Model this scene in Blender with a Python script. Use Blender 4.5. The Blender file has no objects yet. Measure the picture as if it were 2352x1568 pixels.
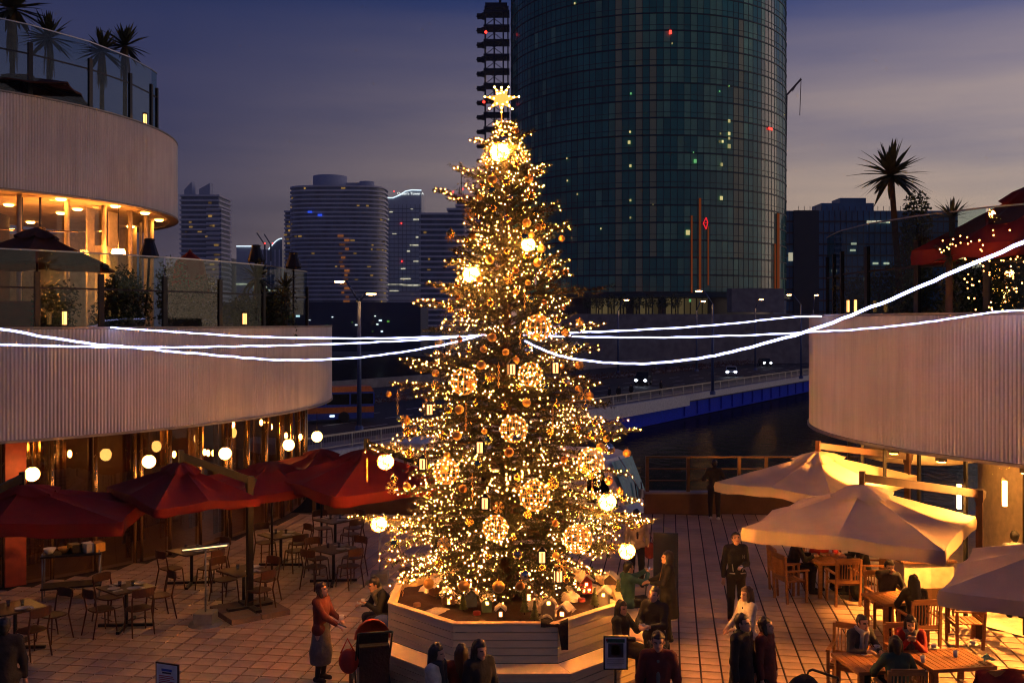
import bpy, bmesh, math, random
import numpy as np
from mathutils import Vector, Matrix
R = random.Random(7)
PI = math.pi
S = bpy.context.scene
C = S.collection

# ------------------------------------------------------------------ camera
CAMZ, F, HX, HY = 5.7, 2287.0, 1176.0, 740.0      # eye height; focal length, principal point and horizon of a 2352 px wide frame
cam = bpy.data.cameras.new('camera')
cam_o = bpy.data.objects.new('camera', cam); C.objects.link(cam_o); S.camera = cam_o
cam_o.location = (0, 0, CAMZ); cam_o.rotation_euler = (PI / 2, 0, 0)
cam.lens = 35.0; cam.sensor_width = 36.0; cam.shift_y = -44 / 2352.0
cam.clip_start = 0.2; cam.clip_end = 6000

# ------------------------------------------------------------------ sky at dusk
W = bpy.data.worlds.new('World'); S.world = W; W.use_nodes = True
nt = W.node_tree; N = nt.nodes; L = nt.links
SUN_EL, SUN_ROT = math.radians(-3.0), math.radians(70)
sky = N.new('ShaderNodeTexSky'); sky.sky_type = 'NISHITA'; sky.sun_disc = False
sky.sun_elevation = SUN_EL; sky.sun_rotation = SUN_ROT
sky.air_density = 1.0; sky.dust_density = 1.5; sky.ozone_density = 3.0
def wn(t, **kw):
    n = N.new(t)
    for k, v in kw.items(): setattr(n, k, v)
    return n
def wmath(op, a, b=None, clamp=False):
    n = wn('ShaderNodeMath', operation=op, use_clamp=clamp)
    for i, x in enumerate((a, b)):
        if x is None: continue
        if isinstance(x, (int, float)): n.inputs[i].default_value = x
        else: L.new(x, n.inputs[i])
    return n.outputs[0]
tc = wn('ShaderNodeTexCoord')
sep = wn('ShaderNodeSeparateXYZ'); L.new(tc.outputs['Generated'], sep.inputs[0])
dot = wn('ShaderNodeVectorMath', operation='DOT_PRODUCT'); L.new(tc.outputs['Generated'], dot.inputs[0])
dot.inputs[1].default_value = (math.sin(SUN_ROT), math.cos(SUN_ROT), 0)
az = wmath('MULTIPLY_ADD', dot.outputs['Value'], 1.3); az.node.inputs[2].default_value = -0.02
az = wmath('MINIMUM', wmath('MAXIMUM', az, 0.0), 1.0)
mp = wn('ShaderNodeMapping'); mp.inputs['Scale'].default_value = (1.0, 1.0, 9.0); mp.inputs['Rotation'].default_value = (0.05, 0.04, 0)
L.new(tc.outputs['Generated'], mp.inputs[0])
nz = wn('ShaderNodeTexNoise'); nz.inputs['Scale'].default_value = 2.0; nz.inputs['Detail'].default_value = 8; nz.inputs['Roughness'].default_value = 0.55
L.new(mp.outputs[0], nz.inputs[0])
streak = wmath('MULTIPLY', wmath('SUBTRACT', nz.outputs['Fac'], 0.47), 1.7)
low = wmath('DIVIDE', wmath('SUBTRACT', 0.315, sep.outputs[2]), 0.26)
low = wmath('MINIMUM', wmath('MAXIMUM', low, 0.0), 1.0)
amt = wmath('MULTIPLY', low, wmath('MULTIPLY_ADD', az, 0.42))
amt.node.inputs[1].links[0].from_node.inputs[2].default_value = 0.58
cover = wmath('ADD', amt, wmath('MULTIPLY', streak, wmath('ADD', amt, 0.08)), clamp=True)
veil = wn('ShaderNodeMix', data_type='RGBA'); L.new(az, veil.inputs[0])
veil.inputs[6].default_value = (0.128, 0.102, 0.145, 1); veil.inputs[7].default_value = (0.78, 0.57, 0.40, 1)
smix = wn('ShaderNodeMix', data_type='RGBA'); L.new(cover, smix.inputs[0])
L.new(sky.outputs[0], smix.inputs[6]); L.new(veil.outputs[2], smix.inputs[7])
L.new(smix.outputs[2], N['Background'].inputs[0]); N['Background'].inputs[1].default_value = 1.0
sat = wn('ShaderNodeVectorMath', operation='MULTIPLY'); sat.inputs[1].default_value = (.95, 1.3, 1.7); L.new(sky.outputs[0], sat.inputs[0]); L.new(sat.outputs[0], smix.inputs[6])

sl = bpy.data.lights.new('sun', 'SUN'); sl.energy = 0.2; sl.angle = math.radians(25); sl.color = (1, 0.62, 0.42)
so = bpy.data.objects.new('sun', sl); C.objects.link(so)
so.rotation_euler = (math.radians(84), 0, -SUN_ROT + PI)      # last glow from the west, at the horizon
so.location = (60, 60, 40)

vs = S.view_settings; vs.view_transform = 'Standard'; vs.look = 'None'; vs.exposure = 0.0; vs.gamma = 1.0; vs.use_curve_mapping = False
cy = S.cycles; cy.use_denoising = True; cy.max_bounces = 6; cy.diffuse_bounces = 2; cy.glossy_bounces = 3; cy.transmission_bounces = 4
cy.transparent_max_bounces = 12; cy.sample_clamp_indirect = 2.0; cy.sample_clamp_direct = 0; cy.caustics_reflective = False; cy.caustics_refractive = False
cy.use_light_tree = True; cy.pixel_filter_type = 'BLACKMAN_HARRIS'; cy.filter_width = 1.15

# ------------------------------------------------------------------ helpers
def P(px, py, Y): return Vector(((px - HX) / F * Y, Y, CAMZ + (HY - py) / F * Y))
def G(px, py, z=0.0):
    Y = F * (CAMZ - z) / (py - HY); return Vector(((px - HX) / F * Y, Y, z))

class MB:
    def __init__(s): s.v = []; s.f = []; s.m = []; s.k = 0; s.sm = []; s.M = None; s.smooth = False
    def add(s, v, f):
        b = len(s.v)
        if s.M is not None: v = [s.M @ Vector(p) for p in v]
        s.v += [tuple(p) for p in v]; s.f += [tuple(i + b for i in q) for q in f]
        s.m += [s.k] * len(f); s.sm += [s.smooth] * len(f); return s
    def box(s, c, d, rz=0.0, top=1.0):
        x, y, z = d[0] / 2, d[1] / 2, d[2] / 2; ca, sa = math.cos(rz), math.sin(rz); v = []
        for k, t in ((-1, 1.0), (1, top)):
            for i, j in ((-1, -1), (1, -1), (1, 1), (-1, 1)):
                a, b = i * x * t, j * y * t
                v.append((c[0] + a * ca - b * sa, c[1] + a * sa + b * ca, c[2] + k * z))
        return s.add(v, [(3, 2, 1, 0), (4, 5, 6, 7), (0, 1, 5, 4), (1, 2, 6, 5), (2, 3, 7, 6), (3, 0, 4, 7)])
    def tube(s, path, r, n=8, cap=True, sm=True):
        path = [Vector(p) for p in path]; m = len(path)
        rr = r if isinstance(r, (list, tuple)) else [r] * m
        v = []; f = []; prev = None
        for i, p in enumerate(path):
            t = (path[min(i + 1, m - 1)] - path[max(i - 1, 0)])
            t = t.normalized() if t.length > 1e-9 else Vector((0, 0, 1))
            if prev is None:
                a = Vector((0, 0, 1)) if abs(t.z) < 0.9 else Vector((1, 0, 0)); u = t.cross(a).normalized()
            else:
                u = prev - t * prev.dot(t); u = u.normalized() if u.length > 1e-6 else t.orthogonal().normalized()
            w = t.cross(u); prev = u
            for k in range(n):
                an = 2 * PI * k / n; v.append(p + (u * math.cos(an) + w * math.sin(an)) * rr[i])
        for i in range(m - 1):
            for k in range(n):
                k2 = (k + 1) % n; f.append((i * n + k, i * n + k2, (i + 1) * n + k2, (i + 1) * n + k))
        o = s.smooth; s.smooth = sm; s.add(v, f)
        if cap:
            s.smooth = False; b = len(s.v) - len(v)
            s.f += [tuple(b + k for k in reversed(range(n))), tuple(b + (m - 1) * n + k for k in range(n))]
            s.m += [s.k] * 2; s.sm += [False] * 2
        s.smooth = o; return s
    def bar(s, a, b, w, h, up=(0, 0, 1)):
        a, b = Vector(a), Vector(b); t = (b - a).normalized(); u = t.cross(Vector(up))
        u = u.normalized() if u.length > 1e-6 else t.orthogonal().normalized(); q = u.cross(t)
        v = [p + u * (i * w / 2) + q * (j * h / 2) for p in (a, b) for i, j in ((-1, -1), (1, -1), (1, 1), (-1, 1))]
        return s.add(v, [(3, 2, 1, 0), (4, 5, 6, 7), (0, 1, 5, 4), (1, 2, 6, 5), (2, 3, 7, 6), (3, 0, 4, 7)])
    def sphere(s, c, r, n=12, m=8, sc=(1, 1, 1), ribs=0, amp=0.0):
        v = [(c[0], c[1], c[2] - r * sc[2])]; f = []
        for i in range(1, m):
            th = -PI / 2 + PI * i / m
            for k in range(n):
                a = 2 * PI * k / n; q = r * math.cos(th) * (1 + (amp * math.cos(ribs * a) if ribs else 0))
                v.append((c[0] + q * math.cos(a) * sc[0], c[1] + q * math.sin(a) * sc[1], c[2] + r * math.sin(th) * sc[2]))
        v.append((c[0], c[1], c[2] + r * sc[2])); T = len(v) - 1
        for k in range(n):
            k2 = (k + 1) % n; f.append((0, 1 + k2, 1 + k)); f.append((T, 1 + (m - 2) * n + k, 1 + (m - 2) * n + k2))
            for i in range(m - 2): f.append((1 + i * n + k, 1 + i * n + k2, 1 + (i + 1) * n + k2, 1 + (i + 1) * n + k))
        o = s.smooth; s.smooth = True; s.add(v, f); s.smooth = o; return s
    def lathe(s, prof, n=16, c=(0, 0, 0), a0=0.0, a1=None, sm=True):
        full = a1 is None; a1 = a0 + 2 * PI if full else a1; cols = n if full else n + 1; v = []; f = []; m = len(prof)
        for k in range(cols):
            a = a0 + (a1 - a0) * k / n
            for r, z in prof: v.append((c[0] + r * math.cos(a), c[1] + r * math.sin(a), c[2] + z))
        for k in range(n):
            k2 = (k + 1) % cols
            for i in range(m - 1): f.append((k * m + i, k2 * m + i, k2 * m + i + 1, k * m + i + 1))
        o = s.smooth; s.smooth = sm; s.add(v, f); s.smooth = o; return s
    def prism(s, poly, z0, z1):
        n = len(poly); v = [(p[0], p[1], z0) for p in poly] + [(p[0], p[1], z1) for p in poly]
        return s.add(v, [tuple(reversed(range(n))), tuple(range(n, 2 * n))] + [(i, (i + 1) % n, n + (i + 1) % n, n + i) for i in range(n)])
    def quad(s, a, b, c, d): return s.add([a, b, c, d], [(0, 1, 2, 3)])
    def mesh(s, name, mats):
        me = bpy.data.meshes.new(name); me.from_pydata(s.v, [], s.f)
        for m in (mats if isinstance(mats, (list, tuple)) else [mats]): me.materials.append(m)
        me.polygons.foreach_set('material_index', s.m); me.polygons.foreach_set('use_smooth', s.sm); me.update(); return me
    def build(s, name, mats, parent=None, loc=None, rz=None): return inst(s.mesh(name, mats), name, parent, loc, rz)

def inst(me, name, parent=None, loc=None, rz=None, sc=None, rot=None):
    o = bpy.data.objects.new(name, me); C.objects.link(o)
    if parent is not None: o.parent = parent
    if loc is not None: o.location = loc
    if rz is not None: o.rotation_euler = (0, 0, rz)
    if rot is not None: o.rotation_euler = rot
    if sc is not None: o.scale = sc if isinstance(sc, (tuple, list)) else (sc,) * 3
    return o
def tag(o, label, cat, group=None):
    o['label'] = label; o['category'] = cat
    if group: o['group'] = group
    return o
def thing(name, label, cat, loc=(0, 0, 0), rz=0.0, group=None):
    o = bpy.data.objects.new(name, None); C.objects.link(o); o.location = loc; o.rotation_euler = (0, 0, rz); o.empty_display_size = 0.2
    return tag(o, label, cat, group)
def struct(o): o['kind'] = 'structure'; return o
def stuff(o): o['kind'] = 'stuff'; return o
def copy_tree(o, parent=None):
    c = o.copy(); C.objects.link(c); c.parent = parent
    for ch in o.children: copy_tree(ch, c)
    return c
def dup(o, loc, rz, label, group=None):
    c = copy_tree(o); c.location = loc; c.rotation_euler = (0, 0, rz); c['label'] = label
    if group: c['group'] = group
    return c

# ------------------------------------------------------------------ materials
MT = {}
def pm(name, col, rough=0.6, metal=0.0, var=0.18, scale=6.0, bump=0.0, rnd=0.0, spec=0.5, emit=None, es=0.0, stretch=None, trans=0.0, dirt=0.0, bscale=None):
    m = bpy.data.materials.new(name); m.use_nodes = True; t = m.node_tree; n = t.nodes; l = t.links; b = n['Principled BSDF']
    tcn = n.new('ShaderNodeTexCoord'); src = tcn.outputs['Object']
    if stretch:
        mpn = n.new('ShaderNodeMapping'); mpn.inputs['Scale'].default_value = stretch; l.new(src, mpn.inputs[0]); src = mpn.outputs[0]
    nz = n.new('ShaderNodeTexNoise'); nz.inputs['Scale'].default_value = scale; nz.inputs['Detail'].default_value = 5; l.new(src, nz.inputs[0])
    rp = n.new('ShaderNodeMapRange'); rp.inputs[1].default_value = 0.3; rp.inputs[2].default_value = 0.7
    rp.inputs[3].default_value = 1 - var; rp.inputs[4].default_value = 1 + var; l.new(nz.outputs['Fac'], rp.inputs[0]); fac = rp.outputs[0]
    if rnd:
        oi = n.new('ShaderNodeObjectInfo'); ge = n.new('ShaderNodeNewGeometry')
        ad = n.new('ShaderNodeMath'); ad.operation = 'ADD'; l.new(oi.outputs['Random'], ad.inputs[0]); l.new(ge.outputs['Random Per Island'], ad.inputs[1])
        r2 = n.new('ShaderNodeMapRange'); r2.inputs[2].default_value = 2.0; r2.inputs[3].default_value = 1 - rnd; r2.inputs[4].default_value = 1 + rnd; l.new(ad.outputs[0], r2.inputs[0])
        mu = n.new('ShaderNodeMath'); mu.operation = 'MULTIPLY'; l.new(fac, mu.inputs[0]); l.new(r2.outputs[0], mu.inputs[1]); fac = mu.outputs[0]
    if dirt:
        nd = n.new('ShaderNodeTexNoise'); nd.inputs['Scale'].default_value = 0.8; nd.inputs['Detail'].default_value = 7; l.new(tcn.outputs['Object'], nd.inputs[0])
        r3 = n.new('ShaderNodeMapRange'); r3.inputs[1].default_value = 0.35; r3.inputs[2].default_value = 0.65; r3.inputs[3].default_value = 1 - dirt; r3.inputs[4].default_value = 1.0; l.new(nd.outputs['Fac'], r3.inputs[0])
        mu = n.new('ShaderNodeMath'); mu.operation = 'MULTIPLY'; l.new(fac, mu.inputs[0]); l.new(r3.outputs[0], mu.inputs[1]); fac = mu.outputs[0]
    mx = n.new('ShaderNodeVectorMath'); mx.operation = 'SCALE'; mx.inputs[0].default_value = col[:3]; l.new(fac, mx.inputs['Scale'])
    l.new(mx.outputs[0], b.inputs['Base Color'])
    b.inputs['Roughness'].default_value = rough; b.inputs['Metallic'].default_value = metal; b.inputs['Specular IOR Level'].default_value = spec
    rr = n.new('ShaderNodeMapRange'); rr.inputs[3].default_value = max(0.02, rough - 0.08); rr.inputs[4].default_value = min(1, rough + 0.08); l.new(nz.outputs['Fac'], rr.inputs[0]); l.new(rr.outputs[0], b.inputs['Roughness'])
    if bump:
        bp = n.new('ShaderNodeBump'); bp.inputs['Strength'].default_value = bump; bp.inputs['Distance'].default_value = 0.02
        nb = n.new('ShaderNodeTexNoise'); nb.inputs['Scale'].default_value = bscale or scale * 4; nb.inputs['Detail'].default_value = 4; l.new(src, nb.inputs[0])
        l.new(nb.outputs['Fac'], bp.inputs['Height']); l.new(bp.outputs[0], b.inputs['Normal'])
    if emit is not None:
        b.inputs['Emission Color'].default_value = (*emit[:3], 1); b.inputs['Emission Strength'].default_value = es
    if trans:                                                   # cloth: some light passes through
        tr = n.new('ShaderNodeBsdfTranslucent'); l.new(mx.outputs[0], tr.inputs[0]); ms = n.new('ShaderNodeMixShader'); ms.inputs[0].default_value = trans
        l.new(b.outputs[0], ms.inputs[1]); l.new(tr.outputs[0], ms.inputs[2]); l.new(ms.outputs[0], n['Material Output'].inputs[0])
    MT[name] = m; return m
def glow(name, col, s, var=0.0, scale=8.0):
    m = bpy.data.materials.new(name); m.use_nodes = True; t = m.node_tree; n = t.nodes; n.remove(n['Principled BSDF'])
    e = n.new('ShaderNodeEmission'); e.inputs[0].default_value = (*col, 1); e.inputs[1].default_value = s; t.links.new(e.outputs[0], n['Material Output'].inputs[0])
    if var:
        tcn = n.new('ShaderNodeTexCoord'); nz = n.new('ShaderNodeTexNoise'); nz.inputs['Scale'].default_value = scale; t.links.new(tcn.outputs['Object'], nz.inputs[0])
        oi = n.new('ShaderNodeObjectInfo'); ge = n.new('ShaderNodeNewGeometry'); ad = n.new('ShaderNodeMath'); ad.operation = 'ADD'
        t.links.new(oi.outputs['Random'], ad.inputs[0]); t.links.new(ge.outputs['Random Per Island'], ad.inputs[1])
        fr = n.new('ShaderNodeMath'); fr.operation = 'FRACT'; t.links.new(ad.outputs[0], fr.inputs[0])
        rp = n.new('ShaderNodeMapRange'); rp.inputs[3].default_value = s * (1 - var); rp.inputs[4].default_value = s * (1 + var); t.links.new(fr.outputs[0], rp.inputs[0]); t.links.new(rp.outputs[0], e.inputs[1])
    MT[name] = m; return m
def patchy(name, col, s, scale):                           # crumpled glowing ball: bright and dim patches
    m = glow(name, col, s); t = m.node_tree; n = t.nodes; e = n['Emission']; tcn = n.new('ShaderNodeTexCoord'); nz = n.new('ShaderNodeTexNoise'); nz.inputs['Scale'].default_value = scale; nz.inputs['Detail'].default_value = 3; t.links.new(tcn.outputs['Object'], nz.inputs[0])
    rp = n.new('ShaderNodeMapRange'); rp.inputs[1].default_value = .46; rp.inputs[2].default_value = .62; rp.inputs[3].default_value = s * .006; rp.inputs[4].default_value = s; t.links.new(nz.outputs['Fac'], rp.inputs[0]); t.links.new(rp.outputs[0], e.inputs[1]); return m
def glass(name, tint=(0.8, 0.85, 0.85), refl=0.12, rough=0.02):
    m = bpy.data.materials.new(name); m.use_nodes = True; t = m.node_tree; n = t.nodes; l = t.links; n.remove(n['Principled BSDF'])
    tr = n.new('ShaderNodeBsdfTransparent'); tr.inputs[0].default_value = (*tint, 1)
    gl = n.new('ShaderNodeBsdfGlossy'); gl.inputs['Roughness'].default_value = rough
    lw = n.new('ShaderNodeLayerWeight'); lw.inputs[0].default_value = .5; fr = n.new('ShaderNodeMath'); fr.operation = 'POWER'; fr.inputs[1].default_value = 5.0; l.new(lw.outputs['Facing'], fr.inputs[0])
    mu = n.new('ShaderNodeMath'); mu.operation = 'MULTIPLY_ADD'; mu.use_clamp = True; mu.inputs[1].default_value = .25; mu.inputs[2].default_value = refl
    tcn = n.new('ShaderNodeTexCoord'); nz = n.new('ShaderNodeTexNoise'); nz.inputs['Scale'].default_value = 1.3; l.new(tcn.outputs['Object'], nz.inputs[0])
    bp = n.new('ShaderNodeBump'); bp.inputs['Strength'].default_value = 0.03; l.new(nz.outputs['Fac'], bp.inputs['Height']); l.new(bp.outputs[0], gl.inputs['Normal'])
    l.new(fr.outputs[0], mu.inputs[0]); ms = n.new('ShaderNodeMixShader'); l.new(mu.outputs[0], ms.inputs[0]); l.new(tr.outputs[0], ms.inputs[1]); l.new(gl.outputs[0], ms.inputs[2])
    l.new(ms.outputs[0], n['Material Output'].inputs[0]); MT[name] = m; return m
def water_mat():
    m = bpy.data.materials.new('water'); m.use_nodes = True; t = m.node_tree; n = t.nodes; l = t.links; n.remove(n['Principled BSDF'])
    df = n.new('ShaderNodeBsdfDiffuse'); df.inputs[0].default_value = (.002, .004, .008, 1); gl = n.new('ShaderNodeBsdfGlossy'); gl.inputs['Roughness'].default_value = .10; ms = n.new('ShaderNodeMixShader'); ms.inputs[0].default_value = .16
    tcn = n.new('ShaderNodeTexCoord'); mp_ = n.new('ShaderNodeMapping'); mp_.inputs['Scale'].default_value = (1, .45, 1); nz_ = n.new('ShaderNodeTexNoise'); nz_.inputs['Scale'].default_value = 1.4; nz_.inputs['Detail'].default_value = 5; bp = n.new('ShaderNodeBump'); bp.inputs['Strength'].default_value = .6; bp.inputs['Distance'].default_value = .12
    l.new(tcn.outputs['Object'], mp_.inputs[0]); l.new(mp_.outputs[0], nz_.inputs[0]); l.new(nz_.outputs['Fac'], bp.inputs['Height']); l.new(bp.outputs[0], gl.inputs['Normal']); l.new(df.outputs[0], ms.inputs[1]); l.new(gl.outputs[0], ms.inputs[2]); l.new(ms.outputs[0], n['Material Output'].inputs[0]); MT['water'] = m

WARM = (1.0, 0.36, 0.06)
pm('cladding', (0.86, 0.79, 0.70), 0.45, 0.0, 0.10, 2.0, dirt=0.12, stretch=(3, 3, .22))
pm('coping', (0.35, 0.30, 0.24), 0.5, 0.2)
pm('tile', (0.60, 0.42, 0.30), 0.36, 0, 0.10, 5.0, 0.12, rnd=0.2, dirt=0.38)
pm('joint', (0.035, 0.025, 0.02), 0.8)
pm('dark_metal', (0.018, 0.018, 0.02), 0.4, 0.6)
pm('steel', (0.35, 0.35, 0.36), 0.35, 0.8)
pm('soffit', (0.72, 0.58, 0.42), 0.6, dirt=0.15)
pm('brown_wall', (0.10, 0.045, 0.02), 0.55, var=0.3, scale=2)
pm('red_wall', (0.45, 0.07, 0.025), 0.5, var=0.2)
pm('gold_post', (0.62, 0.38, 0.14), 0.25, 0.9, 0.1)
pm('cream_wall', (0.70, 0.55, 0.36), 0.6)
pm('wood_floor', (0.16, 0.08, 0.04), 0.4, var=0.3, stretch=(1, 8, 1))
pm('curtain', (0.62, 0.50, 0.36), 0.85, trans=0.3)
glass('clear_glass', (0.86, 0.90, 0.90), 0.04)
glass('rail_glass', (0.70, 0.80, 0.80), 0.03)
glass('dark_glass', (0.60, 0.52, 0.42), 0.10)
glow('warm_lamp', (1.0, 0.36, 0.06), 45.0)
glow('globe_light', (1.0, 0.42, 0.09), 20.0)
glow('interior_light', (1.0, 0.40, 0.07), 70.0)
glow('red_beacon', (1.0, 0.03, 0.02), 5.0)
water_mat()
pm('asphalt', (0.045, 0.042, 0.042), 0.75, var=0.25, scale=1.5, bump=0.2)
pm('concrete', (0.34, 0.32, 0.31), 0.8, var=0.15, scale=0.6, dirt=0.3)
pm('white_paint', (0.75, 0.75, 0.74), 0.5)
pm('rail_brown', (.14, .075, .03), .4, .3)
pm('bridge_blue', (0.02, 0.06, 0.75), 0.85, spec=.05)
pm('hedge', (0.05, 0.07, 0.02), 0.8, var=0.5, scale=12)
pm('soil', (0.03, 0.011, 0.008), 0.9, var=0.4, scale=20, bump=0.5)

# ================================================================== THE SETTING
# ground sheet far below the deck, water basin, plaza deck
mb = MB(); mb.quad((-1400, -100, -6.6), (1400, -100, -6.6), (1400, 1300, -6.6), (-1400, 1300, -6.6)); g = struct(mb.build('ground', MT['asphalt']))
mb = MB(); n = 1
mb.quad((-60, 20, -5.5), (400, 20, -5.5), (400, 330, -5.5), (-60, 330, -5.5)); wat = struct(mb.build('water', MT['water']))

# plaza tiles: one grid turned nine degrees
TA = math.radians(-9.0); TS = 0.335
tca, tsa = math.cos(TA), math.sin(TA)
def t2w(u, v): return (u * tca - v * tsa, u * tsa + v * tca)
LC, LR = (-18.9, 30.8), 13.1          # left building: centre and radius of its curved front
RC, RR = (15.6, 22.5), 8.5            # right building
EDGE = 29.6                            # waterside edge of the deck
mb = MB(); mb.quad((-32, 4, -0.02), (24, 4, -0.02), (24, EDGE + 0.3, -0.02), (-32, EDGE + 0.3, -0.02)); plaza = mb.build('plaza_ground', MT['joint']); struct(plaza)
mb = MB(); mb.box((-4, 16.5, -0.6), (56, 27, 1.0)); struct(mb.build('deck_slab', MT['concrete'], None))
tm = MB(); h = TS / 2
def tilev(gx, gy): # half sizes: wide joint along one way, thin along the other
    return [(-h + gx, -h + gy, -0.03), (h - gx, -h + gy, -0.03), (h - gx, h - gy, -0.03), (-h + gx, h - gy, -0.03), (-h + gx + .004, -h + gy + .004, 0), (h - gx - .004, -h + gy + .004, 0), (h - gx - .004, h - gy - .004, 0), (-h + gx + .004, h - gy - .004, 0)]
tf = [(4, 5, 6, 7), (0, 1, 5, 4), (1, 2, 6, 5), (2, 3, 7, 6), (3, 0, 4, 7)]
tv = tilev(0.013, 0.012)
one = MB(); one.M = Matrix.Rotation(TA, 4, 'Z'); one.add(tv, tf); tile_me = one.mesh('tile', MT['tile'])
tiles = []
for i in range(-80, 80):
    for j in range(0, 110):
        x, y = t2w(i * TS, j * TS + 4)
        if y < 10.2 or y > EDGE or abs(x) > 0.55 * y + 0.6: continue
        if math.hypot(x - LC[0], y - LC[1]) < 12.45 or math.hypot(x - RC[0], y - RC[1]) < 7.85 or math.hypot(x + 0.1, y - 17.1) < 1.7: continue
        tiles.append((x, y))
def vis(x, y):
    px = HX + F * x / y; py = HY + F * CAMZ / y
    return 0 < px < 2352 and py < 1568 and not (890 < px < 1500 and py > 1330)
near = sorted([t for t in tiles if vis(*t)], key=lambda t: t[1])[:300]
ns = set(near)
for x, y in near: inst(tile_me, 'tile', plaza, (x, y, R.uniform(-0.0015, 0.0015)))
for x, y in tiles:
    if (x, y) in ns: continue
    z = R.uniform(-0.0015, 0.0015); tm.add([(x + a * tca - b * tsa, y + a * tsa + b * tca, z + c) for a, b, c in tv], tf)
stuff(tm.build('tiles_beyond', MT['tile'], plaza))
# ================================================================== THE TWO ROUND RESTAURANT BUILDINGS
def hit(px, c, r):                      # where the sight line at px first meets a circle
    k = (px - HX) / F; d = Vector((k, 1.0)).normalized(); cc = Vector(c); al = cc.dot(d); pe2 = cc.length_squared - al * al
    q = r * r - pe2
    p = d * (al - math.sqrt(max(q, 0.0)))
    return p.x, p.y, math.atan2(p.y - c[1], p.x - c[0])
def corr(c, r, z0, z1, a0, a1, per=0.078, amp=0.017):
    mb = MB(); n = int(r * (a1 - a0) / per) * 4; prof = (0, 0.9, 1, 0.1)
    v = []
    for i in range(n + 1):
        a = a0 + (a1 - a0) * i / n; q = r + amp * (prof[i % 4] * 2 - 1)
        v += [(c[0] + q * math.cos(a), c[1] + q * math.sin(a), z) for z in (z0, z1)]
    mb.add(v, [(2 * i, 2 * i + 2, 2 * i + 3, 2 * i + 1) for i in range(n)])
    mb.lathe([(r - 0.22, z0), (r - 0.22, z1)], 60, (c[0], c[1], 0), a0, a1)
    return mb
def ring(c, prof, a0, a1, n=72): return MB().lathe(prof, n, (c[0], c[1], 0), a0, a1, sm=False)
def arcdisc(c, r, z, a0, a1, n=60, r0=0.0):
    return MB().lathe([(r0, z), (r, z)], n, (c[0], c[1], 0), a0, a1, sm=False)
D = math.radians
# ---- left
lb = thing('restaurant_building', 'round white ribbed restaurant building with terraces behind the red parasols', 'building', (LC[0], LC[1], 0))
LO = (0.0, 0.0)
A0, A1 = D(-105), D(70)
p = corr(LO, LR, 3.2, 5.55, A0, A1).build('parapet', MT['cladding'], lb)
ring(LO, [(LR - 0.24, 5.56), (LR + 0.03, 5.56), (LR + 0.03, 5.60), (LR - 0.24, 5.60)], A0, A1).build('coping', MT['coping'], p)
ring(LO, [(LR - 0.24, 3.18), (LR + 0.05, 3.18), (LR + 0.05, 3.235), (LR + 0.03, 3.24)], A0, A1).build('drip_edge', MT['coping'], p)
p = corr(LO, 8.1, 9.08, 11.55, A0, A1, 0.078).build('parapet', MT['cladding'], lb)
ring(LO, [(7.86, 11.56), (8.13, 11.56), (8.13, 11.60), (7.86, 11.60)], A0, A1).build('coping', MT['coping'], p)
ring(LO, [(7.86, 9.06), (8.14, 9.06), (8.14, 9.12), (8.12, 9.12)], A0, A1).build('drip_edge', MT['coping'], p)
arcdisc(LO, 12.88, 3.21, A0, A1).build('ceiling', MT['brown_wall'], lb)
arcdisc(LO, 12.88, 4.55, A0, A1).build('terrace_floor', MT['wood_floor'], lb)
arcdisc(LO, 7.88, 9.09, A0, A1).build('ceiling', MT['soffit'], lb)
arcdisc(LO, 7.88, 10.6, A0, A1).build('roof', MT['coping'], lb)
arcdisc(LO, 12.3, 0.01, A0, A1).build('interior_floor', MT['wood_floor'], lb)
MB().lathe([(9.3, 0.0), (9.3, 3.2)], 40, (0, 0, 0), A0, A1).build('back_wall', MT['brown_wall'], lb)
MB().lathe([(3.0, 4.55), (3.0, 9.08)], 40, (0, 0, 0), A0, A1).build('back_wall', MT['brown_wall'], lb)
MB().lathe([(7.15, 4.56), (7.15, 9.07)], 40, (0, 0, 0), D(38), D(200)).build('back_wall', MT['cream_wall'], lb)
MB().bar((9.3 * math.cos(D(14)), 9.3 * math.sin(D(14)), 1.6), (12.2 * math.cos(D(14)), 12.2 * math.sin(D(14)), 1.6), .12, 3.18).build('side_wall', MT['brown_wall'], lb)
# ground-floor glazing: posts and panes
pst = MB(); pst.tube([(0, 0, 0), (0, 0, 3.2)], 0.045, 8); pme = pst.mesh('post', MT['gold_post'])
st = D(4.6); k0 = -15
pane = MB(); pane.lathe([(12.22, 0.06), (12.22, 3.18)], 3, (0, 0, 0), 0.004, st - 0.004); pn = pane.mesh('pane', MT['dark_glass'])
for i in range(20):
    a = D(-68) + st * i
    inst(pme, 'post', lb, (12.28 * math.cos(a), 12.28 * math.sin(a), 0))
    if i % 3 == 1: inst(pme, 'post', lb, (12.28 * math.cos(a + 0.014), 12.28 * math.sin(a + 0.014), 0))
    inst(pn, 'pane', lb, (0, 0, 0), a)
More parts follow.
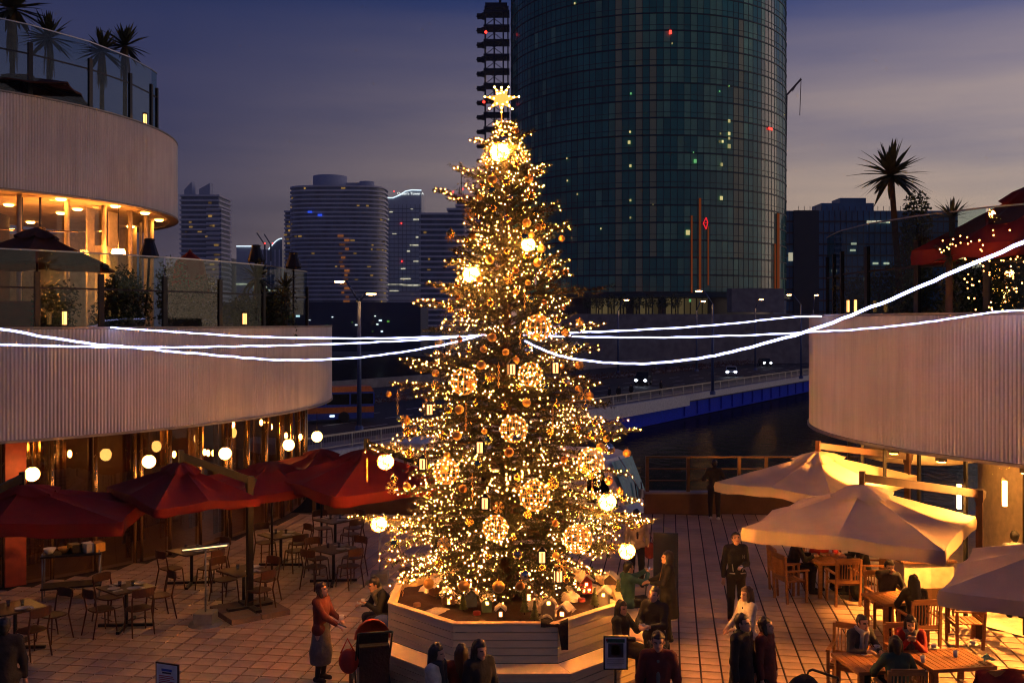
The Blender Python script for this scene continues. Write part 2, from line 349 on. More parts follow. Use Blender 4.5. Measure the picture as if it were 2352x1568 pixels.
# dark curtains and gold strips inside
for i in range(26):
    a = D(-66) + D(3.5) * i + R.uniform(-.02, .02); r = R.uniform(10.2, 11.9)
    m = MB(); w = R.uniform(0.12, 0.45); q = 8
    v = []
    for j in range(q + 1):
        t = j / q - .5; rr_ = 0.04 * math.sin(j * 2.4)
        v += [((r + rr_), t * w, 0.05), ((r + rr_), t * w, 3.15)]
    m.add(v, [(2 * j, 2 * j + 2, 2 * j + 3, 2 * j + 1) for j in range(q)])
    m.build('curtain', MT['brown_wall'] if i % 3 else MT['gold_post'], lb, (0, 0, 0), a)
m = MB()
x, y, a = hit(36, LC, 12.45)
m.box((12.42, 0, 1.6), (0.08, 0.42, 3.15)); m.build('wall_panel', MT['red_wall'], lb, (0, 0, 0), a)['label'] = 'orange red wall panel at the end of the glazing'
# interior lamps seen through the glass
lampm = MB().sphere((0, 0, 0), 0.05, 10, 8, (1, 1, 1.8)).mesh('ceiling_lamp', MT['interior_light'])
for px, py, Y in ((325, 1055, 26), (400, 1043, 26.5), (470, 1038, 27), (478, 1040, 27), (490, 1040, 27), (535, 975, 27), (600, 970, 29), (612, 970, 29), (622, 980, 29.4), (645, 972, 30), (657, 1000, 30), (690, 1003, 30.8), (160, 1042, 24), (55, 1030, 23)):
    q = P(px, py, Y); inst(lampm, 'ceiling_lamp', lb, (q.x - LC[0], q.y - LC[1], q.z))
# upper-floor glazing, columns and curtains
pst = MB(); pst.tube([(0, 0, 4.55), (0, 0, 9.08)], 0.07, 8); pm2 = pst.mesh('column', MT['cream_wall'])
pane = MB(); pane.lathe([(7.25, 4.57), (7.25, 9.07)], 3, (0, 0, 0), 0.01, D(11) - 0.01); pn = pane.mesh('pane', MT['clear_glass'])
for i in range(12):
    a = D(-92) + D(11) * i
    inst(pm2, 'column', lb, (7.3 * math.cos(a), 7.3 * math.sin(a), 0)); inst(pn, 'pane', lb, (0, 0, 0), a)
for px, w in ((262, 0.5), (330, 0.35), (352, 0.6), (375, 0.6), (392, 0.6), (210, 0.35)):
    x, y, a = hit(px, LC, 7.0); m = MB(); v = []; q = 14
    for j in range(q + 1):
        t = j / q - .5; rr_ = 6.95 + 0.05 * math.sin(j * 2.1)
        v += [(rr_, t * w, 4.6), (rr_, t * w, 9.0)]
    m.add(v, [(2 * j, 2 * j + 2, 2 * j + 3, 2 * j + 1) for j in range(q)]); m.smooth = True; m.build('curtain', MT['curtain'], lb, (0, 0, 0), a)
q = P(228, 560, 29.5); MB().lathe([(0.34, 4.55), (0.34, 7.9), (0.30, 7.95), (0, 7.95)], 20).build('pillar', MT['cream_wall'], lb, (q.x - LC[0], q.y - LC[1], 0))
dl = MB().lathe([(0, -0.045), (0.10, -0.045), (0.13, -0.02), (0.14, 0)], 14).mesh('downlight', MT['warm_lamp'])
for px, py in ((140, 457), (178, 480), (140, 489), (70, 510), (25, 526), (265, 473), (333, 489), (365, 505), (190, 538), (237, 532), (95, 545), (20, 470), (300, 520)):
    q = G(px, py, 9.08); inst(dl, 'downlight', lb, (q.x - LC[0], q.y - LC[1], 9.08))
def point(name, loc, e, col=WARM, r=0.1, parent=None, spot=None, tgt=None, blend=0.5):
    l_ = bpy.data.lights.new(name, 'SPOT' if spot else 'POINT'); l_.energy = e; l_.color = col; l_.shadow_soft_size = r
    o = bpy.data.objects.new(name, l_); C.objects.link(o); o.location = loc
    if parent: o.parent = parent
    if spot:
        l_.spot_size = spot; l_.spot_blend = blend; o.rotation_euler = (Vector(tgt) - Vector(loc)).to_track_quat('-Z', 'Y').to_euler()
    return o
# ---- glass guard rails
def guard(parent, c, r, pxs, z0, zp, zg, zm=None):
    pts = [hit(px, c, r) for px in pxs]
    for (x, y, a) in pts:
        MB().box((0, 0, (z0 + zp) / 2), (0.075, 0.12, zp - z0)).build('rail_post', MT['dark_metal'], parent, (x - c[0], y - c[1], 0), a)
    for (p0, p1) in zip(pts, pts[1:]):
        a, b = Vector((p0[0] - c[0], p0[1] - c[1], 0)), Vector((p1[0] - c[0], p1[1] - c[1], 0)); t = (b - a).normalized() * 0.03
        g = MB().bar(a + t + Vector((0, 0, (z0 + zg) / 2 + .05)), b - t + Vector((0, 0, (z0 + zg) / 2 + .05)), 0.012, zg - z0 - .1).build('glass_panel', MT['rail_glass'], parent)
        MB().bar(a + Vector((0, 0, zg + .015)), b + Vector((0, 0, zg + .015)), 0.03, 0.03).build('top_rail', MT['steel'], g)
        if zm: MB().bar(a + Vector((0, 0, zm)), b + Vector((0, 0, zm)), 0.025, 0.04).build('mid_rail', MT['dark_metal'], g)
guard(lb, LC, 12.55, [-90, 85, 232, 378, 505, 605, 705], 4.55, 6.8, 7.25, 6.45)
guard(lb, LC, 7.75, [-60, 69, 207, 299, 347, 360], 10.6, 13.05, 13.5, 12.75)
# hanging globe lamps under the left eave
desc = ('beside the orange red wall panel', 'above the red parasol with the black arm', 'second from the corner edge of the building eave', 'just inside the corner of the building eave', 'at the outer corner of the building eave')
desc = ('farthest from the Christmas tree', 'second farthest from the Christmas tree', 'third of five along the eave', 'second nearest the Christmas tree', 'nearest the Christmas tree')
gm = MB().sphere((0, 0, 2.5), 0.15, 18, 12).mesh('globe', MT['globe_light'])
rm = MB().tube([(0, 0, 2.64), (0, 0, 3.18)], 0.008, 6).lathe([(0, 2.67), (0.035, 2.67), (0.045, 2.63), (0.02, 2.62)], 10).mesh('rod', MT['dark_metal'])
for (px, Y), d in zip(((74, 21.0), (342, 22.9), (517, 24.3), (663, 26.0), (728, 27.9)), desc):
    t = thing('globe_lamp', 'glowing round globe lamp hanging under the left eave, ' + d, 'lamp', ((px - HX) / F * Y, Y, 0), 0, 'globe lamps along the eave')
    inst(rm, 'rod', t); inst(gm, 'globe', t)

# ---- right
rb = thing('restaurant_building', 'round white ribbed restaurant building behind the cream parasols', 'building', (RC[0], RC[1], 0))
A0, A1 = D(95), D(285)
p = corr(LO, RR, 3.2, 5.83, A0, A1, 0.076).build('parapet', MT['cladding'], rb)
ring(LO, [(RR - 0.24, 5.84), (RR + 0.03, 5.84), (RR + 0.03, 5.88), (RR - 0.24, 5.88)], A0, A1).build('coping', MT['coping'], p)
ring(LO, [(RR - 0.24, 3.17), (RR + 0.06, 3.17), (RR + 0.06, 3.23), (RR + 0.03, 3.24)], A0, A1).build('drip_edge', MT['coping'], p)
arcdisc(LO, RR - .2, 3.21, A0, A1).build('ceiling', MT['soffit'], rb)
arcdisc(LO, RR - .2, 4.7, A0, A1).build('terrace_floor', MT['wood_floor'], rb)
arcdisc(LO, 7.75, 0.015, A0, A1).build('interior_floor', MT['soffit'], rb)
MB().lathe([(4.6, 0.0), (4.6, 3.2)], 40, (0, 0, 0), A0, A1).build('back_wall', MT['cream_wall'], rb)
pst = MB(); pst.box((0, 0, 1.6), (0.06, 0.06, 3.2)); pme = pst.mesh('post', MT['dark_metal'])
pane = MB(); pane.lathe([(7.62, 0.08), (7.62, 3.18)], 4, (0, 0, 0), 0.005, D(9) - 0.005); pn = pane.mesh('pane', MT['clear_glass'])
for i in range(13):
    a = D(170) + D(9) * i
    inst(pme, 'post', rb, (7.65 * math.cos(a), 7.65 * math.sin(a), 0), a); inst(pn, 'pane', rb, (0, 0, 0), a)
guard(rb, RC, 8.0, [1900, 1916, 1934, 1992, 2107, 2267, 2480], 4.7, 7.33, 7.8, 6.8)
# low counter, red drum lampshade and warm lamps inside the right building
q = P(2110, 1075, 24); MB().lathe([(0, 3.05), (0.75, 3.05), (0.75, 2.72), (0.7, 2.70), (0, 2.70)], 24).build('lamp_drum', MT['red_wall'], rb, (q.x - RC[0], q.y - RC[1], 0))
MB().lathe([(0, 2.68), (1.25, 2.68), (1.3, 2.45), (1.1, 2.40), (0, 2.4)], 28).build('round_bulkhead', MT['soffit'], rb, (q.x - RC[0], q.y - RC[1], 0))
il = MB().sphere((0, 0, 0), 0.12, 10, 8).mesh('ceiling_lamp', glow('shop_lamp', (1.0, .40, .08), 130.0))
for a, r in ((185, 6.4), (200, 6.0), (215, 6.3), (230, 6.0), (243, 6.4), (208, 5.2), (225, 5.3)):
    inst(il, 'ceiling_lamp', rb, (r * math.cos(D(a)), r * math.sin(D(a)), 2.95))
il2 = MB().box((0, 0, 0), (0.06, 0.06, 0.5)).mesh('wall_lamp', MT['warm_lamp'])
for px, py, Y in ((2203, 1140, 17.6), (2308, 1133, 17.0), ):
    q = P(px, py, Y + .9); inst(il2, 'wall_lamp', rb, (q.x - RC[0], q.y - RC[1], q.z), sc=(1, 1, .9))
# warm floodlights fixed under the right eave (they light the cream canopies and the tables)
fl = MB(); fl.box((0, 0, 3.10), (0.16, 0.16, 0.12)); fl.k = 1; fl.box((0, 0, 3.03), (0.12, 0.12, 0.015)); flm = fl.mesh('eave_light', [MT['dark_metal'], MT['warm_lamp']])
EAVE = []
for a, tx, ty, tz, e, sp in ((217, 7.3, 17.6, 2.4, 3200, 46), (196, 7.4, 21.5, 2.4, 2200, 80), (232, 8.0, 14.0, 0.5, 6000, 100), (205, 8.6, 18.9, 0, 3000, 95)):
    x, y = (RR - .35) * math.cos(D(a)), (RR - .35) * math.sin(D(a))
    inst(flm, 'eave_light', rb, (x, y, 0)); EAVE.append((RC[0] + x, RC[1] + y, a))
    point('eave_lamp', (x, y, 3.0), e, WARM, 0.06, rb, D(sp), (tx - RC[0], ty - RC[1], tz), 0.6)

# ================================================================== WATERSIDE WALL AND RAILING
wl = MB(); wl.box((-2.0, EDGE + .15, 0.30), (7.2, 0.3, 0.60)); wl.box((7.5, EDGE + .15, 0.30), (7.1, 0.3, 0.60)); wall = tag(wl.build('waterside_wall', MT['brown_wall']), 'low dark brown wall along the waterside edge of the plaza', 'wall')
cp = MB(); cp.box((-2.0, EDGE + .15, 0.63), (7.2, 0.36, 0.05)); cp.box((7.5, EDGE + .15, 0.63), (7.1, 0.36, 0.05)); cp.build('coping', MT['concrete'], wall)
rl = thing('railing', 'brown metal railing on the waterside wall at the plaza edge', 'railing', (0, EDGE + .12, 0.655))
for i, px in enumerate((1488, 1582, 1700, 1762, 1870, 1980)):
    x = (px - HX) / F * EDGE
    MB().box((x, 0, 0.5), (0.10, 0.06, 1.0)).build('rail_post', MT['rail_brown'], rl)
MB().bar((3.98, 0, 1.03), (11, 0, 1.03), 0.09, 0.05).build('top_rail', MT['rail_brown'], rl)
for z in (0.33, 0.68): MB().bar((3.98, 0, z), (11, 0, z), 0.03, 0.03).build('mid_rail', MT['rail_brown'], rl)
rl2 = thing('railing', 'brown metal railing between the round building and the far red parasol', 'railing', (0, EDGE + .12, 0.0))
for px in (720, 790, 850, 930):
    x = (px - HX) / F * EDGE; MB().box((x, 0, 0.82), (0.10, 0.06, 1.64)).build('rail_post', MT['rail_brown'], rl2)
MB().bar((-6.1, 0, 1.68), (-2.6, 0, 1.68), 0.09, 0.05).build('top_rail', MT['rail_brown'], rl2)
for z in (0.5, 1.1): MB().bar((-6.1, 0, z), (-2.6, 0, z), 0.03, 0.03).build('mid_rail', MT['rail_brown'], rl2)
# ================================================================== BRIDGE, ROAD AND FAR BANK
ZR = -2.8
BA, BD = Vector((-12.8, 63.4)), Vector((0.535, 0.845)).normalized()
BN = Vector((BD.y, -BD.x))                              # towards the plaza
BYAW = math.atan2(BD.y, BD.x)
def br(t, w, z=ZR): p = BA + BD * t - BN * w; return Vector((p.x, p.y, z))   # t along the bridge, w metres in from its near edge
mb = MB(); mb.add([br(-60, 0, ZR), br(190, 0, ZR), br(190, 46, ZR), br(-60, 46, ZR), br(-60, 0, -3.6), br(190, 0, -3.6), br(190, 46, -3.6), br(-60, 46, -3.6)], [(0, 1, 2, 3), (7, 6, 5, 4), (0, 4, 5, 1), (1, 5, 6, 2), (2, 6, 7, 3), (3, 7, 4, 0)])
road = struct(mb.build('road', MT['asphalt']))
mb = MB()
for a, b in ((0.05, 3.2), (24, 25.5)):
    mb.add([br(-60, a, ZR), br(190, a, ZR), br(190, b, ZR), br(-60, b, ZR), br(-60, a, ZR + .15), br(190, a, ZR + .15), br(190, b, ZR + .15), br(-60, b, ZR + .15)], [(0, 3, 2, 1), (4, 5, 6, 7), (0, 1, 5, 4), (1, 2, 6, 5), (2, 3, 7, 6), (3, 0, 4, 7)])
struct(mb.build('pavement', MT['concrete']))
mb = MB()
for w in (8.5, 12.0, 16.0, 29.5):
    for t in range(-50, 180, 8): mb.quad(br(t, w, ZR + .005), br(t + 4, w, ZR + .005), br(t + 4, w + .16, ZR + .005), br(t, w + .16, ZR + .005))
mk = mb.build('lane_marking', MT['white_paint'], road)
bg = thing('road_bridge', 'road bridge with white edge beam and blue girder crossing the water', 'bridge', (0, 0, 0))
for t0, t1, d in ((-20, 27, 1.15), (27.05, 62, 1.15), (62.05, 120, .62), (120.05, 185, .62)):
    a, b = br(t0, -.02, ZR), br(t1, -.02, ZR); up = Vector((0, 0, 1)); o = Vector((BN.x, BN.y, 0))
    m = MB(); v = []
    for p in (a, b): v += [p + up * .16, p + o * .35 + up * .14, p + o * .30 - up * d, p - up * d]
    m.add(v, [(0, 1, 5, 4), (1, 2, 6, 5), (2, 3, 7, 6), (0, 3, 2, 1), (4, 5, 6, 7), (3, 0, 4, 7)]); m.build('edge_beam', MT['white_paint'], bg)
m = MB(); m.bar(br(8, .62, -4.55), br(185, .62, -4.35), .5, 1.9)
m.add([br(10, .9, -5.6), br(70, .9, -4.5), br(70, .9, -3.5), br(10, .9, -3.5), br(10, 3, -5.6), br(70, 3, -4.5), br(70, 3, -3.5), br(10, 3, -3.5)], [(0, 1, 2, 3), (7, 6, 5, 4), (0, 4, 5, 1), (1, 5, 6, 2), (2, 6, 7, 3), (3, 7, 4, 0)])
m.build('girder', MT['bridge_blue'], bg)
for t in range(62, 185, 4):
    MB().box((0, 0, 0), (.3, .25, 1.6)).build('stiffener', MT['bridge_blue'], bg, br(t, .30, -4.4), BYAW)
m = MB(); m.add([br(12, -.5, -5.6), br(46, -.5, -5.6), br(46, 8, -5.6), br(12, 8, -5.6), br(14, -.3, -4.4), br(44, -.3, -4.4), br(44, 8, -4.4), br(14, 8, -4.4)], [(0, 3, 2, 1), (4, 5, 6, 7), (0, 1, 5, 4), (1, 2, 6, 5), (2, 3, 7, 6), (3, 0, 4, 7)]); m.build('pier', MT['concrete'], bg)
for i, t in enumerate(range(-14, 180, 3)):
    MB().bar(br(t, .1, ZR + .15), br(t, .1, ZR + 1.1), .10, .10).build('rail_post', MT['steel'], bg)
for z, hh in ((1.12, .12), (.35, .05)): MB().bar(br(-14, .1, ZR + z), br(185, .1, ZR + z), .12, hh).build('handrail', MT['steel'], bg)
m = MB()
for t in np.arange(-14, 120, .25): m.bar(br(t, .1, ZR + .3), br(t, .1, ZR + 1.08), .02, .02)
stuff(m.build('balusters', MT['steel'], bg))
m = MB(); m.bar(br(-50, 40, -2.2), br(185, 40, -2.2), .4, 1.2); tag(m.build('barrier_wall', MT['concrete']), 'long low concrete barrier along the far side of the road', 'wall')
# planted strip between the carriageways
def leaves(mb, c, sx, sy, sz, n, s=.12, rng=R):
    for i in range(n):
        while True:
            a, b, q = rng.uniform(-1, 1), rng.uniform(-1, 1), rng.uniform(-1, 1); d2 = a * a + b * b + q * q
            if d2 < 1 and (d2 > .25 or rng.random() < .4): break
        p = Vector((c[0] + a * sx, c[1] + b * sy, c[2] + q * sz)); d = Vector((rng.uniform(-1, 1), rng.uniform(-1, 1), rng.uniform(-.6, 1))).normalized()
        e = d.cross(Vector((rng.uniform(-1, 1), rng.uniform(-1, 1), rng.uniform(-1, 1)))).normalized() * s * rng.uniform(.25, .5); f = d * s * rng.uniform(.7, 1.3)
        mb.add([p - e, p + f * .5 - e * .3, p + f, p + e + f * .3], [(0, 1, 2, 3)])
m = MB()
for t in range(-30, 150, 2):
    c = br(t, 22.6 + R.uniform(-.4, .4), ZR + .5); leaves(m, c, 1.4, 1.2, .6, 60, .3)
pm('dry_hedge', (0.13, 0.05, 0.02), 0.8, var=0.5)
stuff(m.build('hedge_strip', MT['dry_hedge'])); 
# far bank terrace wall in front of the tower
m = MB(); m.add([(2, 200, -6), (110, 214, -6), (110, 214, 7.4), (2, 200, 7.4), (2, 330, -6), (110, 330, -6), (110, 330, 7.4), (2, 330, 7.4)], [(0, 1, 2, 3), (7, 6, 5, 4), (1, 5, 6, 2), (3, 2, 6, 7), (0, 3, 7, 4)])
tw = tag(m.build('terrace_wall', MT['concrete']), 'long pale concrete terrace wall at the foot of the glass tower', 'wall')
for i in range(14):
    x = 8 + i * 7.3; MB().box((x, 199.9 + (x - 2) * .13 + .78, 3.0), (.12, .1, 8.8), .129).build('joint_strip', MT['dark_metal'], tw)
m = MB(); m.box((0, 0, 0), (70, 30, 16)); q = P(900, 720, 330)
pm('night_block', (0.03, 0.05, 0.10), 0.7, var=0.4, scale=.05)
o = tag(m.build('low_building', MT['night_block'], None, (q.x - 25, 340, 4.2)), 'long dark low building below the pale rounded condominium tower', 'building')
wl_ = MB().box((0, 0, 0), (1.5, .3, .7)).mesh('lit_or_reflecting_window', glow('cool_window', (.75, .95, 1.0), 1.3, .8))
wl2_ = MB().box((0, 0, 0), (1.2, .3, .7)).mesh('lit_or_reflecting_window', glow('green_window', (.25, .8, .1), .35, .7))
for i in range(26):
    inst(wl_ if R.random() < .5 else wl2_, 'lit_or_reflecting_window', o, (R.uniform(-34, 34), -15.1, R.uniform(-4, 4)), sc=R.uniform(.3, .9))

# ------------------------------------------------------------------ glass tower
TC, TR = Vector((33.8, 250.8)), 34.0; FH = 3.8; Z0T = 12.4; NF = 22; NP = 142
pm('tower_glass', (0.045, 0.32, 0.25), 0.15, 0, 0.3, .08, rnd=0.35, spec=.5)
pm('tower_glass_pale', (0.20, 0.55, 0.34), 0.25, 0, 0.3, .1, rnd=0.3)
pm('tower_reflection', (0.50, 0.56, 0.30), 0.5, 0, 0.15, .1, rnd=0.25)  # warm vertical reflections in the glass, painted as a lighter pane colour
pm('tower_frame', (0.03, 0.07, 0.08), 0.5, 0.3)
glow('orange_reflection', (1.0, .20, .04), .11); glow('window_yellow', (1.0, .85, .35), .5, .8); glow('red_reflection', (1.0, .02, .03), 1.0); glow('window_green', (.3, 1.0, .35), .35, .5)
tower = thing('glass_tower', 'huge round dark teal glass office tower standing behind the Christmas tree', 'tower', (TC.x, TC.y, 0))
dA = 2 * PI / NP; ch = TR * dA
pmesh = {}
for key in ('tower_glass', 'tower_glass_pale', 'tower_reflection'):
    m = MB(); m.add([(0, -ch / 2 + .05, 0.02), (0, ch / 2 - .05, 0.02), (0, ch / 2 - .05, FH - .34), (0, -ch / 2 + .05, FH - .34), (-.12, -ch / 2 + .05, 0.02), (-.12, ch / 2 - .05, 0.02), (-.12, ch / 2 - .05, FH - .34), (-.12, -ch / 2 + .05, FH - .34)], [(0, 1, 2, 3), (0, 4, 5, 1), (1, 5, 6, 2), (2, 6, 7, 3), (3, 7, 4, 0)])
    pmesh[key] = m
rest = MB(); keys = ['tower_glass', 'tower_glass_pale', 'tower_reflection']; shared = {k: pmesh[k].mesh('pane', MT[k]) for k in keys}
front = math.atan2(-TC.y, -TC.x)
PALE = {1418: (0, 22), 1470: (0, 20), 1498: (2, 14), 1704: (2, 16), 1690: (2, 12), 1636: (8, 22), 1375: (14, 22), 1600: (12, 22), 1560: (13, 22), 1528: (10, 22), 1752: (14, 22), 1728: (13, 22), 1448: (13, 19), 1715: (13, 22), 1650: (13, 22), 1575: (9, 12), 1540: (3, 8)}  # pane columns coloured paler to imitate reflected streaks
for c in range(NP):
    a = front + (c - NP // 2) * dA; x, y = TC.x + TR * math.cos(a), TC.y + TR * math.sin(a); px = HX + F * x / y
    d = c - NP // 2; M = Matrix.Rotation(a, 4, 'Z') @ Matrix.Translation((TR, 0, 0))
    for f in range(NF):
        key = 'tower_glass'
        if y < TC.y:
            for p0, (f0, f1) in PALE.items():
                if abs(px - p0) < 6.5 and f0 <= f < f1: key = 'tower_reflection' if p0 in (1418, 1470, 1704, 1690, 1498) else 'tower_glass_pale'
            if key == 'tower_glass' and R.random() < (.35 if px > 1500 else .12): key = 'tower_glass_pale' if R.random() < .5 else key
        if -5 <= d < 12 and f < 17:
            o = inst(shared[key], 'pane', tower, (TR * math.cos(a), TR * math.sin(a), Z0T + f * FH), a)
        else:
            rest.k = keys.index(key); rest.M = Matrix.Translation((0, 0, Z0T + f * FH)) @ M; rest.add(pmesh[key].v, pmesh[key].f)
rest.M = None
stuff(rest.build('panes_beyond', [MT[k] for k in keys], tower))
m = MB(); m.lathe([(TR - .1, Z0T - .5), (TR - .1, Z0T + NF * FH)], NP, sm=False); m.build('core', MT['tower_frame'], tower)
for f in range(NF + 1):
    m = MB(); z = Z0T + f * FH - .36; m.lathe([(TR - .1, z), (TR + .16, z + .06), (TR + .16, z + .26), (TR - .1, z + .26)], NP, sm=False); m.build('floor_band', MT['tower_frame'], tower)
m = MB()
for f in range(NF):
    z = Z0T + f * FH + 1.02; m.lathe([(TR, z), (TR + .1, z), (TR + .1, z + .09), (TR, z + .09)], NP, sm=False)
for c in range(NP):
    a = front + (c - NP / 2 + .5) * dA
    m.box((TR * math.cos(a), TR * math.sin(a), Z0T + NF * FH / 2), (.16, .07, NF * FH), a)
stuff(m.build('mullions', MT['tower_frame'], tower))
def on_tower(px, py, dr=.3):
    x, y, a = hit(px, (TC.x, TC.y), TR + dr); return x - TC.x, y - TC.y, CAMZ + (HY - py) / F * y, a
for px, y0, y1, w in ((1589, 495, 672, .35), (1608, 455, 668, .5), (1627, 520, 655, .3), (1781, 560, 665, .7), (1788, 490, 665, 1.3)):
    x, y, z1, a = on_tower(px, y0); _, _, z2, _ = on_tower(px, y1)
    MB().box((0, 0, (z1 + z2) / 2), (.12, w, z1 - z2)).build('reflection_strip', MT['orange_reflection'], tower, (x, y, 0), a)  # orange reflections on the facade, put in as glowing strips
wm = MB().box((0, 0, 0), (.1, .55, .7)).mesh('lit_or_reflecting_window', MT['window_yellow']); wg = MB().box((0, 0, 0), (.1, .45, .6)).mesh('lit_or_reflecting_window', MT['window_green'])
for px, py, s in ((1675, 278, 1), (1655, 307, .6), (1675, 307, 1), (1675, 318, .8), (1653, 325, .8), (1660, 325, .8), (1675, 336, 1.3), (1658, 378, 1), (1445, 327, 1), (1447, 303, .6), (1448, 381, .8), (1580, 534, 1.5), (1448, 460, .7), (1657, 455, 1.2), (1448, 500, .6), (1302, 364, .5), (1326, 446, .6), (1303, 415, .5), (1544, 100, .5), (1320, 8, .6), (1500, 470, .4), (1380, 525, .5)):
    x, y, z, a = on_tower(px, py); inst(wm, 'lit_or_reflecting_window', tower, (x, y, z), a, sc=s)
for px, py, s in ((1597, 370, 1.3), (1653, 210, .6), (1675, 198, .6), (1449, 215, .7), (1593, 350, .5), (1585, 690, 1)):
    x, y, z, a = on_tower(px, py); inst(wg, 'lit_or_reflecting_window', tower, (x, y, z), a, sc=s)
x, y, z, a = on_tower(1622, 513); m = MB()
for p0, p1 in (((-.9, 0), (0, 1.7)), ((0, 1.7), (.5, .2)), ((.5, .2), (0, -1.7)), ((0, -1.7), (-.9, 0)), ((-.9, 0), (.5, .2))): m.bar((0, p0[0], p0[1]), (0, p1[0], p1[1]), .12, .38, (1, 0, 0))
m.build('reflection_mark', MT['red_reflection'], tower, (x, y, z), a).scale = (.75, .75, .75)  # red reflection in the glass, put in as a glowing shape
x, y, z, a = on_tower(1540, 74); MB().box((0, 0, 0), (.15, .5, .8)).build('beacon', MT['red_beacon'], tower, (x, y, z), a)
x, y, z, a = on_tower(1770, 296); MB().box((0, 0, 0), (.15, 1.6, .5)).build('beacon', MT['red_beacon'], tower, (x, y, z), a)
# podium under the tower: recessed lobby with lit columns, canopy
m = MB(); m.lathe([(TR - 3, 7.3), (TR - 3, Z0T - .5)], 60); m.build('lobby_wall', pm('lobby', (.05, .045, .03), .3), tower)
m = MB(); m.lathe([(TR - 3, 11.2), (TR + 1.0, 11.2), (TR + 1.0, Z0T - .45), (TR - 3, Z0T - .45)], 100, sm=False); m.build('canopy', MT['tower_frame'], tower)
lm = glow('lobby_light', (1.0, .72, .30), .055, .6)
for i in range(-9, 10):
    if i in (-3, 2): continue
    a = front + D(1.2) + i * D(2.6); m = MB(); m.box((TR - 2.85, 0, 9.2), (.1, 1.1, 3.6)); m.build('lobby_window', lm, tower, (0, 0, 0), a)
q = P(1735, 690, 212); m = MB(); m.box((0, 0, 0), (11.5, 3, 5.0)); m.build('entrance_fascia', MT['concrete'], tower, (q.x - TC.x, q.y - TC.y, q.z), .13)
# open steel stair mast beside the tower
sx = (1138 - HX) / F * 255; mast = thing('steel_mast', 'dark open steel lattice mast with ring platforms beside the round glass tower', 'mast', (sx, 255, 0))
pm('navy_steel', (.010, .016, .045), .5, .3)
for dx in (-2.6, -.3, 2.0, 3.2):
    for dy in (-2, 2): MB().box((dx, dy, 46), (.35, .35, 80)).build('column', MT['navy_steel'], mast)
z = 84.6; lv = []
while z > 20:
    m = MB(); m.box((.3, 0, z), (6.6, 5.0, .55)); m.tube([(-3.0, 2.2, z - .6), (-4.6, 0, z - .6), (-3.0, -2.2, z - .6)], .35, 6); m.box((-3.6, 0, z - .62), (2.2, 3.6, .45)); m.build('platform', MT['navy_steel'], mast)
    m = MB(); m.bar((-2.6, -2, z), (2.0, -2, z - 3.6), .15, .15); m.bar((2.0, -2, z), (-2.6, -2, z - 3.6), .15, .15); m.build('brace', MT['navy_steel'], mast); z -= 3.7
m = MB(); m.box((.2, 0, 86.3), (5.6, 4, 1.2)); m.tube([(1.2, 0, 86), (1.2, 0, 92)], .35, 6); m.build('mast_head', MT['navy_steel'], mast)
for zz, dx in ((79.2, -2.4), (61.5, -2.9)): MB().sphere((dx, -2.6, zz), .35, 8, 6).build('beacon', MT['red_beacon'], mast)

# ------------------------------------------------------------------ skyline
def sup(cx, cy, w, d, rz=0, e=3.0, n=40):
    o = []
    for i in range(n):
        a = 2 * PI * i / n; ca, sa = math.cos(a), math.sin(a)
        x = w / 2 * math.copysign(abs(ca) ** (2 / e), ca); y = d / 2 * math.copysign(abs(sa) ** (2 / e), sa)
        o.append((cx + x * math.cos(rz) - y * math.sin(rz), cy + x * math.sin(rz) + y * math.cos(rz)))
    return o
def rect(cx, cy, w, d, rz=0):
    return [(cx + x * math.cos(rz) - y * math.sin(rz), cy + x * math.sin(rz) + y * math.cos(rz)) for x, y in ((-w / 2, -d / 2), (w / 2, -d / 2), (w / 2, d / 2), (-w / 2, d / 2))]
pm('condo_band', (.85, .85, .92), .7, var=.12, scale=.05); pm('condo_core', (.10, .14, .21), .35, var=.6, scale=.25, stretch=(1, 1, .4))
pm('office_pale', (.62, .70, .80), .5, var=.1, scale=.05); pm('office_line', (.14, .20, .28), .4); pm('plant_wall', (.50, .56, .70), .7)
glow('home_light', (1.0, .55, .12), .22, .9); glow('office_light', (1.0, .92, .65), .6, .6); glow('roof_line', (.75, .9, 1.0), 1.6); glow('blue_light', (.03, .10, 1.0), 1.0)
homew = MB().box((0, 0, 0), (2.0, .4, 1.3)).mesh('lit_or_reflecting_window', MT['home_light']); offw = MB().box((0, 0, 0), (4.5, .4, 1.0)).mesh('lit_or_reflecting_window', MT['office_light']); bluew = MB().box((0, 0, 0), (3, .4, 1.3)).mesh('lit_or_reflecting_window', MT['blue_light'])
def shrink(poly, s):
    cx = sum(p[0] for p in poly) / len(poly); cy = sum(p[1] for p in poly) / len(poly); r = max(math.hypot(p[0] - cx, p[1] - cy) for p in poly); k = 1 - s / r
    return [(cx + (p[0] - cx) * k, cy + (p[1] - cy) * k) for p in poly]
